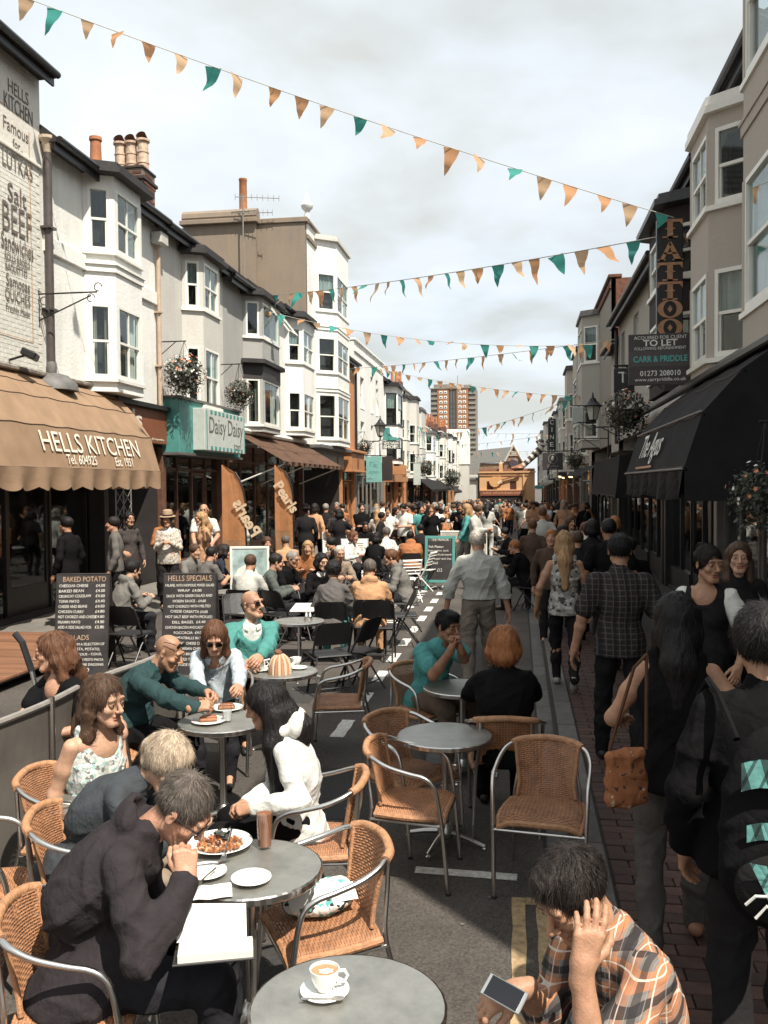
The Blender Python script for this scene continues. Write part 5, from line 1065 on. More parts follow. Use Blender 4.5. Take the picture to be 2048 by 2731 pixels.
def bistro(label, loc, ang, group='rattan chairs with tubular arms'):
    c = thing('bistro_chair', label, 'chair', loc, rad(ang - 90), group); T = .0125
    half = [(.245, .235, 0), (.250, .215, .25), (.256, .195, .44), (.262, .165, .60), (.265, .11, .655), (.265, .02, .675), (.258, -.09, .70), (.235, -.175, .73), (.195, -.225, .75)]
    def sm(pts, n=4):
        pts = [Vector(p) for p in pts]; o = []
        for i in range(len(pts) - 1):
            p0, p1, p2, p3 = pts[max(i - 1, 0)], pts[i], pts[i + 1], pts[min(i + 2, len(pts) - 1)]
            for k in range(n):
                t = k / n; o.append(.5 * ((2 * p1) + (p2 - p0) * t + (2 * p0 - 5 * p1 + 4 * p2 - p3) * t * t + (3 * p1 - p0 - 3 * p2 + p3) * t ** 3))
        return o + [pts[-1]]
    for s in (1, -1):
        mb = MB(); mb.tube(sm([(x * s, y, z) for x, y, z in half]), T, 10); mb.build('arm_tube', STEEL, c, smooth=True)
        mb = MB(); mb.tube(sm([(.215 * s, -.30, 0), (.205 * s, -.255, .25), (.195 * s, -.215, .43), (.17 * s, -.235, .60), (.165 * s, -.245, .74)]), .011, 8); mb.build('leg', STEEL, c, smooth=True)
        mb = MB(); mb.tube([(.25 * s, .2, .385), (.2 * s, -.225, .385)], .009, 8); mb.build('stretcher', STEEL, c, smooth=True)
        mb = MB(); mb.lathe([(.016, 0), (.016, .012), (.012, .02)], 8, (.245 * s, .235, -.004)); mb.build('foot_cap', BLACKP, c)
    mb = MB(); mb.tube([(-.25, .205, .375), (.25, .205, .375)], .0095, 8); mb.build('stretcher', STEEL, c, smooth=True)
    mb = MB(); mb.tube(sm([(.205, -.215, .746), (.15, -.255, .762), (.0, -.278, .775), (-.15, -.255, .762), (-.205, -.215, .746)], 6), .021, 10); mb.build('back_rail', RATD, c, smooth=True)
    def Pb(u, v):
        w = .185 - .035 * v + .02 * max(0, v - .75) * 4; x = (u - .5) * 2 * w; zt = .77 - .02 * (2 * u - 1) ** 2
        return Vector((x, -.265 + .05 * (2 * u - 1) ** 2 * (1 - .5 * v) + .075 * v, zt * (1 - v) + .455 * v))
    def Nb(u, v): return Vector((-(2 * u - 1) * .5, 1, .2)).normalized()
    def Ps(u, v):
        w = .205 + .03 * math.sin(v * PI * .8); x = (u - .5) * 2 * w; e = abs(2 * u - 1)
        return Vector((x, -.195 + .40 * v, .455 - .012 * math.sin(PI * u) * math.sin(PI * v) - .028 * e ** 6 - .03 * max(0, v - .88) * 8 * .8))
    mb = weave(Pb, Nb, 18, 27); mb.build('back_panel', RAT, c)
    mb = weave(Ps, lambda u, v: Vector((0, 0, 1)), 20, 34, wv=.0052); mb.build('seat', RAT, c)
    mb = MB(); mb.tube([Pb(0, k / 8) for k in range(9)], .011, 8); mb.build('edge_wrap', RATD, c, smooth=True); mb = MB(); mb.tube([Pb(1, k / 8) for k in range(9)], .011, 8); mb.build('edge_wrap', RATD, c, smooth=True)
    rim = [Ps(0, k / 8) for k in range(9)] + [Ps(k / 8, 1) for k in range(1, 9)] + [Ps(1, 1 - k / 8) for k in range(1, 9)]
    mb = MB(); mb.tube([p - Vector((0, 0, .012)) for p in rim], .017, 8); mb.build('seat_rim', RATD, c, smooth=True)
    return c
def XY(px, py, z): g = G(px, py, z); return (g.x, g.y, 0)
CH = [('rattan chair pulled out beside the pasta table, a printed bag on its seat', XY(858, 2449, .45), 210), ('rattan chair seen from behind at the empty table', XY(1105, 2128, .45), -4), ('rattan chair tucked in on the far left of the empty table', XY(1095, 2050, .45), -38),
      ('empty rattan chair facing the viewer beside the kerb', XY(1448, 2153, .45), 262), ('empty rattan chair turned left beside the dashed line', XY(905, 1861, .45), 188), ('rattan chair under the woman in black with copper hair', (-.1, 6.12, 0), 92),
      ('rattan chair under the man in the turquoise shirt', (-.78, 7.42, 0), -40), ('rattan chair under the woman in the patterned sleeveless top', (-2.36, 4.48, 0), 2), ('rattan chair under the fair haired person bent over', (-2.0, 3.95, 0), 10),
      ('rattan chair under the man in the dark hooded top', (-1.6, 3.06, 0), 12), ('rattan chair at the left edge with a grey jacket on it', (-2.5, 3.8, 0), 20), ('rattan chair under the woman in the low black top', (-3.02, 5.66, 0), 238), ('rattan chair cut by the bottom left corner', (-1.78, 2.45, 0), 60),
      ('rattan chair under the girl in the white hooded jacket', (-1.08, 4.6, 0), 186), ('rattan chair under the man in the dark teal denim shirt', (-2.9, 6.1, 0), 4), ('rattan chair under the woman in pale blue with sunglasses', (-2.42, 7.0, 0), 280), ('rattan chair under the man in the turquoise jacket', (-2.43, 7.98, 0), 294)]
c0 = bistro(CH[0][0], CH[0][1], CH[0][2])
for lb_, lc_, an_ in CH[1:]: clone(c0, lc_, rad(an_ - 90), lb_)
stl = thing('stool', 'low dark stool under the man in the plaid shirt', 'stool', (.46, 2.66, 0), 0); mb = MB(); mb.lathe([(0, .42), (.17, .42), (.18, .435), (.17, .45), (0, .45)], 24); mb.build('seat', BLACKP, stl, smooth=True)
for k in range(4): mb = MB(); a_ = k * PI / 2 + .6; mb.tube([(.12 * math.cos(a_), .12 * math.sin(a_), .42), (.17 * math.cos(a_), .17 * math.sin(a_), 0)], .014, 6); mb.build('leg', STEEL, stl)
def topmat():
    m, t, b = newmat('brushed_table_top'); l = t.links.new; c = nn(t, 'ShaderNodeTexCoord')
    n = nn(t, 'ShaderNodeTexNoise', i_Scale=5.0, i_Detail=8.0, i_Roughness=.7); l(c.outputs['Object'], n.inputs['Vector'])
    v = nn(t, 'ShaderNodeTexVoronoi', i_Scale=26.0); l(c.outputs['Object'], v.inputs['Vector'])
    r = nn(t, 'ShaderNodeValToRGB'); l(n.outputs[0], r.inputs[0]); r.color_ramp.elements[0].position = .3; r.color_ramp.elements[0].color = (.25, .245, .225, 1); r.color_ramp.elements[1].position = .7; r.color_ramp.elements[1].color = (.45, .44, .40, 1); l(r.outputs[0], b.inputs['Base Color'])
    b.inputs['Metallic'].default_value = .75; mr = nn(t, 'ShaderNodeMapRange'); mr.inputs[3].default_value = .24; mr.inputs[4].default_value = .6; l(n.outputs[0], mr.inputs[0]); l(mr.outputs[0], b.inputs['Roughness'])
    bp = nn(t, 'ShaderNodeBump', i_Strength=.12, i_Distance=.002); l(v.outputs['Distance'], bp.inputs['Height']); l(bp.outputs[0], b.inputs['Normal']); return m
TOP = topmat()
TH = .70
def round_table(label, loc, r=.305, group='round metal cafe tables'):
    t = thing('round_table', label, 'table', loc, random.uniform(0, 1), group)
    mb = MB(); mb.lathe([(0, TH - .012), (r - .02, TH - .012), (r - .012, TH - .008), (r - .008, TH), (r - .016, TH), (0, TH)], 56); o = mb.build('tabletop', TOP, t, smooth=True)
    mb = MB(); n = 84; rows = []
    for z, q in ((TH - .032, -.004), (TH - .026, .001), (TH - .004, .001), (TH + .0015, -.006)): rows.append([Vector(((r + q - .0025 * (i % 3 == 0)) * math.cos(2 * PI * i / n), (r + q - .0025 * (i % 3 == 0)) * math.sin(2 * PI * i / n), z)) for i in range(n)])
    mb.sheet(rows, closed=True); mb.build('rim', STEEL, t)
    mb = MB(); mb.lathe([(.028, .09), (.024, .12), (.024, TH - .05), (.09, TH - .03), (.09, TH - .013)], 16); mb.build('pole', STEEL, t, smooth=True)
    mb = MB(); mb.lathe([(.05, .04), (.055, .06), (.05, .1), (.03, .13)], 14); mb.build('hub', STEEL, t, smooth=True)
    for k in range(4):
        a = k * PI / 2 + .5; mb = MB(); d = Vector((math.cos(a), math.sin(a), 0)); mb.tube([d * .04 + Vector((0, 0, .075)), d * .15 + Vector((0, 0, .055)), d * .27 + Vector((0, 0, .022))], [.018, .016, .013], 8); mb.lathe([(.018, 0), (.018, .012), (.01, .02)], 8, tuple(d * .265)); mb.build('foot', STEEL, t, smooth=True)
    return t
TB = [('round metal table with the pasta plate and tall brown drink', XY(667, 2312, TH)), ('round metal table in front with one coffee cup', (-.527, 2.67, 0)), ('round metal table with the milky drink in a glass', XY(285, 2119, TH)), ('round metal table with plates and a water glass', XY(593, 1922, TH)),
      ('round metal table with the knitted tea cosy', XY(753, 1789, TH)), ('empty round metal table in the middle', XY(1186, 1959, TH)), ('round metal table under the turquoise shirted man elbows', XY(1232, 1832, TH)), ('empty dark round table with a small condiment pot', XY(798, 1655, TH)), ('round table with cups behind the menu board', XY(615, 1577, TH))]
t0 = round_table(*TB[0])
for lb_, lc_ in TB[1:]: clone(t0, lc_, random.uniform(0, 6), lb_)
PW = M('white_enamel', (.74, .73, .68), .35, var=.05); BK = M('black_vinyl', (.014, .013, .014), .5, var=.3, bump=.2, bscale=30)
st = thing('square_table', 'white square table with a pot of cutlery', 'table', XY(852, 1617, TH), rad(8)); mb = MB(); mb.cbox((-.36, -.36, TH - .03), (.36, .36, TH), .012); mb.build('tabletop', PW, st)
mb = MB(); mb.tube([(0, 0, .03), (0, 0, TH - .03)], .03, 10); mb.build('pole', IRON, st); 
for k in range(4): mb = MB(); a = k * PI / 2 + PI / 4; mb.tube([(0, 0, .06), (.34 * math.cos(a), .34 * math.sin(a), .02)], .018, 6); mb.build('foot', IRON, st)
for i_, (lb_, a_) in enumerate((('nearer white round table in the middle distance', (1050, 1478)), ('farther white round table in the middle distance', (1018, 1462)), ('white table behind the white slatted chair', (905, 1452)))):
    t = thing('white_table', lb_, 'table', XY(a_[0], a_[1], TH), 0, 'white metal tables'); mb = MB(); mb.lathe([(0, TH - .02), (.38, TH - .02), (.385, TH - .01), (.38, TH), (0, TH)], 36); mb.build('tabletop', PW, t)
    for k in range(3): mb = MB(); a = k * 2.1; mb.tube([(.1 * math.cos(a), .1 * math.sin(a), TH - .02), (.05 * math.cos(a), .05 * math.sin(a), .4), (.3 * math.cos(a), .3 * math.sin(a), 0)], .012, 6); mb.build('leg', PW, t)
def folding(label, loc, ang):
    c = thing('folding_chair', label, 'folding chair', loc, rad(ang - 90), 'black folding chairs')
    for s in (1, -1):
        mb = MB(); mb.tube([(.205 * s, .2, 0), (.205 * s, -.02, .44), (.205 * s, -.17, .74), (.19 * s, -.19, .79), (.15 * s, -.195, .815)], .0125, 8); mb.build('leg', BLACKP, c, smooth=True)
        mb = MB(); mb.tube([(.185 * s, -.24, 0), (.185 * s, -.02, .3), (.185 * s, .16, .45)], .0115, 8); mb.build('leg', BLACKP, c, smooth=True)
        mb = MB(); mb.tube([(.225 * s, -.2, .425), (.225 * s, .2, .445)], .009, 6); mb.build('seat_rail', BLACKP, c)
    mb = MB(); mb.cbox((-.2, -.19, .435), (.2, .21, .46), .012); mb.build('seat', BK, c)
    mb = MB(); rows = []
    for k in range(9):
        t = k / 8; z = .56 + .255 * t; w = .195 * (1 - .35 * max(0, t - .7) ** 1.2 / .3 ** 1.2 * .6); rows.append([Vector((x * w, -.075 - .115 * t - .02 * (1 - x * x), z)) for x in (-1, -.5, 0, .5, 1)])
    mb.sheet(rows); mb.sheet([[p + Vector((0, -.016, 0)) for p in r] for r in rows]); mb.build('back_panel', BK, c)
    mb = MB(); mb.tube([(-.185, -.17, .1), (.185, -.17, .1)], .008, 6); mb.build('stretcher', BLACKP, c); mb = MB(); mb.tube([(-.205, .155, .09), (.205, .155, .09)], .008, 6); mb.build('stretcher', BLACKP, c)
    return c
FC = [('black folding chair under the tan hooded top', XY(1010, 1672, .44), 95), ('black folding chair open beside the tan hooded top', XY(1075, 1640, .44), 190), ('black folding chair empty on the near side of the dark table', XY(880, 1745, .44), 120), ('black folding chair to the right of the dark table', XY(955, 1735, .44), 160), ('black folding chair left of the dark table', XY(690, 1690, .44), 20),
      ('black folding chair behind the turquoise jacket', XY(640, 1660, .44), 300), ('black folding chair left of the white square table', XY(745, 1640, .44), 60), ('black folding chair beyond the white square table', XY(885, 1590, .44), 265), ('black folding chair between the two menu boards', XY(345, 1690, .44), 80), ('black folding chair by the cup table', XY(700, 1600, .44), 330)]
f0 = folding(*FC[0])
for lb_, lc_, an_ in FC[1:]: clone(f0, lc_, rad(an_ - 90), lb_)
def slatted(label, loc, ang):
    c = thing('slatted_chair', label, 'folding chair', loc, rad(ang - 90), 'white slatted garden chairs')
    for s in (1, -1):
        mb = MB(); mb.tube([(.2 * s, .22, 0), (.2 * s, -.05, .45), (.2 * s, -.2, .84)], .011, 6); mb.build('leg', PW, c); mb = MB(); mb.tube([(.185 * s, -.24, 0), (.185 * s, .2, .45)], .011, 6); mb.build('leg', PW, c)
    mb = MB(); mb.cbox((-.2, -.018, 0), (.2, .018, .012), .003); sm_ = mb.mesh('slat', PW)
    for k in range(7): o = put('slat', sm_, c); o.location = (0, -.17 + k * .06, .445)
    for k in range(5): o = put('slat', sm_, c); o.location = (0, -.085 - .025 * k, .56 + k * .065); o.rotation_euler = (rad(70), 0, 0)
    mb = MB(); mb.tube([(-.185, -.2, .08), (.185, -.2, .08)], .007, 5); mb.build('stretcher', PW, c)
    return c
SCH = [('white slatted chair seen from behind in the middle distance', XY(960, 1500, .44), 70), ('white slatted chair leaning beside the teal framed board', XY(1135, 1520, .44), 165), ('white slatted chair half hidden by the grey hooded top', XY(1090, 1545, .44), 120), ('white slatted chair by the fence behind the farther white table', XY(935, 1440, .44), 285)]
s0 = slatted(*SCH[0])
for lb_, lc_, an_ in SCH[1:]: clone(s0, lc_, rad(an_ - 90), lb_)
# ------------------------------------------------------------------ boards
CHALK = M('chalkboard', (.028, .023, .023), .7, var=.5, scale=5); CK = M('chalk_white', (.66, .63, .56), .9, var=.25, scale=40); CKO = M('chalk_tan', (.42, .28, .18), .9, var=.3, scale=40)
def aboard(name, label, base, w, h, lean, rz, fm, fw, lines, bottom=.0, foot=.08):
    b = thing(name, label, 'menu board', base, rz, 'menu boards on the street'); tilt = Matrix.Rotation(-lean, 4, 'X')
    mb = MB(); mb.cbox((-w / 2, 0, bottom), (w / 2, .018, h), .003, tilt); mb.build('panel', CHALK, b)
    mb = MB()
    for a, e in (((-w / 2, -.006, 0), (-w / 2 + fw, .024, h)), ((w / 2 - fw, -.006, 0), (w / 2, .024, h)), ((-w / 2 + fw, -.006, h - fw), (w / 2 - fw, .024, h)), ((-w / 2 + fw, -.006, bottom), (w / 2 - fw, .024, bottom + fw))): mb.cbox(a, e, .004, tilt)
    mb.build('frame', fm, b)
    t2 = Matrix.Translation((0, 2 * math.sin(lean) * h + .05, 0)) @ Matrix.Rotation(lean, 4, 'X'); mb = MB(); mb.cbox((-w / 2, -.018, bottom), (w / 2, 0, h), .003, t2); mb.build('rear_panel', DARKW, b)
    fr = tilt @ frame_of((0, 0, 0), (1, 0, 0), (0, 0, 1)); rn = random.Random(5)
    for (tx, u, v, ww, hh, m) in lines: 
        f2 = fr @ Matrix.Translation((u * w, v * h, 0)) @ Matrix.Rotation(rn.uniform(-.02, .015), 4, 'Z'); fit(tx, f2, 0, 0, ww * w, hh * h, m, b, n=.003, depth=.002)
    return b
g0 = G(214, 1800, 0); L1 = [('BAKED POTATO', .03, .945, .8, .05, CKO)]
for k, (a, pr, wa) in enumerate((('CHEDDAR CHEESE', '£4.00', .54), ('BAKED BEAN', '£4.00', .46), ('CRUNCHY COLESLAW', '£4.00', .6), ('TUNA MAYO', '£4.40', .38), ('CHEESE AND BEANS', '£4.80', .53), ('CHICKEN CURRY', '£4.80', .47), ('HOT CHORIZO AND CHEESE', '£4.80', .7), ('PRAWN MAYO', '£4.80', .41), ('ADD A SIDE SALAD FOR', '£2.80', .62))):
    v = .88 - k * .0515; L1.append((a, -.44 + wa / 2, v, wa, .028, CK)); L1.append((pr, .33, v, .17, .028, CK))
L1 += [('SALADS', -.07, .365, .42, .05, CKO), ('CHOOSE FROM A SELECTION OF', .0, .30, .86, .026, CK), ('PASTA, POTATO,', .1, .25, .5, .03, CK), ('COUS - COUS,', .16, .2, .45, .028, CK), ('VEGETABLE WITH PESTO PASTA', .0, .15, .84, .024, CK), ('RICE WITH SESAME DRESSING', .0, .10, .84, .024, CK), ('£5.20', .05, .05, .22, .035, CK)]
aboard('menu_board', 'black chalk board on the left listing baked potatoes', (g0.x, g0.y, 0), .66, 1.24, rad(9), rad(10), CHALK, .012, L1)
g1 = G(500, 1800, 0); L2 = [('HELLS SPECIALS', .0, .95, .82, .055, CKO)]
for k, (a, wa) in enumerate((('FALAFEL WITH HOMOUS MIXED SALAD', .92), ('WRAP  £4.00', .45), ('DUCK WITH GREEN SALAD AND', .86), ('HOISIN SAUCE - £4.60', .62), ('HOT CHORIZO WITH MELTED', .8), ('CHEESE CIABATTA £4.00', .7), ('HOT SALT BEEF WITH PICKLED', .88), ('DILL BAGEL  £4.40', .62), ('CHICKEN BACON AVOCADO ON A', .88), ('FOCCACIA  £4.00', .55), ('SPICY MEATBALLS IN SAUCE', .8), ('WITH MELTED CHEESE CIABATTA', .86), ('VEGETARIAN CHEESE', .6), ('TOMATO BRUSCHETTA', .6), ('TOASTED TEA CAKE', .55), ('ASK INSIDE FOR MORE', .6))):
    L2.append((a, 0, .88 - k * .052, wa, .026, CK))
aboard('menu_board', 'black chalk board beside the sunglasses woman listing specials', (g1.x, g1.y, 0), .66, 1.24, rad(9), rad(6), CHALK, .012, L2)
g2 = G(1172, 1574, 0); L3 = [('- THE MANOR -', 0, .93, .7, .05, CK)] + [(a, u, .80 - k * .075, w_, .045, CK) for k, (a, u, w_) in enumerate((('Fish Platter:', -.12, .5), ('Roast prawns, squid,', -.05, .68), ('smoked fish & crab coquette', .0, .78), ('Ink & Copper squid, chips', .0, .76), ('& salad', -.22, .3)))] + [('£12', 0, .37, .16, .06, CK)]
aboard('menu_board', 'teal framed chalk board standing on the lane dashes', (g2.x, g2.y, 0), .66, 1.18, rad(8), rad(-2), TEAL, .06, L3, bottom=.16)
# two leaf shaped banners
BNo = cloth2('banner_orange', (.54, .25, .115), .35, .2); BNt = M('banner_letters', (.6, .45, .3), .7)
def feather(label, X, Y, z0, z1, w, mirror, face, flip=False):
    f = thing('feather_flag', label, 'feather flag', (X, Y, 0), face, 'leaf shaped banners'); d = -1 if mirror else 1; N = 18
    edge = [(w * (math.sin(min(1, (i / N) * 1.15) * PI / 2) ** .8), z1 - (z1 - z0) * (1 - math.cos(i / N * PI / 2)) ** 1.0 * 1.0) for i in range(N + 1)]
    mb = MB(); rows = []
    for i in range(N + 1):
        t = i / N; z = z1 - (z1 - z0) * t; ww = w * min(1, (1 - (1 - min(1, t * 2.6)) ** 2) ** .5 + .04); ww *= 1 - .12 * max(0, t - .6)
        rows.append([Vector((-d * ww * u, .05 * math.sin(t * 5 + u * 3) * u, z)) for u in (0, .25, .5, .75, 1)])
    # pole edge is the outer, bowed one
    off = [r[4].x for r in rows]
    mb.sheet(rows); mb.build('banner', BNo, f)
    mb = MB(); mb.tube([(-d * w * 1.0 * (0 if False else 1) if False else r[4].x - d * .01, r[4].y, r[4].z) for r in rows[1:]] + [(rows[-1][4].x, 0, 0.0)], .014, 6); mb.build('pole', IRON, f)
    mb = MB(); mb.lathe([(.22, 0), (.22, .04), (.04, .07), (.03, .15)], 16, (rows[-1][4].x, 0, 0)); mb.build('base', IRON, f)
    me = textmesh('Pearls', .3, depth=.002, align='LEFT', bold=.01).copy(); me.materials.clear(); me.materials.append(BNt); me.name = 'lettering'
    if flip: fr = frame_of((0, 0, 0), (.5, 0, -.86), (.86, 0, .5)); me.transform(Matrix.Translation((.16, -.062, z1 - .42)) @ fr.to_3x3().to_4x4() @ Matrix.Translation((.98, 0, 0)) @ Matrix.Diagonal((-1, 1, 1, 1)))
    elif mirror: fr = frame_of((d * .0, -.09, 0), (.55, 0, -.83), (.83, 0, .55)) ; me.transform(Matrix.Translation((.06 if not flip else -.3, -.062, z1 - .38)) @ fr.to_3x3().to_4x4() @ (Matrix.Diagonal((-1, 1, 1, 1)) @ Matrix.Translation((-1.1, 0, 0)) if flip else Matrix()))
    else: fr = frame_of((0, 0, 0), (.55, 0, .83), (-.83, 0, .55)); me.transform(Matrix.Translation((-w + .1, -.1, z1 - 1.25)) @ Matrix.Scale(-1, 4, (1, 0, 0)) @ fr.to_3x3().to_4x4())
    put('lettering', me, f)
    mb = MB(); mb.sheet([[Vector((-d * w * u, -.07 + .05 * math.sin(3 + u * 3) * u, z0 + (z1 - z0) * t * .42)) for u in (.08, .3, .6, .9)] for t in (0, .3, .6, 1)]); mb.build('print', cloth2('banner_print', (.42, .24, .13), .3, .4), f)
    return f
fa_ = at(650, 1400, 15.6); feather('left leaf shaped orange banner with mirrored lettering', fa_.x - .40, 15.6, .35, at(600, 1240, 15.6).z, .44, True, 0, True)
fb2 = at(785, 1400, 18.5); feather('right leaf shaped orange banner with slanting lettering', fb2.x - .42, 18.5, .35, at(725, 1240, 18.5).z, .4, True, 0)
# poster stand with a drink on it
ps = at(700, 1500, 15.2); pb = thing('poster_stand', 'white framed poster of a drink beside the left banner', 'poster stand', (ps.x - .05, 14.6, 0), rad(10)); mb = MB(); mb.cbox((-.3, 0, .25), (.3, .02, 1.25), .004); mb.build('poster', M('poster_blue', (.35, .45, .43), .6, var=.5, scale=4), pb)
mb = MB(); mb.prism([(-.2, .35), (.12, .35), (.16, .8), (-.24, .8)], 0, .004, frame_of((0, -.002, 0), (1, 0, 0), (0, 0, 1)), 0); mb.prism([(-.24, .8), (.16, .8), (.1, .9), (-.05, .98), (-.2, .9)], 0, .004, frame_of((0, -.002, 0), (1, 0, 0), (0, 0, 1)), 1); mb.build('print', [M('poster_tan', (.5, .28, .14), .6), WHITE], pb)
mb = MB()
for a, e in (((-.33, -.01, 0), (-.29, .03, 1.28)), ((.29, -.01, 0), (.33, .03, 1.28)), ((-.29, -.01, 1.24), (.29, .03, 1.28))): mb.cbox(a, e, .004)
mb.build('frame', WHITE, pb)
for lb_, px, Yb, w_, h_ in (('white sandwich board with food pictures behind the seated pair', 945, 20.5, .62, 1.05), ('white poster board with printed lines near the orange door', 885, 22.5, .5, 1.1)):
    a = at(px, 1400, Yb); s = thing('sandwich_board', lb_, 'sandwich board', (a.x, Yb, 0), rad(8), 'white sandwich boards'); mb = MB(); mb.cbox((-w_ / 2, 0, .1), (w_ / 2, .02, h_), .004, Matrix.Rotation(rad(-8), 4, 'X')); mb.build('panel', WHITE, s)
    mb = MB(); fr = Matrix.Rotation(rad(-8), 4, 'X') @ frame_of((0, 0, 0), (1, 0, 0), (0, 0, 1))
    for cx, cy, r in ((-.1, .5, .11), (.08, .42, .1), (.1, .58, .09)): mb.prism([(cx + r * math.cos(q * PI / 6), cy + r * math.sin(q * PI / 6)) for q in range(12)], .002, .005, fr)
    for q in range(4): mb.prism([(-.2, .78 + q * .05), (.2, .78 + q * .05), (.2, .795 + q * .05), (-.2, .795 + q * .05)], .002, .005, fr)
    mb.build('print', M('print_brown', (.18, .11, .08), .7, var=.5), s); mb = MB(); mb.tube([(-w_ / 2, .3, 0), (-w_ / 2, .0, h_)], .012, 5); mb.tube([(w_ / 2, .3, 0), (w_ / 2, .0, h_)], .012, 5); mb.build('prop', WHITE, s)
# windbreak on the left: cloth between posts
wb_ = thing('windbreak', 'grey canvas windbreak screening the left tables', 'windbreak', (-2.85, 5.3, 0)); mb = MB(); rows = []
CV = cloth2('grey_canvas', (.13, .115, .1), .15, .2)
for z in (.12, .4, .7, .98): rows.append([Vector((.04 * math.sin(u * 1.7 + z * 2) + .03 * math.sin(u * 4.1), -2.2 + u, z)) for u in [k * .1 for k in range(41)]])
mb.sheet(rows); mb.build('canvas', CV, wb_); mb = MB(); mb.tube([(.04 * math.sin(u * 1.7 + 1.96) + .03 * math.sin(u * 4.1), -2.2 + u, .985) for u in [k * .1 for k in range(41)]], .022, 8); mb.build('top_hem', M('hem_grey', (.22, .2, .18), .8, var=.2), wb_, smooth=True)
for y in (-2.2, -.2, 1.8): mb = MB(); mb.tube([(.02, y, 0), (.02, y, 1.02)], .018, 8); mb.lathe([(.16, 0), (.16, .02), (.03, .04)], 14, (.02, y, 0)); mb.build('post', STEEL, wb_)
# low white barrier far on
wf = thing('barrier', 'pale low cafe barrier panel in the middle of the crowd', 'barrier', at(1236, 1420, 24), rad(-3)); wf.location.z = 0; mb = MB(); mb.cbox((-.6, 0, .1), (.6, .04, 1.0), .01); mb.build('panel', M('barrier_cream', (.52, .46, .38), .8, var=.2), wf); mb = MB(); mb.tube([(-.62, .02, 1.02), (.62, .02, 1.02)], .03, 6); mb.build('rail', WHITE, wf)
for x in (-.6, .6): mb = MB(); mb.tube([(x, .02, 0), (x, .02, 1.02)], .025, 6); mb.build('post', WHITE, wf)
# lever handle of the windbreak winder and white table edge at far left
lv = thing('crank_handle', 'black handled crank sticking up beside the deck', 'crank', (-4.35, 7.6, 0)); hp1 = at(45, 1712, 7.6) - lv.location; hp2 = at(85, 1790, 7.6) - lv.location; hp3 = at(110, 1900, 7.6) - lv.location
mb = MB(); mb.tube([hp3 - Vector((0, 0, .5)), hp3, hp2], .022, 8); mb.build('shaft', STEEL, lv); mb = MB(); mb.tube([hp2, hp1 + Vector((.05, 0, .0)), hp1 + Vector((-.02, 0, .08))], .03, 8); mb.build('grip', BLACKP, lv); mb = MB(); mb.tube([(hp3.x, 0, 0), hp3 - Vector((0, 0, .45))], .03, 8); mb.build('post', IRON, lv)
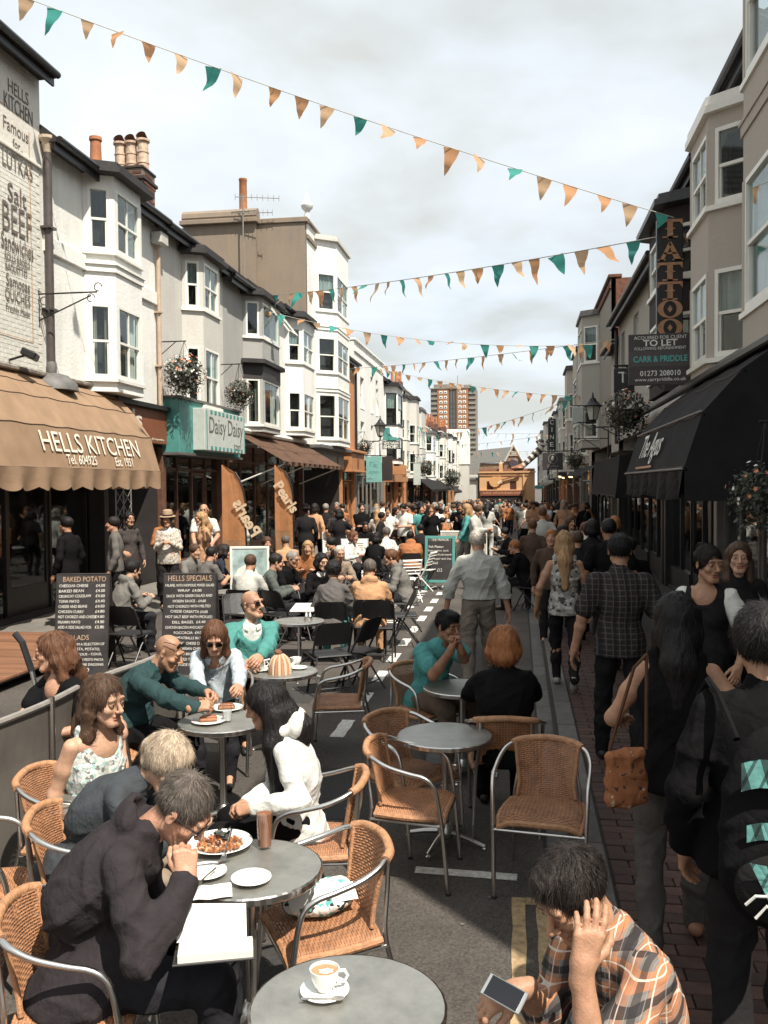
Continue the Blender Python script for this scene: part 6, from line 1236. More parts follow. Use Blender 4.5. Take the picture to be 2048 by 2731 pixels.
# ------------------------------------------------------------------ figures grown from smooth volumes
V3 = lambda *a: np.array(a, dtype=np.float64)
def nrm(v): v = np.asarray(v, float); return v / (np.linalg.norm(v) + 1e-9)
def rotm(yaw=0, pitch=0, roll=0):
    return np.array(Matrix.Rotation(rad(yaw), 3, 'Z') @ Matrix.Rotation(rad(-pitch), 3, 'X') @ Matrix.Rotation(rad(roll), 3, 'Y'))
class Fld:
    def __init__(s, lo, hi, h):
        s.h = h; s.lo = np.asarray(lo, float) - 3 * h; s.n = np.ceil((np.asarray(hi, float) - s.lo) / h).astype(int) + 4
        s.F = np.full(s.n, 1.0, np.float32); s.ax = [(s.lo[i] + h * np.arange(s.n[i])).astype(np.float32) for i in range(3)]
    def _sub(s, lo, hi):
        a = np.clip(np.floor((np.asarray(lo) - s.lo) / s.h).astype(int), 0, s.n); b = np.clip(np.ceil((np.asarray(hi) - s.lo) / s.h).astype(int) + 1, 0, s.n)
        if np.any(b <= a): return None
        sl = tuple(slice(i, j) for i, j in zip(a, b)); return sl, s.ax[0][sl[0]][:, None, None], s.ax[1][sl[1]][None, :, None], s.ax[2][sl[2]][None, None, :]
    def _mix(s, sl, d, k, sub):
        f = s.F[sl]
        if sub: d = -d; hh = np.maximum(k - np.abs(f - d), 0) / k; s.F[sl] = np.maximum(f, d) + hh * hh * k * .25
        else: hh = np.maximum(k - np.abs(f - d), 0) / k; s.F[sl] = np.minimum(f, d) - hh * hh * k * .25
    def cone(s, a, b, ra, rb=None, k=.02, sub=False):
        rb = ra if rb is None else rb; a = np.asarray(a, float); b = np.asarray(b, float); m = max(ra, rb) + k + 2.5 * s.h
        q = s._sub(np.minimum(a, b) - m, np.maximum(a, b) + m)
        if q is None: return
        sl, X, Y, Z = q; ab = b - a; L2 = max(ab @ ab, 1e-9)
        t = np.clip(((X - a[0]) * ab[0] + (Y - a[1]) * ab[1] + (Z - a[2]) * ab[2]) / L2, 0, 1)
        d = np.sqrt((X - a[0] - t * ab[0]) ** 2 + (Y - a[1] - t * ab[1]) ** 2 + (Z - a[2] - t * ab[2]) ** 2) - (ra + (rb - ra) * t); s._mix(sl, d, k, sub)
    def path(s, pts, rs, k=.02):
        for i in range(len(pts) - 1): s.cone(pts[i], pts[i + 1], rs[i], rs[i + 1], k)
    def ell(s, c, r, R=None, k=.02, sub=False):
        c = np.asarray(c, float); r = np.asarray(r, float); m = r.max() + k + 2.5 * s.h; q = s._sub(c - m, c + m)
        if q is None: return
        sl, X, Y, Z = q; X = X - c[0]; Y = Y - c[1]; Z = Z - c[2]
        if R is not None: X, Y, Z = (R[0, i] * X + R[1, i] * Y + R[2, i] * Z for i in range(3))
        k0 = np.sqrt((X / r[0]) ** 2 + (Y / r[1]) ** 2 + (Z / r[2]) ** 2); k1 = np.sqrt((X / r[0] ** 2) ** 2 + (Y / r[1] ** 2) ** 2 + (Z / r[2] ** 2) ** 2) + 1e-6
        s._mix(sl, k0 * (k0 - 1) / k1, k, sub)
    def cut(s, p, n):        # keep the side the normal points away from
        n = nrm(n); X, Y, Z = s.ax[0][:, None, None], s.ax[1][None, :, None], s.ax[2][None, None, :]
        s.F = np.maximum(s.F, ((X - p[0]) * n[0] + (Y - p[1]) * n[1] + (Z - p[2]) * n[2]).astype(np.float32))
    def folds(s, amp, wl, seed, zs=1.0):
        r = np.random.RandomState(seed); X, Y, Z = s.ax[0][:, None, None], s.ax[1][None, :, None], s.ax[2][None, None, :] * zs; a = 0
        for i in range(4):
            d = r.normal(size=3); d[2] *= 1.2; d = nrm(d) * PI / (wl * r.uniform(.8, 1.9)); e = nrm(r.normal(size=3)) * 2 * PI / (wl * 4)
            q = 1 - np.abs(np.sin(X * d[0] + Y * d[1] + Z * d[2] + r.uniform(0, 6) + 1.1 * np.sin(X * e[0] + Y * e[1] + Z * e[2] + i)))
            g_ = np.clip(.5 + .8 * np.sin(X * e[2] * 1.3 + Y * e[0] * 1.3 + Z * e[1] * 1.3 + 2 * i), 0, 1)
            a = a + q * q * g_
        s.F -= (amp * (a - .55)).astype(np.float32)
    def surf(s):
        F = s.F; S = F < 0; n = np.array(F.shape) - 1
        cs = [(i, j, k) for i in (0, 1) for j in (0, 1) for k in (0, 1)]
        cnt = np.zeros(n, np.uint8)
        for c in cs: cnt += S[c[0]:c[0] + n[0], c[1]:c[1] + n[1], c[2]:c[2] + n[2]]
        mk = (cnt > 0) & (cnt < 8); I, J, K = np.nonzero(mk); ids = np.full(n, -1, np.int64); ids[mk] = np.arange(len(I))
        acc = np.zeros((len(I), 3)); w = np.zeros(len(I))
        for a in cs:
            for ax in range(3):
                if a[ax]: continue
                b = list(a); b[ax] = 1
                f0 = F[I + a[0], J + a[1], K + a[2]]; f1 = F[I + b[0], J + b[1], K + b[2]]; x = (f0 < 0) != (f1 < 0); t = f0[x] / (f0[x] - f1[x])
                p = np.zeros((x.sum(), 3)); p[:] = a; p[:, ax] += t; acc[x] += p; w[x] += 1
        V = s.lo + s.h * (np.stack([I, J, K], 1) + acc / w[:, None]); Q = []
        for ax in range(3):
            o = [i for i in range(3) if i != ax]; sl0 = [slice(None)] * 3; sl1 = [slice(None)] * 3; sl0[ax] = slice(0, -1); sl1[ax] = slice(1, None)
            A, B = S[tuple(sl0)], S[tuple(sl1)]; X = A != B; idx = np.argwhere(X)
            g = np.all((idx[:, o] >= 1) & (idx[:, o] < n[o]), axis=1); idx = idx[g]
            fl = A[tuple(idx.T)]; c = []
            for du, dv in ((-1, -1), (0, -1), (0, 0), (-1, 0)):
                q = idx.copy(); q[:, o[0]] += du; q[:, o[1]] += dv; c.append(ids[tuple(q.T)])
            q = np.stack(c, 1); fl = fl if ax != 1 else ~fl; q[~fl] = q[~fl][:, ::-1]; Q.append(q)
        return V, np.concatenate(Q)
def npmesh(name, parts, mats, tint=None, smooth=True):
    """parts: (verts, quads, material index, tints or None)"""
    me = bpy.data.meshes.new(name); off = 0; Vs = []; Qs = []; Ms = []; Ts = []
    for V, Q, m, t in parts:
        Vs.append(V); Qs.append(Q + off); Ms.append(np.full(len(Q), m, np.int32)); off += len(V); Ts.append(t if t is not None else np.ones((len(V), 3)))
    V = np.concatenate(Vs); Q = np.concatenate(Qs); nq = len(Q); k = Q.shape[1]
    me.vertices.add(len(V)); me.vertices.foreach_set('co', V.astype(np.float32).ravel()); me.loops.add(nq * k); me.loops.foreach_set('vertex_index', Q.astype(np.int32).ravel())
    me.polygons.add(nq); me.polygons.foreach_set('loop_start', np.arange(0, nq * k, k, dtype=np.int32)); me.polygons.foreach_set('material_index', np.concatenate(Ms)); me.polygons.foreach_set('use_smooth', np.full(nq, smooth))
    if any(p[3] is not None for p in parts):
        at_ = me.attributes.new('tint', 'FLOAT_COLOR', 'POINT'); T = np.concatenate(Ts); at_.data.foreach_set('color', np.concatenate([T, np.ones((len(T), 1))], 1).astype(np.float32).ravel())
    for m in mats: me.materials.append(m)
    me.update(calc_edges=True); me.validate(); return me
def skinmat(name, col):
    if name in MATS: return MATS[name]
    m = M(name, col, .5, var=.17, scale=26, bump=.22, bscale=140, spec=.38, attr=True); b = m.node_tree.nodes['Principled BSDF']; b.inputs['Subsurface Weight'].default_value = .12; b.inputs['Subsurface Radius'].default_value = (1, .35, .2); b.inputs['Subsurface Scale'].default_value = .008
    return m
SK = {'fair': skinmat('skin_fair', (.50, .29, .19)), 'mid': skinmat('skin_mid', (.40, .215, .13)), 'tan': skinmat('skin_tan', (.29, .14, .08)), 'dark': skinmat('skin_dark', (.12, .06, .04)), 'pink': skinmat('skin_pink', (.47, .25, .16))}
def hairmat(name, col): return M('hair_' + name, col, .5, var=.4, scale=40, bump=.8, bscale=110, spec=.22, stretch=(1, 1, .25), attr=True)
HR = {'black': hairmat('black', (.012, .010, .010)), 'dark': hairmat('dark', (.019, .014, .012)), 'brown': hairmat('brown', (.075, .042, .026)), 'auburn': hairmat('auburn', (.12, .055, .03)), 'copper': hairmat('copper', (.33, .13, .05)), 'blond': hairmat('blond', (.35, .21, .105)), 'grey': hairmat('grey', (.25, .22, .19)), 'white': hairmat('white', (.48, .43, .37)), 'pepper': hairmat('pepper', (.11, .09, .075)), 'ash': hairmat('ash', (.42, .33, .24))}
EYEW = M('eye_white', (.6, .57, .52), .3, var=.02); EYEI = M('eye_iris', (.03, .02, .016), .2)
LENS = M('dark_lens', (.012, .01, .01), .12, spec=.7); SPECF = M('spectacle_frame', (.02, .018, .018), .4)
def ik(a, c, l1, l2, pole):
    a, c = np.asarray(a, float), np.asarray(c, float); d = c - a; L_ = np.linalg.norm(d)
    if L_ > (l1 + l2) * .995: c = a + d / L_ * (l1 + l2) * .995; d = c - a; L_ = np.linalg.norm(d)
    u = d / L_; x = (l1 * l1 - l2 * l2 + L_ * L_) / (2 * L_); h = math.sqrt(max(l1 * l1 - x * x, 0)); p = np.asarray(pole, float); p = nrm(p - u * (p @ u)); return a + u * x + p * h, c
def hand(f, w, dr, nm, side, curl=(.35, .4, .45, .5), thumb=.5, sc=1.0, spread=.06, k=.006, tcurl=.25):
    """palm, four jointed fingers of unequal length and a thumb leaving the side of the palm"""
    dr = nrm(dr); nm = np.asarray(nm, float); nm = nrm(nm - dr * (nm @ dr)); ac = np.cross(dr, nm) * side     # ac points to the little finger
    P = lambda x, y, z: np.asarray(w) + (ac * x + dr * y + nm * z) * sc
    f.cone(P(0, -.03, 0), P(0, .02, 0), .026 * sc, .027 * sc, .02)
    ox = (-.031, -.0105, .0105, .030); ky = (.092, .097, .092, .082); ln = (.076, .084, .078, .060); rr = (.0098, .0102, .0098, .0086)
    for i in range(4): f.cone(P(ox[i] * .55, .015, 0), P(ox[i], ky[i], .001), .0165 * sc, .0115 * sc, .016)
    f.cone(P(-.018, .03, -.008), P(-.012, .055, -.01), .017 * sc, .014 * sc, .016)
    for i in range(4):
        p = np.array([ox[i], ky[i], 0.0]); a = curl[i] if hasattr(curl, '__len__') else curl; ang = 0.0; sp = spread * (i - 1.5); r = rr[i]
        for j, fr_ in enumerate((.46, .31, .23)):
            ang += a * (1.0, 1.15, .75)[j]; q = p + np.array([math.sin(sp) * math.cos(ang), math.cos(ang), -math.sin(ang)]) * ln[i] * fr_
            f.cone(P(*p), P(*q), r * sc, r * .92 * sc, k); p = q; r *= .92
    p = np.array([-.024, .022, -.004]); a = thumb
    for j, (l_, r0, r1) in enumerate(((.042, .0155, .0125), (.032, .0118, .0108), (.026, .0106, .0085))):
        d = np.array([-math.sin(a), math.cos(a) * .92, -.35 - tcurl * j]); d /= np.linalg.norm(d); q = p + d * l_; f.cone(P(*p), P(*q), r0 * sc, r1 * sc, .008); p = q; a -= .28
def person(name_label, loc, ang, skin='fair', hair=('short', 'brown'), top=None, bottom=None, pose=None, sex='m', sc=1.0, detail=2, group=None, shoes=None, cat='person', extras=(), z=0.0, seed=1, coat=None):
    """detail 3 near, 2 middle, 1 far.  pose is in the figure's own frame: x right, y ahead, z up"""
    P = dict(sit=None, lean=0, side=0, twist=0, head=(0, 0, 0), rh=None, lh=None, rf=None, lf=None, rd=None, ld=None, rn=None, ln=None, rc=.35, lc=.35, rp=None, lp=None, hunch=0.0, rt=.5, lt=.5); P.update(pose or {})
    root = thing('person', name_label, cat, (loc[0], loc[1], z), rad(ang - 90), group); w = 1.0 if sex == 'm' else .9
    Minv = (Matrix.Translation((loc[0], loc[1], z)) @ Matrix.Rotation(rad(ang - 90), 4, 'Z')).inverted()
    R3i = Minv.to_3x3()
    def DIR(v): return None if v is None else np.array(R3i @ v) if isinstance(v, Vector) else np.asarray(v, float)
    def LOC(v): return np.array(Minv @ v) if isinstance(v, Vector) else (None if v is None else np.asarray(v, float))
    hz = (P['sit'] + .09) if P['sit'] is not None else .93 * sc; hp = V3(0, 0, hz)
    le, si = rad(P['lean']), rad(P['side']); td = nrm(V3(math.sin(si), math.sin(le), math.cos(le) * math.cos(si)))
    tw = rad(P['twist']); sx = V3(math.cos(tw), math.sin(tw), 0); sx = nrm(sx - td * (sx @ td)); fy_ = np.cross(td, sx)        # forward of the chest
    mid = hp + td * .25 * sc - fy_ * (.02 + P['hunch'] * .06); nb = hp + td * .50 * sc + fy_ * P['hunch'] * .07
    td2 = nrm(nb - mid); fy2 = nrm(np.cross(td2, sx)); RT = np.stack([sx, fy2, td2], 1)
    sw = .170 * sc * (1.06 if sex == 'm' else .90); sh = {1: nb - td2 * .078 + sx * sw - fy2 * .01, -1: nb - td2 * .078 - sx * sw - fy2 * .01}
    yw, pt, rl = P['head']; RH = rotm(yw, pt, rl); nk = nrm(td2 * .75 + RH[:, 2] * .55 + fy2 * .12); hc = nb + nk * .062 + RH[:, 2] * .095 + RH[:, 1] * .022
    H = lambda x, y, z_: hc + RH @ (V3(x, y, z_) * sc * 1.05)
    arms = {}
    for s, key in ((1, 'r'), (-1, 'l')):
        t = LOC(P[key + 'h']); t = hp + V3(s * .26, .06, -.08) if t is None else t
        pole = DIR(P[key + 'p']) if P[key + 'p'] is not None else V3(s * .5, -.6, -.5)
        el, wr = ik(sh[s], t, .285 * sc, .255 * sc, pole); fd = nrm(wr - el)
        d = DIR(P[key + 'd']); n_ = DIR(P[key + 'n']); d = fd if d is None else nrm(d); n_ = nrm(np.cross(np.cross(d, V3(s * .7, 0, .7)), d)) if n_ is None else n_
        arms[s] = (el, wr, d, n_)
    legs = {}
    for s, key in ((1, 'r'), (-1, 'l')):
        hj = hp + V3(s * .09 * sc, 0, -.02); t = LOC(P[key + 'f'])
        if t is None: t = V3(s * .12, .42, .08) if P['sit'] is not None else V3(s * .10, -.01, .085)
        kn, an = ik(hj, t, .43 * sc, .42 * sc, V3(s * .12, 1, .4)); legs[s] = (hj, kn, an)
    allp = [hp, nb, hc, *[q for a in arms.values() for q in a[:2]], *[q for l_ in legs.values() for q in l_]]; lo = np.min(allp, 0) - .2; hi = np.max(allp, 0) + .2
    top = dict(top or dict(mat=fabric('grey', (.2, .2, .2)))); bottom = dict(bottom or dict(mat=fabric('denim', (.03, .035, .045)))); sl = top.get('sleeve', 'long')
    hB, hH, hC = {3: (.013, .0042, .0095), 2: (.017, .0065, .013), 1: (.026, .013, .021)}[detail]
    bare_leg = bottom.get('kind') in ('shorts', 'skirt')
    # --- the body: trunk and limbs
    g = Fld(lo, hi, hB); bw = .9 if sex == 'f' else 1
    g.ell(hp + td * .02, (.145 * bw, .10, .11), RT, .05); g.ell(mid, (.125 * bw, .088, .15), RT, .05); g.ell(nb - td2 * .17, (.148 * bw, .092, .16), RT, .05); g.cone(sh[1] - sx * .04 - td2 * .015, sh[-1] + sx * .04 - td2 * .015, .04, .04, .05); g.cone(nb - td2 * .06, nb + nk * .06, .055, .05, .04)
    for s in (1, -1):
        hj, kn, an = legs[s]; g.path([hj, hj + (kn - hj) * .5, kn, kn + (an - kn) * .3, an], [.075, .068, .05, .052, .034], .03)
        f_ = nrm(V3(*(kn - hj)[:2], 0) + V3(0, .3, 0)); g.cone(an, an + f_ * .13 - V3(0, 0, .045), .03, .024, .02)
        if sl == 'long': el, wr, d, n_ = arms[s]; g.path([sh[s], el, wr], [.043, .036, .026], .03)
    g.folds(0, 1, 0) if False else None; parts = [(*g.surf(), 0, None)]
    # --- fine head and neck (same mesh)
    f = Fld(hc - .19, hc + .17, hH) if True else None; lo_ = np.minimum(hc - .17, nb - .17); hi_ = np.maximum(hc + .17, nb + .12)
    f = Fld(lo_, hi_, hH); fem = sex == 'f'; jw = .93 if fem else 1.0
    f.ell(H(0, -.014, .028), (.0745, .094, .086), RH, .02); f.ell(H(0, .028, -.035), (.056 * jw, .062, .078), RH, .03); f.cone(H(-.012, .070, -.098), H(.012, .070, -.098), .021 * jw, None, .025)
    for s in (1, -1):
        f.cone(H(s * .046 * jw, .005, -.058), H(s * .022, .058, -.094), .021, .018, .025); f.ell(H(s * .040, .058, -.026), (.022, .022, .02), RH, .02)
        if detail > 1:
            f.ell(H(s * .0315, .096, .006), (.0165, .016, .0115), RH, .012, sub=True); f.ell(H(s * .0755, -.008, -.006), (.009, .019, .031), RH @ rotm(s * -18, 0, 0), .008); f.ell(H(s * .084, .000, -.008), (.006, .009, .014), RH, .006, sub=True)
    if detail > 1:
        f.cone(H(-.036, .078, .026), H(.036, .078, .026), .0135, None, .016); f.cone(H(0, .086, .012), H(0, .111, -.026), .0085, .0125, .010)
        for s in (1, -1): f.ell(H(s * .0125, .098, -.031), (.0085, .0105, .0075), RH, .007)
        f.cone(H(-.017, .0845, -.0575), H(.017, .0845, -.0575), .0075, None, .006); f.cone(H(-.0145, .084, -.0695), H(.0145, .084, -.0695), .008, None, .006); f.cone(H(-.024, .086, -.0632), H(.024, .086, -.0632), .0028, None, .004, sub=True)
        for s in (1, -1): f.ell(H(s * .0315, .0765, .006), (.0158, .0150, .0148), RH, .004); f.ell(H(s * .0315, .096, .0045), (.0132, .012, .0050), RH, .002, sub=True)
    else: f.cone(H(0, .088, .005), H(0, .105, -.03), .009, .012, .012)
    f.cone(H(0, -.022, -.05), nb - td2 * .01 - fy2 * .0, .052 * (1 if not fem else .86), .060 * (1 if not fem else .9), .03)
    f.cone(nb - td2 * .045 + sx * .07, nb - td2 * .045 - sx * .07, .038, None, .05)
    if top.get('low') and not top.get('inner'): f.ell(nb - td2 * .11 + fy2 * .03, (.12 * bw, .075, .10), RT, .04); f.cone(sh[1] - sx * .03, sh[-1] + sx * .03, .046, None, .04)
    V, Q = f.surf(); T = np.ones_like(V); L_ = (V - hc) @ RH / (sc * 1.05); x, y, zz_ = np.abs(L_[:, 0]), L_[:, 1], L_[:, 2]
    lip = (y > .078) & (x < .022) & (zz_ < -.051) & (zz_ > -.077); T[lip] *= (.78, .52, .52) if fem else (.85, .66, .64)
    hcol = np.array(HR[hair[1]].node_tree.nodes['Color Ramp'].color_ramp.elements[0].color[:3]); sk_c = np.array(SK[skin].node_tree.nodes['Color Ramp'].color_ramp.elements[0].color[:3])
    brow = (y > .066) & (x > .012) & (x < .048) & (zz_ > .0235 - .12 * np.maximum(x - .034, 0)) & (zz_ < .0325 - .2 * np.maximum(x - .034, 0)); T[brow] = np.clip((hcol * 1.2 + sk_c * .25) / sk_c, .05, 1)
    if hair[-1] == 'stubble' or 'stubble' in extras:
        b_ = (y > -.01) & (zz_ < -.03) & (zz_ > -.13) & ~lip; T[b_] *= (.72, .70, .70)
    if 'goatee' in extras: b_ = (y > .06) & (x < .035) & (zz_ < -.045) & ~lip; T[b_] *= .3
    if 'cropped' in extras:
        b_ = (zz_ > -.01) & (y < .06) | ((zz_ > -.06) & (y < -.03)); T[b_ & (zz_ < .085)] *= .72
    parts.append((V, Q, 0, T))
    # --- fine arms and hands
    hN = {3: .0042, 2: .0075, 1: .016}[detail]
    for s, key in ((1, 'r'), (-1, 'l')):
        el, wr, d, n_ = arms[s]; low = np.minimum(wr, wr + nrm(d) * .2); hgh = np.maximum(wr, wr + nrm(d) * .2); low = np.minimum(low, el) if sl != 'long' else np.minimum(low, wr + (el - wr) * .3); hgh = np.maximum(hgh, el) if sl != 'long' else np.maximum(hgh, wr + (el - wr) * .3)
        if sl != 'long': low = np.minimum(low, sh[s]); hgh = np.maximum(hgh, sh[s])
        a = Fld(low - .08, hgh + .08, hN); ar = 1.0 if sex == 'm' else .86
        a.path([el, el + (wr - el) * .3, wr], [.040 * ar, .042 * ar, .0265 * ar], .02)
        if sl != 'long': a.path([sh[s], sh[s] + (el - sh[s]) * .45, el], [.052 * ar, .049 * ar, .039 * ar], .03)
        if detail > 1: hand(a, wr, d, n_, s, P[key + 'c'], P[key + 't'], (1.0 if sex == 'm' else .9) * sc, k=.005 if detail == 3 else .004)
        else: dn = nrm(d); a.cone(wr, wr + dn * .09, .028, .03, .02); a.cone(wr + dn * .09, wr + dn * .16, .027, .016, .02)
        parts.append((*a.surf(), 0, None))
    b = put('body', npmesh('body', parts, [SK[skin]]), root)
    if detail > 1:
        for s in (1, -1):
            mb = MB(); c_ = H(s * .0315, .0775, .006); T4 = Matrix.Translation(Vector(c_)) @ Matrix(RH.tolist()).to_4x4()
            mb.lathe([(0, -.0124), (.0075, -.0098), (.0115, -.005), (.0124, 0), (.0115, .005), (.0075, .0098), (0, .0124)], 12, T=T4); 
            mb.cur = 1; mb.lathe([(0, .0132), (.0048, .0122), (.0058, .0110)], 10, T=T4 @ Matrix.Rotation(rad(-90), 4, 'X')); mb.cur = 0
            lid = M('lid_' + skin, tuple(sk_c * .8), .55)
            vs = []
            mb.build('eye', [EYEW, EYEI], root, smooth=True)
    # --- clothing
    tm = top['mat']; fat = top.get('fat', 0.0); fl = Fld(lo, hi, hC); bust = fem
    flat = top.get('loose', .012)
    hem = hp - td * (.13 if top.get('tuck') is None else -.03); hx = .016 if top.get('tuck') is None else -.004
    fl.ell(nb - td2 * .175, (.160 * bw + flat + fat, .104 + flat + fat * .8, .185), RT, .05); fl.ell(mid, (.138 * bw + flat + fat, .098 + flat + fat, .17), RT, .06); fl.ell(hp - td * .06, (.160 * bw + flat + fat + hx, .114 + flat + fat + hx, .34), RT, .06)
    if sl != 'none' or not top.get('low'): fl.cone(sh[1] - sx * .045, sh[-1] + sx * .045, .052 + flat * .5, None, .045); fl.cone(nb - td2 * .05, nb + nk * .012, .085, .066, .04)
    else:
        for s in (1, -1): fl.cone(nb - td2 * .13 + sx * s * .085, nb - td2 * .005 + sx * s * .095 - fy2 * .03, .05, .034, .03)
        fl.cone(nb - td2 * .2 + fy2 * .0, nb - td2 * .03 - fy2 * .075, .09, .03, .04)
    if bust:
        for s in (1, -1): fl.ell(nb - td2 * .22 + sx * s * .07 + fy2 * .085, (.062, .055, .062), RT, .05)
    if top.get('long'):        # skirted hem, cardigan, coat
        for s in (1, -1):
            hj, kn, an = legs[s]; fl.cone(hj, hj + (kn - hj) * top['long'], .10 + flat, .10 + flat, .05)
    bodyf = fl
    for s in (1, -1):
        if top.get('sleevemat'): fl = Fld(lo, hi, hC)
        el, wr, d, n_ = arms[s]; q = {'long': .97, 'short': 0, 'none': -1, 'three': .45}[sl]
        ar = (1 if sex == 'm' else .88)
        if sl == 'short': e2 = sh[s] + (el - sh[s]) * top.get('slen', .62); fl.path([sh[s], e2], [.054 + flat * .8, .060 + flat * 1.3], .035)
        elif q > 0: w2 = el + (wr - el) * q; fl.path([sh[s], sh[s] + (el - sh[s]) * .5, el, el + (w2 - el) * .5, w2], [.052 * ar + flat * .7, .051 * ar + flat * .8, .045 * ar + flat, .043 * ar + flat, .034 * ar + flat * .8], .03)
        if top.get('sleevemat'): fl.folds(top.get('fold', .0075), .09, seed + 3); put('sleeve', npmesh('sleeve', [(*fl.surf(), 0, None)], [top['sleevemat']]), root)
    fl = bodyf
    if top.get('inner'):
        fi = Fld(nb - .35, nb + .3, hC * .8); fi.ell(nb - td2 * .17, (.157 * bw, .107, .185), RT, .05); fi.cone(nb - td2 * .05, nb + nk * .02, .078, .063, .04); fi.ell(nb + fy2 * .075 + td2 * .045, (.05, .05, .055), RT, .012, sub=True); fi.folds(.005, .08, seed); put('under_shirt', npmesh('under_shirt', [(*fi.surf(), 0, None)], [top['inner']]), root)
    if top.get('hoodmat'):
        fh = Fld(nb - .25, nb + .22, hC * .8); fh.ell(nb - fy2 * .10 + td2 * .0, (.11, .055, .085), RT @ rotm(0, -25, 0), .03)
        for s in (1, -1): fh.cone(nb + sx * s * .085 - fy2 * .03 + td2 * .01, nb + sx * s * .07 + fy2 * .08 - td2 * .07, .036, .024, .03)
        put('hood', npmesh('hood', [(*fh.surf(), 0, None)], [top['hoodmat']]), root)
    if top.get('hood'):
        fl.ell(nb - fy2 * .085 - td2 * .005, (.115, .058, .075), RT @ rotm(0, -25, 0), .03)
        for s in (1, -1): fl.cone(nb + sx * s * .075 - fy2 * .02 + td2 * .015, nb + sx * s * .05 + fy2 * .085 - td2 * .08, .034, .024, .03)
        fl.ell(nb - fy2 * .075 + td2 * .045, (.07, .035, .05), RT, .025, sub=True)
    amp = top.get('fold', .0075 if detail == 3 else .008)
    if detail > 1: fl.folds(amp, top.get('wl', .09), seed + 5)
    nkc = nb + fy2 * .055 + td2 * (.035 if not top.get('low') else -.02)
    if top.get('low'): fl.ell(nb + fy2 * .09 - td2 * .02, (.075 + .02 * top['low'], .09, .12 * top['low']), RT, .015, sub=True)
    else: fl.ell(nb + fy2 * .065 + td2 * .05, (.055, .05, .05), RT, .012, sub=True)
    fl.cut(hem, -td)
    me = npmesh('top', [(*fl.surf(), 0, None)], [tm]); o = put(top.get('name', 'shirt'), me, root)
    if top.get('collar'):
        mb = MB(); cm = top.get('cmat', tm); n_ = 20; rows = []
        for t_, rr_, up in ((0, .076, .0), (.5, .072, .028), (1, .078, .034), (1.4, .092, .012), (1.6, .098, -.006)):
            rows.append([Vector(nb + sx * math.sin(a) * rr_ * 1.02 + fy2 * (-math.cos(a) * rr_ + .012) + td2 * (up - .012 - .035 * (1 - math.cos(a)) * .5 * (1.3 if t_ > .9 else 1))) for a in [-2.75 + 5.5 * i / n_ for i in range(n_ + 1)]])
        mb.sheet(rows); co_ = mb.build('collar', cm, root, smooth=True)
    if top.get('cuff'):
        for s in (1, -1):
            el, wr, d, n_ = arms[s]; fd = nrm(wr - el); mb = MB(); c0_ = Vector(wr - fd * .028); c1_ = Vector(wr - fd * .002); mb.tube([c0_, c1_], (.033, .031) if sex == 'f' else (.037, .035), 14); mb.build('cuff', top['cuff'], root, smooth=True)
    bm_k = bottom.get('kind', 'trousers'); fb = Fld(lo, hi, hC); fo = bottom.get('loose', .010)
    fb.ell(hp + td * .0, (.146 * bw + fo * .4, .106 + fo * .4, .115), RT, .05)
    for s in (1, -1):
        hj, kn, an = legs[s]; e = {'trousers': 1.0, 'shorts': -.1, 'crop': .55, 'skirt': 0}[bm_k]
        if e <= 0: fb.path([hj, kn + (hj - kn) * (-e if bm_k == 'shorts' else .35)], [.088 + fo, .074 + fo * 2], .04)
        else: a2_ = kn + (an - kn) * (e if e < 1 else 1.06); fb.path([hj, hj + (kn - hj) * .5, kn, kn + (a2_ - kn) * .5, a2_], [.078 + fo, .072 + fo, .057 + fo, .053 + fo, .042 + fo * 1.2], .04)
    if detail > 1: fb.folds(.008, .10, seed + 9)
    put(bottom.get('name', 'trousers'), npmesh('trousers', [(*fb.surf(), 0, None)], [bottom['mat']]), root)
    sm_ = shoes or M('dark_shoe', (.022, .018, .016), .5)
    if detail > 0:
        for s in (1, -1):
            hj, kn, an = legs[s]; f_ = P.get('toe', {}).get(s); f_ = nrm(np.asarray(f_, float)) if f_ is not None else nrm(V3(*(kn - hj)[:2], 0) + V3(0, .25, 0)); q = Fld(np.minimum(an - .1, an + f_ * .25 - .1), np.maximum(an + .1, an + f_ * .25 + .06), .011 if detail > 1 else .02); d_ = V3(0, 0, .055)
            q.cone(an - f_ * .04 - d_ * .75, an + f_ * .06 - d_ * .75, .036, .038, .02); q.cone(an + f_ * .05 - d_ * .85, an + f_ * .165 - d_ * .95, .036, .026, .02); q.cone(an, an - d_ * .6, .037, .04, .02); q.cut(an - d_ * 1.45, -V3(0, 0, 1)) if f_[2] > -.2 else None
            put('shoe', npmesh('shoe', [(*q.surf(), 0, None)], [sm_]), root)
    # --- hair
    st_, hcl = hair[0], hair[1]
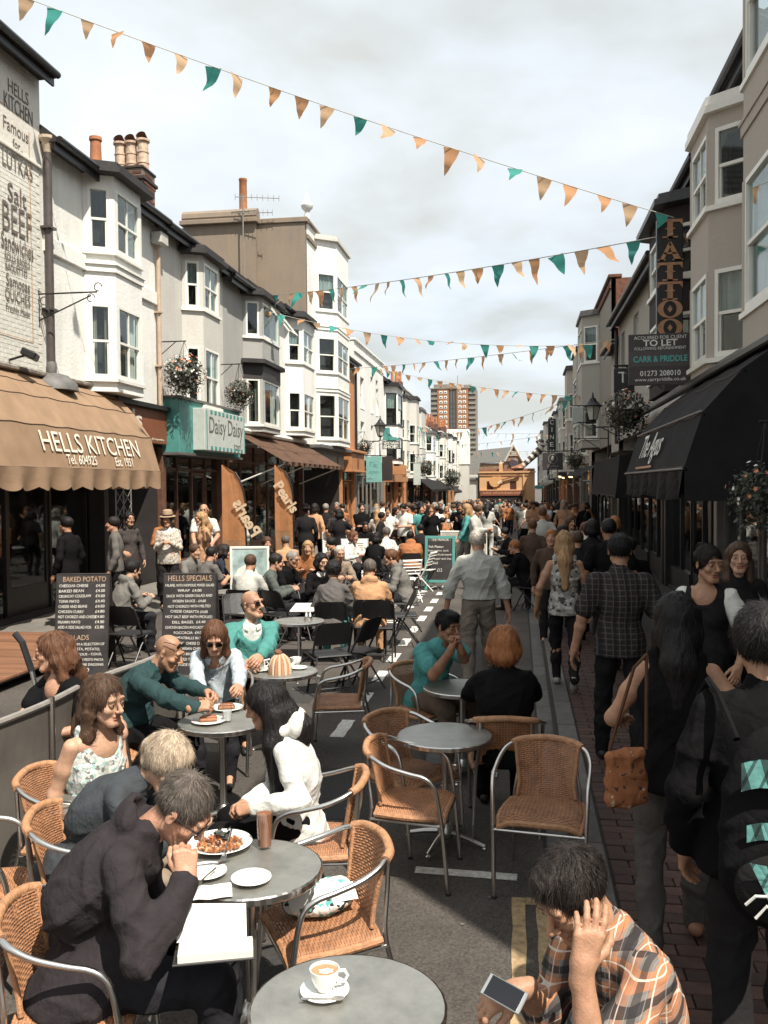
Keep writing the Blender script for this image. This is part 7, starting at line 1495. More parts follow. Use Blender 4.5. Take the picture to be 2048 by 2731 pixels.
    if st_ != 'none':
        hh_ = {3: .0055, 2: .008, 1: .015}[detail]; blo = np.minimum(hc - .2, nb - .42 if st_ in ('long', 'pony') else hc - .2); bhi = hc + .2
        blo = np.minimum(blo, hc - .25); q = Fld(blo, np.maximum(bhi, hc + .22), hh_); th = hair[2] if len(hair) > 2 and not isinstance(hair[2], str) else .014
        if st_ == 'fringe_bald':
            for s in (1, -1): q.ell(H(s * .066, -.035, .0), (.018, .05, .035), RH, .02)
            q.ell(H(0, -.095, .0), (.06, .022, .04), RH, .03)
        elif st_ == 'hat': pass
        else:
            q.ell(H(0, -.018, .034), (.0745 + th, .094 + th, .084 + th), RH, .02)
            q.ell(H(0, .085, -.035), (.085, .058, .082), RH, .015, sub=True); q.ell(H(0, .108, .034), (.062, .056, .05), RH, .02, sub=True)
            if st_ in ('short', 'spiky', 'curly', 'quiff'):
                q.ell(H(0, -.03, -.11), (.2, .2, .072), RH, .015, sub=True)
                for s in (1, -1): q.ell(H(s * .09, .012, -.025), (.022, .034, .038), RH, .012, sub=True)
            if st_ == 'spiky' or st_ == 'quiff': q.ell(H(0, .045, .098), (.05, .045, .028), RH, .03)
            if st_ == 'curly': q.ell(H(0, -.02, .04), (.1, .11, .1), RH, .03); q.ell(H(0, .1, -.03), (.075, .06, .085), RH, .02, sub=True)
            if st_ == 'bob':
                for s in (1, -1): q.path([H(s * .068, -.01, .03), H(s * .082, .0, -.05), H(s * .075, .005, -.10)], [.035, .036, .022], .03)
                q.path([H(0, -.085, .02), H(0, -.09, -.06), H(0, -.075, -.10)], [.06, .055, .035], .04); q.ell(H(.045, -.08, -.05), (.05, .04, .06), RH, .03); q.ell(H(-.045, -.08, -.05), (.05, .04, .06), RH, .03)
            if st_ == 'long':
                ll = hair[3] if len(hair) > 3 else .34; bk = nb - td2 * (ll - .12) - fy2 * .105
                q.path([H(0, -.085, .02), H(0, -.10, -.08), nb - fy2 * .10 - td2 * .03, bk], [.062, .062, .075, .04], .04)
                for s in (1, -1):
                    q.path([H(s * .066, -.03, .03), H(s * .074, -.03, -.06), nb + sx * s * .085 + fy2 * .02 - td2 * .02, nb + sx * s * .095 + fy2 * (.075 if hair[-1] == 'front' else -.03) - td2 * (ll * .75)], [.034, .034, .033, .016], .03); q.ell(H(s * .05, -.075, -.06), (.045, .045, .08), RH, .03)
            if 'sidefall' in hair: q.path([H(-.066, -.045, .03), H(-.076, -.05, -.07), nb - sx * .10 + fy2 * .03 - td2 * .04, nb - sx * .11 + fy2 * .10 - td2 * .30, nb - sx * .09 + fy2 * .10 - td2 * .46], [.034, .042, .055, .048, .018], .03)
            if st_ == 'bun': q.ell(H(0, -.085, .095), (.042, .04, .036), RH, .015); q.ell(H(0, -.08, -.04), (.05, .03, .05), RH, .03)
            if st_ == 'pony': q.ell(H(0, -.09, -.02), (.06, .03, .05), RH, .03); q.path([H(0, -.11, -.01), H(0, -.135, -.08), H(.02, -.12, -.17)], [.034, .036, .02], .03)
            if st_ == 'updo': q.ell(H(0, -.11, -.01), (.055, .045, .05), RH, .03); q.ell(H(0, -.06, -.05), (.06, .05, .05), RH, .03); q.ell(H(0, .01, .09), (.065, .07, .035), RH, .03)
        if st_ == 'curly' or 'wavy' in hair: q.folds(.007, .034, seed, 1.0 if st_ == 'curly' else .35)
        elif detail > 1: q.folds(.0045 if st_ in ('long', 'bob', 'pony') else .004, .03, seed, .12 if st_ in ('long', 'bob') else .5)
        V, Q = q.surf() if (q.F < 0).any() else (None, None)
        if V is not None:
            parts = [(V, Q, 0, np.ones_like(V))]
            if detail == 3:        # loose strands over the mass
                r = np.random.RandomState(seed); N = 4200; pk = V[r.randint(0, len(V), N)]; Lh = (pk - hc) @ RH; base = hc + RH @ V3(0, -.02, .05)
                out = pk - base; out /= np.linalg.norm(out, axis=1)[:, None]; crown = hc + RH @ V3(0, -.055, .12)
                if st_ in ('long', 'bob', 'pony'): fl_ = np.tile(V3(0, 0, -1), (N, 1)) + (pk - crown) * 1.2
                else: fl_ = (pk - crown); fl_ = fl_ / (np.linalg.norm(fl_, axis=1)[:, None] + .02) + np.tile(RH @ V3(0, .25, -.25), (N, 1))
                fl_ -= out * (fl_ * out).sum(1)[:, None]; fl_ /= np.linalg.norm(fl_, axis=1)[:, None] + 1e-6; fl_ += r.normal(scale=.22, size=(N, 3))
                ln_ = r.uniform(.02, .045, N) * (1.9 if st_ in ('long', 'bob') else 1); lift = r.uniform(.001, .004, N) * (1.9 if st_ in ('spiky', 'short', 'quiff', 'curly') else 1.9); wd = np.cross(fl_, out); wd /= np.linalg.norm(wd, axis=1)[:, None] + 1e-6; wdt = r.uniform(.0005, .0013, N)
                SV = []; SQ = []; ST = []; tn = r.uniform(.5, 1.55, N)
                for j in range(4):
                    t_ = j / 3; c_ = pk - out * .001 + fl_ * (ln_ * t_)[:, None] + out * (lift * math.sin(t_ * 2.2) - .001 * (t_ > .9))[:, None]; ww = (wdt * (1 - .8 * t_))[:, None]; SV += [c_ - wd * ww, c_ + wd * ww]; ST += [np.repeat(tn[:, None], 3, 1)] * 2
                ar_ = np.arange(N)
                for j in range(3): SQ.append(np.stack([ar_ + 2 * j * N, ar_ + (2 * j + 1) * N, ar_ + (2 * j + 3) * N, ar_ + (2 * j + 2) * N], 1))
                parts.append((np.concatenate(SV), np.concatenate(SQ), 0, np.concatenate(ST)))
            put('hair', npmesh('hair', parts, [HR[hcl]]), root)
    if 'sunglasses' in extras or 'glasses' in extras or 'sunglasses_up' in extras:
        up = .075 if 'sunglasses_up' in extras else 0; yy = .088 if not up else .055
        mb = MB()
        for s in (1, -1):
            T4 = Matrix.Translation(Vector(H(s * .033, yy + .005, .004 + up))) @ Matrix(RH.tolist()).to_4x4() @ Matrix.Rotation(rad(90), 4, 'X')
            if 'glasses' in extras: mb.tube([T4 @ Vector((.026 * math.cos(a), .017 * math.sin(a), 0)) for a in [i * PI / 8 for i in range(16)]], .0022, 5, closed=True)
            else: mb.prism([(.029 * math.cos(a), .02 * math.sin(a)) for a in [i * PI / 7 for i in range(14)]], -.003, .003, T4)
            mb.tube([Vector(H(s * .06, yy - .002, .01 + up)), Vector(H(s * .079, .04 if not up else .02, .012 + up)), Vector(H(s * .08, -.03, .005 + up * .9))], .0026, 5)
        mb.tube([Vector(H(-.008, yy + .009, .008 + up)), Vector(H(.008, yy + .009, .008 + up))], .0025, 5); mb.build('glasses', LENS if 'glasses' not in extras else SPECF, root)
    for e_ in extras:
        if isinstance(e_, tuple) and e_[0] == 'hat':
            T4 = Matrix.Translation(Vector(H(0, -.015, .06))) @ Matrix(RH.tolist()).to_4x4() @ Matrix.Diagonal((.9, 1.12, 1, 1)); mb = MB()
            if e_[2] == 'brim': mb.lathe([(.155, -.012), (.15, -.004), (.1, .0), (.098, .06), (.085, .1), (.05, .112), (0, .1)], 24, T=T4)
            else: mb.lathe([(.1, -.03), (.1, .03), (.085, .06), (.05, .08), (0, .085)], 20, T=T4)
            mb.build('hat', e_[1], root, smooth=True)
            if e_[2] == 'brim': mb = MB(); mb.lathe([(.101, .002), (.101, .028)], 24, T=T4); mb.build('hat_band', fabric('hat_band', (.05, .03, .025)), root)
        if isinstance(e_, tuple) and e_[0] == 'bracelet':
            el, wr, d, n_ = arms[e_[1]]; fd = nrm(wr - el); mb = MB(); a_ = nrm(np.cross(fd, V3(.3, .2, .9))); b_ = np.cross(fd, a_); c_ = wr - fd * .02
            mb.tube([Vector(c_ + (a_ * math.cos(t_) + b_ * math.sin(t_)) * .031) for t_ in [i * PI / 8 for i in range(16)]], .004, 6, closed=True); mb.build('bracelet', e_[2], root)
    R_ = dict(root=root, hc=hc, RH=RH, nb=nb, td=td2, fy=fy2, sx=sx, hp=hp, arms=arms, legs=legs, sh=sh, M=Minv.inverted()); return R_
# ------------------------------------------------------------------ the people near by
PLAID = stripes('plaid_shirt', [(.43, .18, .085), (.43, .18, .085), (.025, .022, .024), (.025, .022, .024), (.62, .58, .5), (.62, .58, .5), (.3, .27, .24)], [(0, .25, 1), (.8, .6, 0), (0, .25, 1), (.8, .6, 0), (0, .25, 1), (.8, .6, 0), (.8, .6, 0)], [14, 14, 14, 14, 14, 14, 28], [(.17, .15, .135), (0, .0, .40, .8), (0, .1, .40, .5), (0, .45, .26, .85), (0, .5, .26, .7), (0, .8, .05, .7), (0, .85, .05, .65), (0, .3, .06, .5)])
CHECK = stripes('dark_check', [(.10, .085, .08), (.10, .085, .08), (.012, .011, .012)], [(0, 0, 1), (1, .3, 0), (1, .3, 0)], [24, 22, 11], [(.028, .022, .022), (0, 0, .16, .8), (0, .3, .16, .8), (0, .1, .3, .6)])
WSTR = stripes('white_stripe_shirt', [(.36, .38, .38)], [(1, .2, 0)], [70], [(.62, .6, .55), (0, 0, .3, .7)])
PATT = spots('patterned_top', (.50, .49, .46), [(.16, .15, .14), (.62, .6, .55), (.3, .42, .4)], 30, .06)
FLORAL = spots('floral_top', (.5, .46, .4), [(.4, .2, .12), (.2, .19, .17)], 24, .1)
CAMO = spots('camo_vest', (.3, .28, .25), [(.07, .06, .055), (.5, .48, .44)], 16, .05)
D = lambda n, c, **k: fabric(n, c, **k)
DENIM = D('dark_denim', (.022, .021, .024)); BLK = D('black', (.008, .0075, .008)); CHAR = D('charcoal', (.018, .016, .0165)); TEALC = D('teal_nylon', (.07, .225, .20), rough=.55); TURQ = D('turquoise', (.085, .28, .265)); WHT = D('white_cotton', (.68, .66, .6)); PALEB = D('pale_blue', (.42, .47, .50)); GREYF = D('grey_fleece', (.17, .16, .145)); TANF = D('tan_fleece', (.47, .26, .14)); ORG = D('orange_knit', (.34, .14, .06)); BEI = D('beige_trousers', (.26, .2, .15)); OLV = D('grey_marl', (.12, .11, .10)); DTEAL = D('denim_teal', (.028, .055, .056)); STONE_ = D('stone_shirt', (.45, .44, .40))
STOOL = .45
def V(px, py, Y): return at(px, py, Y)
# the man with the phone
hands_w = V(1552, 2585, 2.36)
PL_ = person('man in orange and grey plaid shirt rubbing his face over a phone', (.33, 2.64), 205, 'mid', ('spiky', 'dark', .014), dict(mat=PLAID, sleeve='three', collar=True, fold=.009), dict(mat=DENIM),
    dict(sit=STOOL, lean=9, hunch=.4, head=(14, 34, 4), rh=V(1385, 2640, 2.50), lh=hands_w, lp=Vector((.1, -.2, -1)), rp=Vector((.2, .6, -.8)), ld=Vector((.22, .12, 1)), ln=Vector((.15, -1, .1)), lc=(.25, .3, .3, .4), lt=.8, rd=Vector((-.8, -.3, -.2)), rn=Vector((-.1, -.35, .9)), rc=(.7, .75, .8, .9), rf=(.2, .42, .08), lf=(-.24, .40, .08)), 'm', 1.0, 3, extras=('stubble',), seed=2)
# the reader in the hooded top
HO = person('man in dark hooded top bent over lunch with a book on his knee', (-1.56, 3.06), 14, 'pink', ('short', 'pepper', .013), dict(mat=D('dark_hoodie', (.032, .027, .029), bump=.5), hood=True, fat=.026, loose=.02, fold=.009), dict(mat=DENIM, loose=.018),
    dict(sit=STOOL, lean=15, hunch=1.1, head=(-10, 46, 6), rh=V(497, 2350, 2.98), rp=(.5, .1, -1), rd=Vector((-.1, .2, 1)), rn=Vector((.35, -.9, .1)), rc=(1.2, 1.25, 1.3, 1.35), lh=V(478, 2520, 3.2), lp=(-.6, -.3, -.6), ld=Vector((.9, -.2, -.1)), ln=Vector((0, .6, -.7)), lc=(.3, .3, .3, .3), rf=(.12, .5, .08), lf=(-.16, .46, .08)), 'm', 1.06, 3, extras=('glasses',), seed=3)
person('fair haired person in a denim jacket bent low over the table', (-2.06, 3.93), 6, 'fair', ('updo', 'ash', .024), dict(mat=D('jacket_denim', (.05, .055, .06), bump=.5), collar=True), dict(mat=BEI),
    dict(sit=STOOL, lean=34, hunch=.6, head=(-28, 40, -8), rh=V(490, 2215, 3.9), lh=V(520, 2180, 4.0), rc=.6, lc=.6), 'f', .98, 3, seed=4)
person('woman with wind blown brown hair in a patterned sleeveless top', (-2.27, 4.47), -26, 'fair', ('long', 'brown', .022, .30, 'wavy'), dict(mat=PATT, sleeve='none', low=.9), dict(mat=DENIM),
    dict(sit=STOOL, lean=10, head=(6, 8, 4), rh=V(235, 2135, 4.55), rp=(.9, -.2, -.35), lh=V(330, 2040, 4.75), rc=.5, lc=.5), 'f', 1.0, 3, seed=5)
person('girl with long black hair in a white hooded jacket and black trousers', (-1.17, 4.62), 184, 'mid', ('long', 'black', .014, .2, 'sidefall'), dict(hoodmat=D('white_sleeve', (.64, .63, .58), bump=.5), mat=D('varsity_body', (.56, .55, .52)), sleevemat=D('white_sleeve', (.64, .63, .58), bump=.5), inner=D('pale_marl', (.4, .39, .36)), low=.6, hood=False, fat=-.006, cuff=D('stripe_cuff', (.3, .29, .28))), dict(mat=BLK),
    dict(sit=STOOL, lean=9, hunch=.3, head=(-6, 20, -4), rh=V(655, 2140, 4.45), lh=V(675, 2155, 4.35), rc=.8, lc=.9, rp=(.5, -1, -.6), lp=(-.12, -1, -.3)), 'f', .93, 3, seed=6)
person('bald man in dark teal denim shirt leaning in with sunglasses on his head', (-2.87, 6.14), 2, 'mid', ('none', 'dark'), dict(mat=DTEAL, collar=True, fat=.012, fold=.009), dict(mat=BLK),
    dict(sit=STOOL, lean=27, hunch=.5, head=(-6, 26, 0), rh=V(545, 1900, 5.7), lh=V(585, 1862, 6.0), rd=Vector((.8, .5, .1)), rc=.8, lc=.8, rp=(.6, -.1, -1)), 'm', 1.04, 3, extras=('cropped', 'stubble', 'sunglasses_up'), seed=7)
person('woman in a pale blue shirt and dark sunglasses eating at the table', (-2.42, 6.98), 283, 'pink', ('long', 'auburn', .013, .36, 'front'), dict(mat=PALEB, collar=True, low=.45), dict(mat=DENIM),
    dict(sit=STOOL, lean=20, hunch=.3, head=(4, 30, 0), rh=V(540, 1868, 6.25), lh=V(640, 1845, 6.3), rc=.7, lc=.7), 'f', 1.0, 3, extras=('sunglasses',), seed=8)
person('bald man in a turquoise zip jacket and sunglasses gazing aside', (-2.43, 7.92), 294, 'pink', ('none', 'brown'), dict(mat=TEALC, low=1.15, inner=WSTR, fat=.02, loose=.02, fold=.011, collar=True, cmat=WSTR), dict(mat=BLK),
    dict(sit=STOOL, lean=4, head=(40, -6, 0), rh=V(650, 1765, 7.4), lh=V(690, 1762, 7.35), rc=.5, lc=.5, rp=(.9, -.3, -.4), lp=(-.9, -.3, -.4)), 'm', 1.06, 3, extras=('cropped', 'sunglasses'), seed=9)
person('woman in a low black top with loose brown hair beyond the windbreak', (-3.04, 5.62), 238, 'pink', ('long', 'auburn', .02, .30, 'wavy'), dict(mat=BLK, sleeve='short', low=1.0), dict(mat=BLK),
    dict(sit=STOOL, lean=2, head=(-38, 8, 4), rh=V(10, 1985, 5.3), lh=V(130, 1960, 5.25), rp=(.9, -.2, -.3)), 'f', 1.02, 3, seed=10)
TQ = person('young man in a turquoise tee shirt resting his chin on clasped hands', (-.78, 7.5), -46, 'tan', ('quiff', 'black', .014), dict(mat=TURQ, sleeve='short', loose=.016), dict(mat=D('khaki_shorts', (.14, .1, .075))),
    dict(sit=STOOL, lean=24, hunch=.3, head=(2, 8, 0), rh=V(1202, 1735, 6.98), lh=V(1228, 1730, 7.0), rp=(.35, .1, -1), lp=(-.35, .3, -1), rd=Vector((.35, -.1, 1)), ld=Vector((-.35, -.1, 1)), rc=1.1, lc=1.1), 'm', 1.02, 3, seed=11)
person('woman with a copper bob in a black top, seen from behind', (-.1, 6.08), 96, 'pink', ('bob', 'copper', .018), dict(mat=BLK, fat=.035, loose=.02), dict(mat=BLK),
    dict(sit=STOOL, lean=4, head=(4, 2, 0), rh=(.16, .5, .76), lh=(-.16, .5, .76), rp=(.9, -.2, -.5), lp=(-.9, -.2, -.5)), 'f', 1.02, 3, seed=12)
# walkers on the right, seen from behind
person('old man with white hair in a pale shirt and beige trousers walking away', (-.46, 10.15), 92, 'pink', ('short', 'white', .012), dict(mat=STONE_, collar=True, tuck=True, fat=.025, loose=.022, fold=.010), dict(mat=D('old_beige', (.2, .165, .135)), loose=.02),
    dict(head=(-4, 6, 0), rf=(.11, .22, .085), lf=(-.11, -.2, .1), rh=(.34, .03, .86), lh=(-.36, .02, .9), lc=.5), 'm', 1.05, 3, seed=13)
person('girl with long fair hair in a camouflage print vest walking away', (.48, 9.85), 90, 'mid', ('long', 'blond', .014, .44), dict(mat=CAMO, sleeve='none', low=.8), dict(mat=CHAR, loose=.004),
    dict(rf=(.08, -.32, .16), lf=(-.08, .14, .085), rh=(.28, .08, .78), lh=(-.3, .02, .85), toe={1: (0, .5, -1)}), 'f', .98, 3, z=.1, shoes=M('pale_shoe', (.3, .28, .25), .6), seed=14)
person('man in a dark checked short sleeved shirt walking away on the brick pavement', (.77, 7.15), 88, 'mid', ('short', 'black', .013), dict(mat=CHECK, sleeve='short', slen=.75, collar=True, loose=.02), dict(mat=CHAR),
    dict(rf=(.13, -.18, .1), lf=(-.13, .16, .085), rh=(.36, .05, .86), lh=(-.36, .04, .84)), 'm', 1.06, 3, z=.1, seed=15)
person('man in a plain black tee shirt in front of the checked shirt', (1.02, 10.6), 92, 'tan', ('short', 'black', .013), dict(mat=BLK, sleeve='short'), dict(mat=CHAR), dict(rf=(.11, .2, .085), lf=(-.11, -.15, .09)), 'm', 1.05, 2, z=.1, seed=16)
person('woman in a black pinafore over a white tee with her hair tied up', (1.3, 6.6), 245, 'mid', ('bun', 'dark', .015), dict(mat=D('black_pinafore', (.016, .015, .016)), sleevemat=WHT, sleeve='short', low=.9, inner=None), dict(mat=BLK, kind='skirt'),
    dict(head=(48, 6, 0), rf=(.1, .15, .085), lf=(-.1, -.12, .09), rh=(.3, .15, .92), lh=(-.26, .18, .95)), 'f', 1.03, 3, z=.1, seed=17)
BH = person('woman with long black hair in a black strappy top, bare shoulders, from behind', (.72, 4.3), 84, 'mid', ('long', 'black', .018, .34), dict(mat=BLK, sleeve='none', low=.95, fat=.02), dict(mat=D('grey_jeans', (.085, .076, .068))),
    dict(rf=(.1, .2, .085), lf=(-.12, -.14, .1), lh=(-.26, .26, 1.02), rh=(.33, .12, .95), lp=(-.6, -.8, -.6), toe={-1: (0, .6, -.6)}), 'f', .98, 3, z=.1, shoes=M('tan_sandal', (.25, .12, .07), .6), seed=18)
BP = person('person in black at the right edge carrying the striped rucksack', (.85, 3.30), 88, 'mid', ('short', 'black', .03), dict(mat=D('black_coat', (.006, .0055, .006)), fat=.03, loose=.02, long=.4), dict(mat=CHAR), dict(rf=(.12, .2, .085), lf=(-.12, -.16, .09)), 'm', 1.03, 3, z=.1, seed=19)
person('passer by in a dark coat behind the pinafore woman', (1.75, 7.6), 262, 'fair', ('long', 'brown', .016, .3), dict(mat=CHAR), dict(mat=BLK), dict(rf=(.1, .2, .085), lf=(-.1, -.15, .09)), 'f', 1.0, 2, z=.1, seed=20)
# people standing at the left shop fronts
person('dark clothed woman with long black hair by the cafe window', (-6.9, 15.2), 320, 'mid', ('long', 'black', .018, .42), dict(mat=D('brown_mesh', (.06, .05, .047))), dict(mat=BLK, loose=.004), dict(rh=(.2, .2, 1.05)), 'f', 1.03, 2, z=.1, seed=21)
person('woman in a straw trilby and floral cardigan with clasped hands', (-6.2, 15.3), 285, 'pink', ('bob', 'brown', .013), dict(mat=FLORAL, fat=.03, low=.5, inner=WHT), dict(mat=CHAR), dict(rh=(.06, .24, 1.2), lh=(-.06, .24, 1.2), rc=.8, lc=.8, head=(-10, 4, 0)), 'f', 1.02, 2, extras=(('hat', M('straw_hat', (.36, .25, .16), .8, bump=.4), 'brim'),), z=.1, seed=22)
person('blond woman in a tan dress and sunglasses behind the hat', (-5.95, 16.4), 215, 'pink', ('long', 'blond', .016, .34), dict(mat=D('tan_dress', (.42, .24, .14)), sleeve='short'), dict(mat=D('tan_dress', (.42, .24, .14)), kind='skirt'), dict(head=(0, 8, 0)), 'f', 1.0, 2, extras=('sunglasses',), z=.1, seed=23)
person('tall man in a striped short sleeved shirt outside the shop', (-6.25, 17.3), 282, 'pink', ('fringe_bald', 'grey'), dict(mat=WSTR, sleeve='short', collar=True, fat=.03), dict(mat=BEI), dict(rh=(.15, .3, 1.0), lh=(-.2, .28, 1.05), rc=.8), 'm', 1.08, 2, extras=('glasses',), z=.12, seed=24)
person('man in a black hat and rucksack at the brown awning', (-5.35, 22.2), 100, 'dark', ('short', 'black', .014), dict(mat=CHAR, fat=.03), dict(mat=DENIM), dict(), 'm', 1.05, 1, extras=(('hat', BLK, 'brim'),), seed=25)
person('man in a plaid shirt walking off under the brown awning', (-4.6, 22.6), 95, 'pink', ('short', 'auburn', .013), dict(mat=CHECK, sleeve='short'), dict(mat=GREYF), dict(rf=(.1, .18, .085), lf=(-.1, -.14, .09)), 'm', 1.03, 1, seed=26)
person('grey haired woman in a pale coat at the teal fronted shop', (-6.3, 19.5), 120, 'pink', ('bob', 'grey', .015), dict(mat=STONE_), dict(mat=CHAR), dict(), 'f', 1.0, 1, z=.1, seed=61)
person('woman in a rust cardigan waiting by the lattice gate', (-6.8, 16.6), 300, 'fair', ('short', 'brown', .015), dict(mat=ORG), dict(mat=CHAR), dict(rh=(.1, .25, 1.1)), 'f', 1.0, 1, z=.1, seed=62)
person('man in black under the orange awning looking at the window', (-7.0, 13.2), 170, 'mid', ('short', 'black', .013), dict(mat=BLK), dict(mat=BLK), dict(), 'm', 1.02, 1, z=.1, seed=63)
person('person in a grey top stepping out under the orange awning edge', (-6.6, 14.0), 200, 'pink', ('short', 'dark', .013), dict(mat=OLV), dict(mat=BLK), dict(rf=(.1, .2, .09), lf=(-.1, -.2, .1)), 'm', 1.0, 1, z=.1, seed=64)
# seated in the middle distance
def seated(label, px, top, ang, skin, hair, top_, sex='m', sc=1.0, lean=16, head=(0, 12, 0), detail=2, extras=(), seed=0, zt=1.27, bottom=None, hd=(.13, .42, .76)):
    hy = (CAM.z - zt) * FPX / (top - 1290 - (1387 - px) * .0087); a = rad(ang); o = .1 + .4 * math.sin(rad(lean)); c = at(px, 1400, hy)
    clone(f0, (c.x - math.cos(a) * o, hy - math.sin(a) * o, 0), rad(ang - 90), 'black folding chair under the ' + ' '.join(label.split()[:11]))
    return person(label, (c.x - math.cos(a) * o, hy - math.sin(a) * o), ang, skin, hair, top_, bottom or dict(mat=DENIM), dict(sit=STOOL, lean=lean, head=head, rh=hd, lh=(-hd[0], hd[1], hd[2]), rc=.6, lc=.6), sex, sc, detail, extras=extras, seed=seed)
seated('boy in a grey hooded top sitting with his back turned between the boards', 352, 1510, 55, 'fair', ('spiky', 'black', .018), dict(mat=GREYF, hood=True), seed=31, lean=20)
seated('dark haired man with a grey tee shirt facing away behind the specials board', 565, 1470, 60, 'pink', ('short', 'black', .013), dict(mat=OLV, sleeve='short'), seed=32)
seated('woman with long dark hair in a black leather jacket beside the left banner', 640, 1452, 320, 'pink', ('long', 'black', .013, .34), dict(mat=D('black_leather', (.014, .013, .013), rough=.35)), 'f', seed=33, lean=10, extras=('sunglasses',))
seated('grey cropped man with glasses in a black jumper reading a menu', 780, 1478, -18, 'mid', ('short', 'grey', .009), dict(mat=BLK), seed=34, extras=('glasses',), lean=18)
seated('man with dark hair and green collar behind the grey cropped man', 738, 1500, 20, 'pink', ('short', 'dark', .014), dict(mat=D('moss', (.09, .1, .09))), seed=35, zt=1.2)
seated('dark haired woman in a black zip top smiling at the table', 858, 1484, 315, 'fair', ('bob', 'black', .014), dict(mat=BLK, low=.3, inner=WHT), 'f', seed=36)
seated('curly dark haired woman in a teal and grey top with her back turned', 888, 1508, 96, 'mid', ('curly', 'black', .03), dict(mat=D('grey_knit', (.11, .1, .095))), 'f', seed=37, bottom=dict(mat=TURQ))
seated('person in a tan hooded top with their back turned', 985, 1503, 98, 'pink', ('short', 'pepper', .016), dict(mat=TANF, hood=True, fat=.03, loose=.02), seed=38, lean=10, bottom=dict(mat=TANF))
seated('young man in a grey hooded jacket leaning on the table at the right', 1040, 1470, 190, 'pink', ('short', 'auburn', .018), dict(mat=GREYF, hood=True, fat=.02), seed=39, lean=20)
seated('grey haired man with a goatee looking down at his food', 905, 1462, 300, 'pink', ('short', 'white', .01), dict(mat=BEI), seed=40, extras=('goatee',), lean=18)
seated('person in an orange knit bent forward at the white table', 1094, 1418, 100, 'mid', ('short', 'black', .014), dict(mat=ORG, hood=True, fat=.05, loose=.02), seed=41, lean=25)
seated('man with goatee in a black jumper at the white table', 975, 1398, 292, 'tan', ('short', 'black', .013), dict(mat=BLK, fat=.03), seed=42, extras=('goatee',), lean=8)
seated('woman in a white patterned blouse facing away at the white tables', 1030, 1412, 95, 'pink', ('curly', 'pepper', .02), dict(mat=spots('white_floral', (.62, .6, .55), [(.1, .09, .09)], 30, .14), sleeve='short'), 'f', seed=43, detail=1)
seated('dark haired woman in black beside the white patterned blouse', 1005, 1425, 80, 'pink', ('bob', 'black', .016), dict(mat=BLK), 'f', seed=44, detail=1)
seated('man in a dark brown jacket sitting in the shade past the old man', 1372, 1440, 160, 'pink', ('short', 'copper', .013), dict(mat=BLK, fat=.04), seed=45, detail=2, lean=22)
seated('dark haired man behind the bald man in the shade', 1345, 1408, 200, 'mid', ('short', 'black', .014), dict(mat=CHAR), seed=46, detail=1, lean=20)
seated('man in a rust jumper turning round beside the pale barrier', 1178, 1383, 170, 'mid', ('short', 'black', .014), dict(mat=ORG), seed=47, detail=1)
seated('woman in black with bare arms beside the rust jumper', 1150, 1370, 80, 'pink', ('long', 'black', .016, .3), dict(mat=BLK, sleeve='short'), 'f', seed=48, detail=1)
seated('fair person in sunglasses before the pale barrier', 1240, 1372, 200, 'pink', ('short', 'blond', .015), dict(mat=D('apricot', (.4, .22, .13))), seed=49, detail=1)
seated('man in a white shirt with braces bending over the shaded table', 1308, 1374, 200, 'pink', ('short', 'brown', .014), dict(mat=WHT, sleeve='short'), seed=50, detail=1, lean=40)
seated('woman in a grey checked shirt at the table behind the old man', 1255, 1392, 330, 'pink', ('short', 'brown', .016), dict(mat=WSTR), 'f', seed=51, detail=1, lean=25)
for k, (lb_, px, top, ang, hair, tp, sx_) in enumerate((('woman with a dark bob in navy sitting left of the poster stand', 600, 1462, 30, ('bob', 'dark', .015), dict(mat=D('navy', (.025, .03, .042))), 'f'), ('man in stone shirt sitting with his back to the viewer by the poster', 668, 1490, 80, ('short', 'brown', .013), dict(mat=STONE_), 'm'), ('fair haired woman in rust seated beyond the white square table', 820, 1450, 280, ('long', 'blond', .015, .3), dict(mat=ORG), 'f'), ('man in charcoal leaning over behind the zip top woman', 880, 1440, 200, ('short', 'black', .013), dict(mat=CHAR), 'm'),
        ('woman in white seated at the far white table edge', 945, 1422, 330, ('bob', 'auburn', .015), dict(mat=WHT), 'f'), ('man in a grey top seated far left of the orange banner', 520, 1462, 340, ('short', 'brown', .013), dict(mat=GREYF), 'm'), ('woman in black seated between banner and poster', 712, 1440, 300, ('long', 'brown', .015, .3), dict(mat=BLK), 'f'), ('man in a tan jumper in the third row of tables', 760, 1436, 120, ('short', 'pepper', .012), dict(mat=TANF), 'm'), ('person in charcoal by the teal framed board', 1120, 1402, 120, ('short', 'black', .014), dict(mat=CHAR), 'm'), ('person in brown seated behind the orange knit', 1065, 1390, 260, ('short', 'dark', .014), dict(mat=D('brown_wool', (.09, .06, .045))), 'm'))):
    seated(lb_, px, top, ang, ('pink', 'mid', 'fair')[k % 3], hair, tp, sx_, seed=70 + k, detail=1)
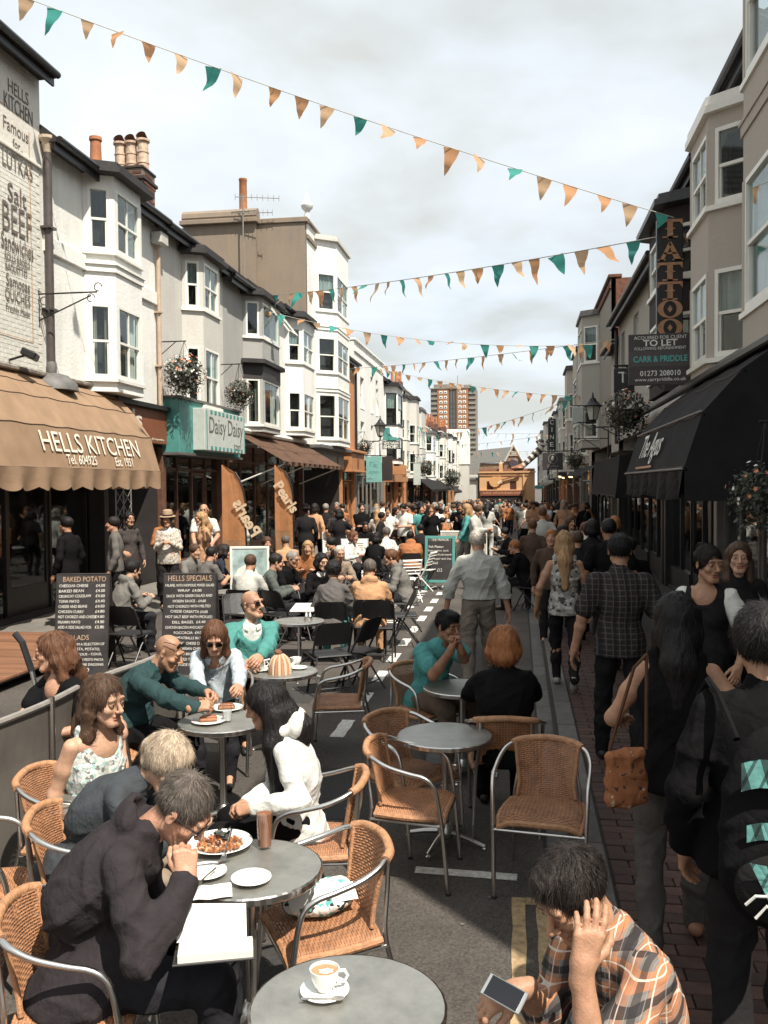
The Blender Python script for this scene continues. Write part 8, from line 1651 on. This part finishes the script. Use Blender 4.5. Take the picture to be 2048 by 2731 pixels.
# ------------------------------------------------------------------ the standing crowd
random.seed(77)
CO = {'black': BLK, 'charcoal': CHAR, 'white': WHT, 'rust': ORG, 'tan': TANF, 'grey': GREYF, 'pale blue': PALEB, 'turquoise': TURQ, 'stone': STONE_, 'checked': CHECK, 'striped': WSTR, 'floral': FLORAL, 'brown': D('brown_wool', (.09, .06, .045)), 'apricot': D('apricot', (.4, .22, .13)), 'navy': D('navy', (.025, .03, .042))}
PRO = {}
def proto(kind):
    if kind in PRO: return PRO[kind]
    sex, pose, hair, sleeve = kind
    ps = {'stand': dict(), 'fold': dict(rh=(-.06, .2, 1.12), lh=(.06, .22, 1.08), rd=(-1, .2, 0), ld=(1, .2, 0)), 'walk': dict(rf=(.09, .26, .09), lf=(-.09, -.22, .12), rh=(.28, -.1, .85), lh=(-.28, .18, .88)), 'phone': dict(rh=(.06, .3, 1.12), lh=(-.08, .28, 1.08), head=(0, 25, 0)), 'turn': dict(head=(45, 0, 0), rh=(.2, .1, .9), twist=15), 'reach': dict(rh=(.1, .25, 1.38), head=(-15, 10, 0))}[pose]
    r = person('x', (0, 0), 90, 'pink', hair, dict(mat=GREYF, sleeve=sleeve, fat=.015), dict(mat=DENIM), ps, sex, 1.0, 1, group='people in the crowd along the street', seed=3)['root']; PRO[kind] = r; return r
USED = set()
def crowd(px, Y, top, hairc, hair, sex, pose, ang, skin='pink', sleeve='long', bot='charcoal', sc=None, z=None, X=None, where=''):
    kd = (sex, pose, (hair, 'dark', .016, .34) if hair == 'long' else (hair, 'dark', .015), sleeve); fresh = kd not in PRO; r = proto(kd); c = r if fresh else clone(r)
    x = at(px, 1330, Y).x if X is None else X; c.location = (x, Y, zg(Y) + (0 if z is None else z)); c.rotation_euler = (0, 0, rad(ang - 90)); sc = sc or random.uniform(.93, 1.06); c.scale = (sc, sc, sc)
    for ch in c.children:
        k = ch.name.split('.')[0]; m = {'body': SK[skin], 'hair': HR[hairc], 'shirt': CO[top], 'trousers': CO[bot]}.get(k)
        if m is not None: ch.material_slots[0].link = 'OBJECT'; ch.material_slots[0].material = m
    act = {'stand': 'standing', 'fold': 'with folded arms', 'walk': 'walking', 'phone': 'looking down at their hands', 'turn': 'looking over a shoulder', 'reach': 'raising a hand'}[pose]
    side = 'seen from behind' if 45 < ang % 360 < 135 else 'facing the viewer' if 225 < ang % 360 < 315 else 'in side view'
    lb = f"{'woman' if sex == 'f' else 'man'} in {top} top, {hairc} {hair} hair, {act}, {side}{where}"
    k = 0
    for ext in ('', ', near the front', ', deeper in the crowd', ', far up the street', ', towards the left shops', ', towards the right kerb', ', by the yellow shop', ', half hidden'):
        if lb + ext not in USED: lb = lb + ext; break
    USED.add(lb); c['label'] = lb; return c
for a in ((963, 25.5, 'black', 'dark', 'short', 'm', 'fold', 300, 'pink'), (1003, 26.5, 'black', 'grey', 'bob', 'f', 'stand', 300, 'pink'), (1033, 25.8, 'white', 'dark', 'short', 'm', 'stand', 285, 'mid', 'short'), (1078, 25.2, 'white', 'black', 'short', 'm', 'phone', 250, 'pink', 'short'), (1055, 28, 'floral', 'black', 'long', 'f', 'turn', 290, 'mid'),
          (1122, 26.5, 'turquoise', 'dark', 'short', 'm', 'stand', 300, 'pink', 'short'), (1100, 29, 'checked', 'brown', 'short', 'm', 'turn', 280), (1132, 28, 'black', 'brown', 'short', 'm', 'walk', 275, 'pink', 'short'), (1165, 30, 'white', 'black', 'short', 'm', 'walk', 100, 'mid', 'short'), (1150, 25, 'black', 'auburn', 'long', 'f', 'reach', 285), (1215, 31, 'pale blue', 'brown', 'short', 'm', 'phone', 200), (1268, 22.5, 'stone', 'brown', 'short', 'm', 'phone', 340), (1190, 33, 'tan', 'blond', 'long', 'f', 'reach', 300), (1020, 31, 'white', 'brown', 'short', 'm', 'stand', 95),
          (840, 24.5, 'rust', 'auburn', 'short', 'm', 'walk', 80), (868, 25, 'charcoal', 'grey', 'short', 'm', 'stand', 90), (820, 26, 'navy', 'black', 'short', 'm', 'stand', 250),
          (1447, 19.5, 'stone', 'auburn', 'short', 'm', 'walk', 92), (1470, 13.2, 'brown', 'copper', 'short', 'm', 'walk', 262), (1500, 13.8, 'striped', 'dark', 'bob', 'f', 'walk', 270), (1560, 16, 'white', 'auburn', 'short', 'm', 'walk', 95, 'pink', 'short'), (1580, 13.6, 'charcoal', 'black', 'bob', 'f', 'stand', 92), (1622, 13.2, 'black', 'black', 'short', 'm', 'stand', 95), (1540, 12.6, 'charcoal', 'brown', 'short', 'm', 'walk', 94), (1520, 18, 'floral', 'brown', 'long', 'f', 'turn', 260), (1680, 11.6, 'black', 'dark', 'short', 'm', 'stand', 100), (1420, 16.5, 'brown', 'auburn', 'short', 'm', 'walk', 90), (1640, 16.2, 'charcoal', 'copper', 'bob', 'f', 'stand', 100)):
    crowd(*a)
cols = ['black', 'charcoal', 'white', 'rust', 'tan', 'grey', 'pale blue', 'stone', 'brown', 'apricot', 'navy', 'black', 'black', 'checked', 'floral', 'turquoise', 'striped']
for i in range(36):
    sx_ = random.choice('mf'); crowd(0, random.uniform(21.5, 44), random.choice(cols), random.choice(['black', 'dark', 'brown', 'auburn', 'grey', 'blond']), random.choice(['short', 'short', 'curly']) if sx_ == 'm' else random.choice(['long', 'bob']), sx_, random.choice(['stand', 'walk', 'phone', 'turn', 'fold', 'reach']), random.choice([90, 85, 270, 265, 180, 0, 230, 310]), random.choice(['pink', 'fair', 'mid', 'tan']), random.choice(['long', 'short']), random.choice(['charcoal', 'black', 'navy', 'grey', 'stone']), X=random.uniform(-5.6, -.9) if i % 4 else random.uniform(.6, 2.3))
for i in range(95):
    Y = 29 + 75 * (i / 95) ** 1.5 + random.uniform(-1, 1); sx_ = random.choice('mf'); x = random.uniform(-6.9, 2.6) if i % 3 else random.uniform(-4.5, .5)
    crowd(0, Y, random.choice(cols), random.choice(['black', 'dark', 'brown', 'auburn', 'grey', 'copper', 'blond', 'dark', 'black']), random.choice(['short', 'short', 'curly']) if sx_ == 'm' else random.choice(['long', 'bob', 'short']), sx_, random.choice(['stand', 'walk', 'walk', 'phone', 'turn', 'fold']), random.choice([90, 85, 270, 275, 265, 180, 0, 95, 230, 310]), random.choice(['pink', 'fair', 'mid', 'tan', 'pink', 'mid']), random.choice(['long', 'short']), random.choice(['charcoal', 'black', 'navy', 'grey', 'stone']), X=x)
# ------------------------------------------------------------------ on the tables and in hands
CHINA = M('white_china', (.78, .77, .72), .18, var=.03, spec=.6); CUT = M('cutlery_steel', (.6, .58, .55), .22, 1.0, var=.1)
def TT(px, py, z=TH): g = G(px, py, z); return Vector((g.x, g.y, z))
def single(name, label, cat, mb, mats, loc, rz=0, group=None, smooth=True):
    o = mb.build(name, mats, None, smooth); o.location = loc; o.rotation_euler = (0, 0, rz); return tag(o, label, cat, group)
def plate(label, loc, r, deep=.018):
    mb = MB(); mb.lathe([(0, 0), (r * .55, 0), (r * .62, .004), (r, deep), (r * .985, deep + .003), (r * .66, .009), (r * .6, .006), (0, .005)], 48); return single('plate', label, 'plate', mb, CHINA, loc + Vector((0, 0, .002)), 0, 'white plates')
def fork(label, loc, rz, tilt=0):
    t = thing('fork', label, 'fork', loc, rz, 'forks'); R_ = Matrix.Rotation(tilt, 4, 'X'); mb = MB(); mb.tube([R_ @ Vector(p) for p in ((0, -.1, .004), (0, -.02, .006), (0, .03, .004))], [.005, .003, .004], 6); mb.build('handle', CUT, t, smooth=True)
    for k in range(4): mb = MB(); x = (k - 1.5) * .006; mb.tube([R_ @ Vector(p) for p in ((x * .5, .03, .004), (x, .045, .001), (x, .085, .006))], .0018, 5); mb.build('tine', CUT, t)
    return t
def spoon(label, loc, rz): 
    t = thing('spoon', label, 'spoon', loc, rz, None); mb = MB(); mb.tube([(0, -.08, .006), (0, .02, .004)], [.004, .0025], 6); mb.build('handle', CUT, t, smooth=True); mb = MB(); mb.lathe([(0, 0), (.011, .003), (.013, .006)], 12, T=Matrix.Translation((0, .035, .0)) @ Matrix.Diagonal((1, 1.6, 1, 1))); mb.build('bowl', CUT, t, smooth=True); return t
def cup(label, loc, rz, r=.047, h=.068, full=True):
    t = thing('cup', label, 'cup', loc, rz, 'white china cups'); mb = MB(); mb.lathe([(0, .002), (r * .5, .0), (r * .52, .006), (r * .72, h * .25), (r * .93, h * .6), (r, h), (r * .95, h), (r * .88, h * .6), (r * .6, h * .22), (0, h * .2)], 40); mb.build('bowl', CHINA, t, smooth=True)
    mb = MB(); mb.tube([(r * .9, 0, h * .85), (r * 1.35, 0, h * .88), (r * 1.55, 0, h * .62), (r * 1.35, 0, h * .36), (r * .85, 0, h * .36)], .0055, 8); mb.build('handle', CHINA, t, smooth=True)
    if full:
        mb = MB(); mb.lathe([(r * .93, h * .86), (r * .5, h * .875), (0, h * .88)], 32); mb.build('coffee', M('milky_coffee', (.42, .22, .11), .5, var=.2, scale=30), t, smooth=True)
        rn = random.Random(8); mb = MB(); mb.add([(r * (.1 + q * math.cos(a)) , r * (-.05 + q * .75 * math.sin(a)), h * .888) for a, q in [(k * 2 * PI / 14, rn.uniform(.35, .6)) for k in range(14)]], [tuple(range(14))]); mb.build('foam', M('milk_foam', (.74, .68, .58), .8, var=.05), t)
    return t
def saucer(label, loc, r=.075): mb = MB(); mb.lathe([(0, 0), (r * .5, 0), (r, .014), (r * .985, .017), (r * .5, .006), (0, .005)], 44); return single('saucer', label, 'saucer', mb, CHINA, loc + Vector((0, 0, .001)), 0, 'white saucers')
def tumbler(label, loc, r, h, fill, mat, taper=.85, straw=False):
    t = thing('glass', label, 'glass', loc, 0, 'tall glasses'); mb = MB(); mb.lathe([(0, .004), (r * taper, .0), (r, h), (r * .94, h), (r * taper * .92, .012), (0, .012)], 28); mb.build('tumbler', CLEAR, t, smooth=True)
    if fill: mb = MB(); mb.lathe([(0, .013), (r * taper * .9, .013), (r * (taper + (1 - taper) * fill) * .92, h * fill), (0, h * fill)], 28); mb.build('drink', mat, t, smooth=True)
    if straw: mb = MB(); mb.tube([(0, 0, .02), (.012, .005, h * 1.25)], .0035, 6); mb.build('straw', M('straw_blue', (.4, .45, .45), .4), t)
    return t
saucer('white saucer under the coffee cup on the front table', TT(866, 2650), .078); cup('white cup of milky coffee on the front table', TT(866, 2646) + Vector((0, .0, .009)), rad(12)); spoon('teaspoon lying on the front saucer', TT(872, 2678) + Vector((0, 0, .013)), rad(-80))
pl1 = plate('deep white plate heaped with pasta and leaves', TT(587, 2262), .142, .028)
pa = thing('pasta_meal', 'heap of red sauced pasta with dark salad leaves on the deep plate', 'food', pl1.location + Vector((0, 0, .01))); rn = random.Random(2); mb = MB()
for k in range(170):
    q = .095 * math.sqrt(rn.random()); a = rn.uniform(0, 6.28); c = Vector((q * math.cos(a), q * math.sin(a), .006 + .03 * (1 - q / .095) * rn.random() + .004)); d = Vector((rn.gauss(0, 1), rn.gauss(0, 1), rn.gauss(0, .5))).normalized() * .012; mb.tube([c - d, c + Vector((0, 0, .004)), c + d], rn.uniform(.004, .0065), 5, m=rn.choice((0, 0, 1, 2)))
o = mb.build('pasta', [M('pasta_sauce', (.34, .13, .05), .4, var=.4, scale=60), M('pasta_pale', (.48, .27, .13), .4, var=.3), M('pasta_dark', (.2, .07, .035), .4)], pa); o['kind'] = 'stuff'
for k in range(9):
    mb = MB(); c = Vector((rn.uniform(-.03, .04), rn.uniform(-.01, .055), .045 + rn.uniform(0, .015))); u = Vector((rn.gauss(0, 1), rn.gauss(0, 1), rn.gauss(0, .6))).normalized() * .026; w = u.orthogonal().normalized() * .014; mb.sheet([[c - u - w * .3, c - u * .9 + w * .2], [c - w + Vector((0, 0, .007)), c + w], [c + u * .8 - w * .6, c + u + w * .2]]); mb.build('salad_leaf', M('salad_dark', (.03, .032, .025), .5, var=.4), pa)
for k in range(3): mb = MB(); c = Vector((rn.uniform(-.02, .03), rn.uniform(-.02, .02), .047)); mb.cbox(c - Vector((.01, .008, .004)), c + Vector((.01, .008, .004)), .002, None); mb.build('cheese_cube', M('cheese', (.65, .58, .46), .5), pa)
fork('fork stuck in the pasta', TT(604, 2262, .755), rad(185), rad(-22)); fork('fork lying across the small dirty plate', TT(545, 2345, .722), rad(172)); fork('fork in the fist of the man in the hooded top', V(548, 2310, 3.0), rad(-75), rad(6))
plate('small white plate with scraps and a fork', TT(548, 2335), .088); plate('clean empty white side plate on the pasta table', TT(670, 2352), .082)
mb = MB(); mb.sheet([[Vector((x * .085, y * .06, .004 + .006 * math.sin(x * 4 + y * 3) ** 2)) for x in (-1, -.5, 0, .5, 1)] for y in (-1, -.4, .2, .8, 1.1)]); single('napkin', 'white paper napkin under the dirty plate', 'napkin', mb, M('paper_white', (.74, .73, .69), .8, var=.04), TT(560, 2385) + Vector((0, 0, .002)), rad(20), None, False)
tumbler('tall glass of brown iced drink on the pasta table', TT(706, 2262), .036, .168, .93, M('brown_drink', (.26, .10, .05), .25, var=.15))
tumbler('glass of milky orange drink with a straw', TT(267, 2105), .04, .165, .5, M('peach_drink', (.62, .36, .2), .3), straw=True)
plate('white plate of half eaten food in front of the bald denim man', TT(556, 1928), .115); plate('white plate of food before the woman in sunglasses', TT(606, 1893), .115); tumbler('water glass between the two plates', TT(606, 1925), .036, .13, .55, M('water_pale', (.5, .5, .48), .1)); tumbler('second water glass behind the plates', TT(640, 1895), .033, .12, 0, None)
for lb_, a in (('brown toasted food on the near plate', (556, 1925)), ('brown toasted food on the far plate', (604, 1892))):
    t = thing('toast', lb_, 'food', TT(*a) + Vector((0, 0, .01)), rad(20)); mb = MB(); mb.cbox((-.06, -.04, 0), (.06, .04, .022), .008); mb.build('bread', M('toast_brown', (.28, .12, .055), .7, var=.4, bump=.4), t); mb = MB(); mb.cbox((-.045, -.03, .022), (.05, .03, .032), .005); mb.build('filling', M('filling_red', (.35, .13, .06), .5, var=.4), t)
saucer('saucer under the left cup by the tea cosy', TT(694, 1790), .075); cup('white cup left of the tea cosy', TT(694, 1788) + Vector((0, 0, .009)), rad(30), full=False); saucer('saucer under the right cup by the tea cosy', TT(797, 1784), .075); cup('white cup right of the tea cosy', TT(790, 1776) + Vector((0, 0, .009)), rad(160), full=False)
tea = thing('tea_cosy', 'striped knitted tea cosy over a white teapot', 'tea cosy', TT(747, 1795), rad(10)); kc = [M('wool_tan', (.44, .22, .12), .9, var=.2, bump=.6, bscale=120), M('wool_cream', (.6, .46, .33), .9, var=.15, bump=.6, bscale=120)]
for k in range(20):
    a = k * 2 * PI / 20; mb = MB(); mb.tube([(.082 * math.cos(a) * q, .082 * math.sin(a) * q, z) for q, z in ((1.05, .0), (1.06, .03), (1.0, .08), (.8, .125), (.45, .155), (.1, .165))], [.014, .0145, .0138, .011, .008, .005], 7); mb.build('knit_rib', kc[k % 2], tea, smooth=True)
mb = MB(); mb.lathe([(0, .0), (.03, .004), (.036, .022), (.025, .04), (0, .046)], 12, T=Matrix.Translation((-.02, 0, .158)) @ Matrix.Rotation(.4, 4, 'Y')); mb.build('bobble', M('wool_brown', (.2, .085, .05), .9, bump=.6, bscale=120), tea, smooth=True)
mb = MB(); mb.tube([(.08, 0, .05), (.125, 0, .09), (.14, 0, .13)], [.016, .012, .009], 8); mb.build('spout', CHINA, tea, smooth=True); mb = MB(); mb.tube([(-.085, 0, .12), (-.135, 0, .11), (-.13, 0, .05), (-.085, 0, .035)], .008, 8); mb.build('handle', CHINA, tea, smooth=True)
for k in range(2): pass
def condiment(label, loc):
    t = thing('condiment_pot', label, 'condiments', loc, random.uniform(0, 3), 'pots of condiments'); mb = MB(); mb.lathe([(0, 0), (.05, 0), (.052, .05), (.047, .05), (.045, .006), (0, .006)], 18); mb.build('pot', CUT, t, smooth=True)
    for k in range(4): a = k * 1.6; mb = MB(); mb.lathe([(.012, .008), (.013, .075), (.008, .085), (.008, .1)], 8, (.022 * math.cos(a), .022 * math.sin(a), 0)); mb.build('shaker', CHINA if k % 2 else CUT, t, smooth=True)
condiment('little pot of shakers on the dark round table', TT(822, 1655)); condiment('little pot of shakers on the white square table', TT(862, 1617)); condiment('shakers in front of the leather jacket woman', TT(648, 1562)); condiment('shakers at the nearer white table', TT(1045, 1470))
for k, (px, py) in enumerate(((1052, 1464), (1068, 1462), (1060, 1466))):
    t = thing('bottle', ('dark bottle on the white table, left', 'dark bottle on the white table, right', 'dark bottle on the white table, middle')[k], 'bottle', TT(px, py), 0, 'bottles on the white table'); mb = MB(); mb.lathe([(0, 0), (.032, 0), (.033, .13), (.014, .18), (.013, .23), (0, .23)], 12); mb.build('bottle_body', M('dark_glass', (.015, .013, .01), .1), t, smooth=True); mb = MB(); mb.lathe([(.033, .04), (.0335, .1)], 12); mb.build('paper_label', CHINA, t)
# open book on the knee
bk = thing('book', 'thick open white book resting on the knee of the man in the hooded top', 'book', V(568, 2535, 2.92), rad(18)); bk.scale = (.82, .82, .9); PG = M('page_paper', (.74, .72, .66), .8, var=.03); Rb = Matrix.Rotation(rad(-8), 4, 'X')
mb = MB(); mb.cbox((-.16, -.115, -.012), (.17, .115, -.004), .002, Rb); mb.build('cover', M('cover_dark', (.03, .028, .03), .5), bk)
mb = MB(); mb.cbox((-.14, -.105, -.003), (.165, .02, .034), .003, Rb @ Matrix.Rotation(rad(4), 4, 'X')); mb.build('page_block', M('page_edges', (.66, .62, .54), .9, var=.12, stretch=(1, 1, 90), scale=3), bk)
mb = MB(); mb.sheet([[Rb @ Vector((-.15 + .29 * u, .02 + .17 * v, .034 + .10 * math.sin(v * 1.5) * (1 - .2 * u))) for u in (0, .25, .5, .75, 1)] for v in (0, .2, .4, .6, .8, 1)]); mb.build('turned_page', PG, bk, smooth=True)
# phone
ph = thing('mobile_phone', 'black and silver phone held low in the plaid shirted hand', 'phone', V(1345, 2650, 2.42)); Rp = Matrix.Rotation(rad(-35), 4, 'Z') @ Matrix.Rotation(rad(35), 4, 'X') @ Matrix.Rotation(rad(12), 4, 'Y'); mb = MB(); mb.cbox((-.06, -.031, -.004), (.06, .031, .004), .002, Rp); mb.build('case', M('phone_silver', (.5, .5, .48), .25, .8), ph); mb = MB(); mb.box((-.05, -.028, .004), (.05, .028, .0046), Rp); mb.build('screen', M('phone_screen', (.01, .01, .012), .08), ph)
# printed pouch on the chair seat
bx0 = XY(850, 2400, .5); pz = thing('printed_bag', 'folded white carrier bag with black doodles on the chair seat', 'bag', (bx0[0], bx0[1], .455), rad(30)); q = Fld(V3(-.2, -.15, -.02), V3(.2, .15, .16), .008)
q.ell(V3(0, 0, .045), (.165, .105, .055), None, .02); q.ell(V3(.06, .03, .06), (.11, .08, .055), None, .03); q.folds(.006, .07, 4); q.cut(V3(0, 0, .0), -V3(0, 0, 1)); put('pouch', npmesh('pouch', [(*q.surf(), 0, None)], [spots('doodle_print', (.7, .69, .64), [(.04, .038, .04), (.7, .69, .64), (.1, .36, .33)], 16, .08)]), pz)
mb = MB(); mb.sheet([[Vector((-.15 + .3 * u, -.02 - .07 * v, .105 - .045 * v + .01 * math.sin(u * 9))) for u in (0, .25, .5, .75, 1)] for v in (0, .5, 1)]); mb.build('flap', M('paper_white', (.74, .73, .69), .8), pz, smooth=True)
# rucksack and shoulder bag
rk = thing('rucksack', 'black rucksack with pale teal panels and white line drawing', 'rucksack', (.81, 3.03, 1.17), rad(4)); q = Fld(V3(-.2, -.2, -.36), V3(.2, .14, .36), .011); q.ell(V3(0, .02, .02), (.165, .085, .32), None, .03); q.ell(V3(0, .0, -.12), (.17, .11, .2), None, .04); q.folds(.006, .1, 3); put('sack', npmesh('sack', [(*q.surf(), 0, None)], [D('ruck_black', (.007, .0065, .007))]), rk)
q = Fld(V3(-.18, -.24, -.3), V3(.18, .05, .05), .009); q.ell(V3(0, -.07, -.15), (.145, .065, .125), None, .03); put('pocket', npmesh('pocket', [(*q.surf(), 0, None)], [D('ruck_grey', (.016, .015, .015))]), rk)
TP = stripes('ruck_teal', [(.02, .022, .022), (.012, .011, .012)], [(1, 0, .25), (1, .2, -.4)], [13, 21], [(.13, .32, .29), (0, .1, .35, .8), (0, .4, .2, .7)])
def onsack(x, z): return Vector((x, (-.085 * math.sqrt(max(0, 1 - (x / .175) ** 2)) if z > -.05 else -.10 * math.sqrt(max(0, 1 - (x / .16) ** 2)) - .04) - .012, z))
for (x0, x1, z0, z1, sk) in ((-.125, .125, .15, .24, .02), (-.11, .10, -.01, .045, .015)):
    mb = MB(); mb.sheet([[onsack(x0 + (x1 - x0) * i / 10, z0 + (z1 - z0) * j + sk * math.sin(i * .6)) for i in range(11)] for j in (0, .5, 1)]); mb.build('reflective_panel', TP, rk, smooth=True)
for a0, a1 in ((-.115, -.05), (-.01, .045), (.075, .12)): mb = MB(); mb.sheet([[onsack((a0 + (a1 - a0) * u) * (1 - .55 * v), -.055 - .14 * v) + Vector((0, -.004, 0)) for u in (0, .5, 1)] for v in (0, .33, .66, 1)]); mb.build('reflective_ray', TP, rk, smooth=True)
mb = MB(); ln_ = lambda P_: mb.tube([onsack(x, z) + Vector((0, -.004, 0)) for x, z in P_], .005, 6); ln_([(-.125, -.19), (-.1, -.155), (-.07, -.15), (-.055, -.12), (-.03, -.11), (-.01, -.085), (.04, -.08), (.08, -.09), (.115, -.12)]); ln_([(-.1, -.225), (-.07, -.18), (-.045, -.215), (-.02, -.24), (.03, -.245), (.08, -.235)]); ln_([(-.03, -.15), (-.015, -.185), (.01, -.16)]); mb.build('line_drawing', WL, rk)
for s in (-1, 1): mb = MB(); mb.tube([(s * .1, .06, .28), (s * .11, .13, .34), (s * .125, .2, .405), (s * .135, .27, .43), (s * .14, .36, .36), (s * .14, .4, .15)], .013, 6); mb.build('strap', D('ruck_black', (.007, .0065, .007)), rk)
sb0 = V(1668, 2060, 4.02); sbg = thing('shoulder_bag', 'small orange printed bag hanging beside the bare shouldered woman', 'bag', sb0, rad(8)); q = Fld(V3(-.14, -.1, -.18), V3(.14, .1, .16), .007); q.ell(V3(0, 0, -.03), (.095, .04, .125), None, .02); q.cone(V3(-.075, 0, .07), V3(.07, 0, .09), .018, None, .05); q.cone(V3(-.06, 0, -.12), V3(.07, 0, -.11), .03, None, .04); q.folds(.007, .08, 5); put('pouch', npmesh('pouch', [(*q.surf(), 0, None)], [spots('orange_print', (.30, .115, .05), [(.12, .05, .03), (.42, .3, .2), (.06, .04, .035)], 22, .17)]), sbg)
mb = MB(); mb.tube([(-.07, 0, .1), (.05, .05, .45), (.12, .1, .5)], .008, 5); mb.tube([(.09, 0, .1), (.12, .1, .5)], .008, 5); mb.build('strap', D('bag_strap', (.1, .05, .03)), sbg)
# grey jacket over the chair at the left edge
jk = thing('jacket', 'pale grey jacket thrown over the chair at the left edge', 'jacket', (-2.48, 3.76, 0), rad(-70)); q = Fld(V3(-.35, -.45, .3), V3(.35, .3, 1.0), .012); q.path([V3(-.2, -.28, .82), V3(0, -.31, .85), V3(.2, -.28, .82)], [.06, .055, .06], .04); q.ell(V3(0, -.3, .66), (.24, .06, .2), None, .05); q.ell(V3(0, -.1, .5), (.2, .2, .05), None, .05); q.path([V3(.22, -.24, .8), V3(.3, -.1, .62), V3(.28, .1, .48)], [.06, .055, .045], .03); q.folds(.012, .11, 8); put('cloth', npmesh('cloth', [(*q.surf(), 0, None)], [D('pale_grey', (.36, .355, .33))]), jk)
# tote with magazines by the front table
tg = thing('tote_bag', 'dark tote of folded leaflets standing between chair and front table', 'bag', (-.98, 2.62, 0), rad(20)); mb = MB(); mb.cbox((-.17, -.07, 0), (.17, .07, .36), .03); mb.build('bag', D('tote_black', (.02, .019, .02)), tg)
for k in range(3): mb = MB(); T = Matrix.Translation((-.08 + k * .08, .0, .36)) @ Matrix.Rotation(rad(65 - 12 * k), 4, 'Y'); mb.lathe([(0, -.09), (.035, -.09), (.035, .13), (0, .13)], 10, T=T); mb.build('leaflet', (M('leaflet_black', (.03, .03, .03), .5), spots('leaflet_print', (.5, .5, .47), [(.05, .05, .05), (.12, .35, .32), (.35, .15, .08)], 40, .05), CHINA)[k], tg)
fit('Art', Matrix.Translation((-.08, -.02, .40)) @ frame_of((0, 0, 0), (.9, 0, .4), (-.4, 0, .9)), .02, .0, .11, .07, WL, tg, n=.04)
# folding lattice gate beside the shop door
lg = thing('lattice_gate', 'folded back metal lattice gate beside the rust red shop', 'gate', pL.pt(18.2, .05, .1), 0, None, world=True); GM = M('gate_grey', (.3, .29, .27), .5, .5)
for k in range(9):
    for s in (1, -1): mb = MB(); z = .15 + k * .3; mb.tube([pL.pt(17.95, .06 + .012 * s, z if s > 0 else z + .6), pL.pt(18.65, .06 + .012 * s, z + .6 if s > 0 else z)], .009, 4); mb.build('gate_bar', GM, lg)
for y in (17.95, 18.3, 18.65): mb = MB(); mb.tube([pL.pt(y, .06, .12), pL.pt(y, .06, 3.15)], .014, 5); mb.build('gate_upright', GM, lg)
# goods hung under the far canopy and stacked bags by the boards
wbg = thing('white_bag', 'bulging white sack standing by the left banner', 'bag', (-5.55, 16.2, .0), 0); q = Fld(V3(-.3, -.25, 0), V3(.3, .25, .9), .02); q.ell(V3(0, 0, .38), (.24, .18, .38), None, .05); q.ell(V3(.05, 0, .75), (.1, .06, .12), None, .06); q.folds(.02, .16, 2); put('sack', npmesh('sack', [(*q.surf(), 0, None)], [M('plastic_white', (.5, .5, .47), .4, var=.1)]), wbg)
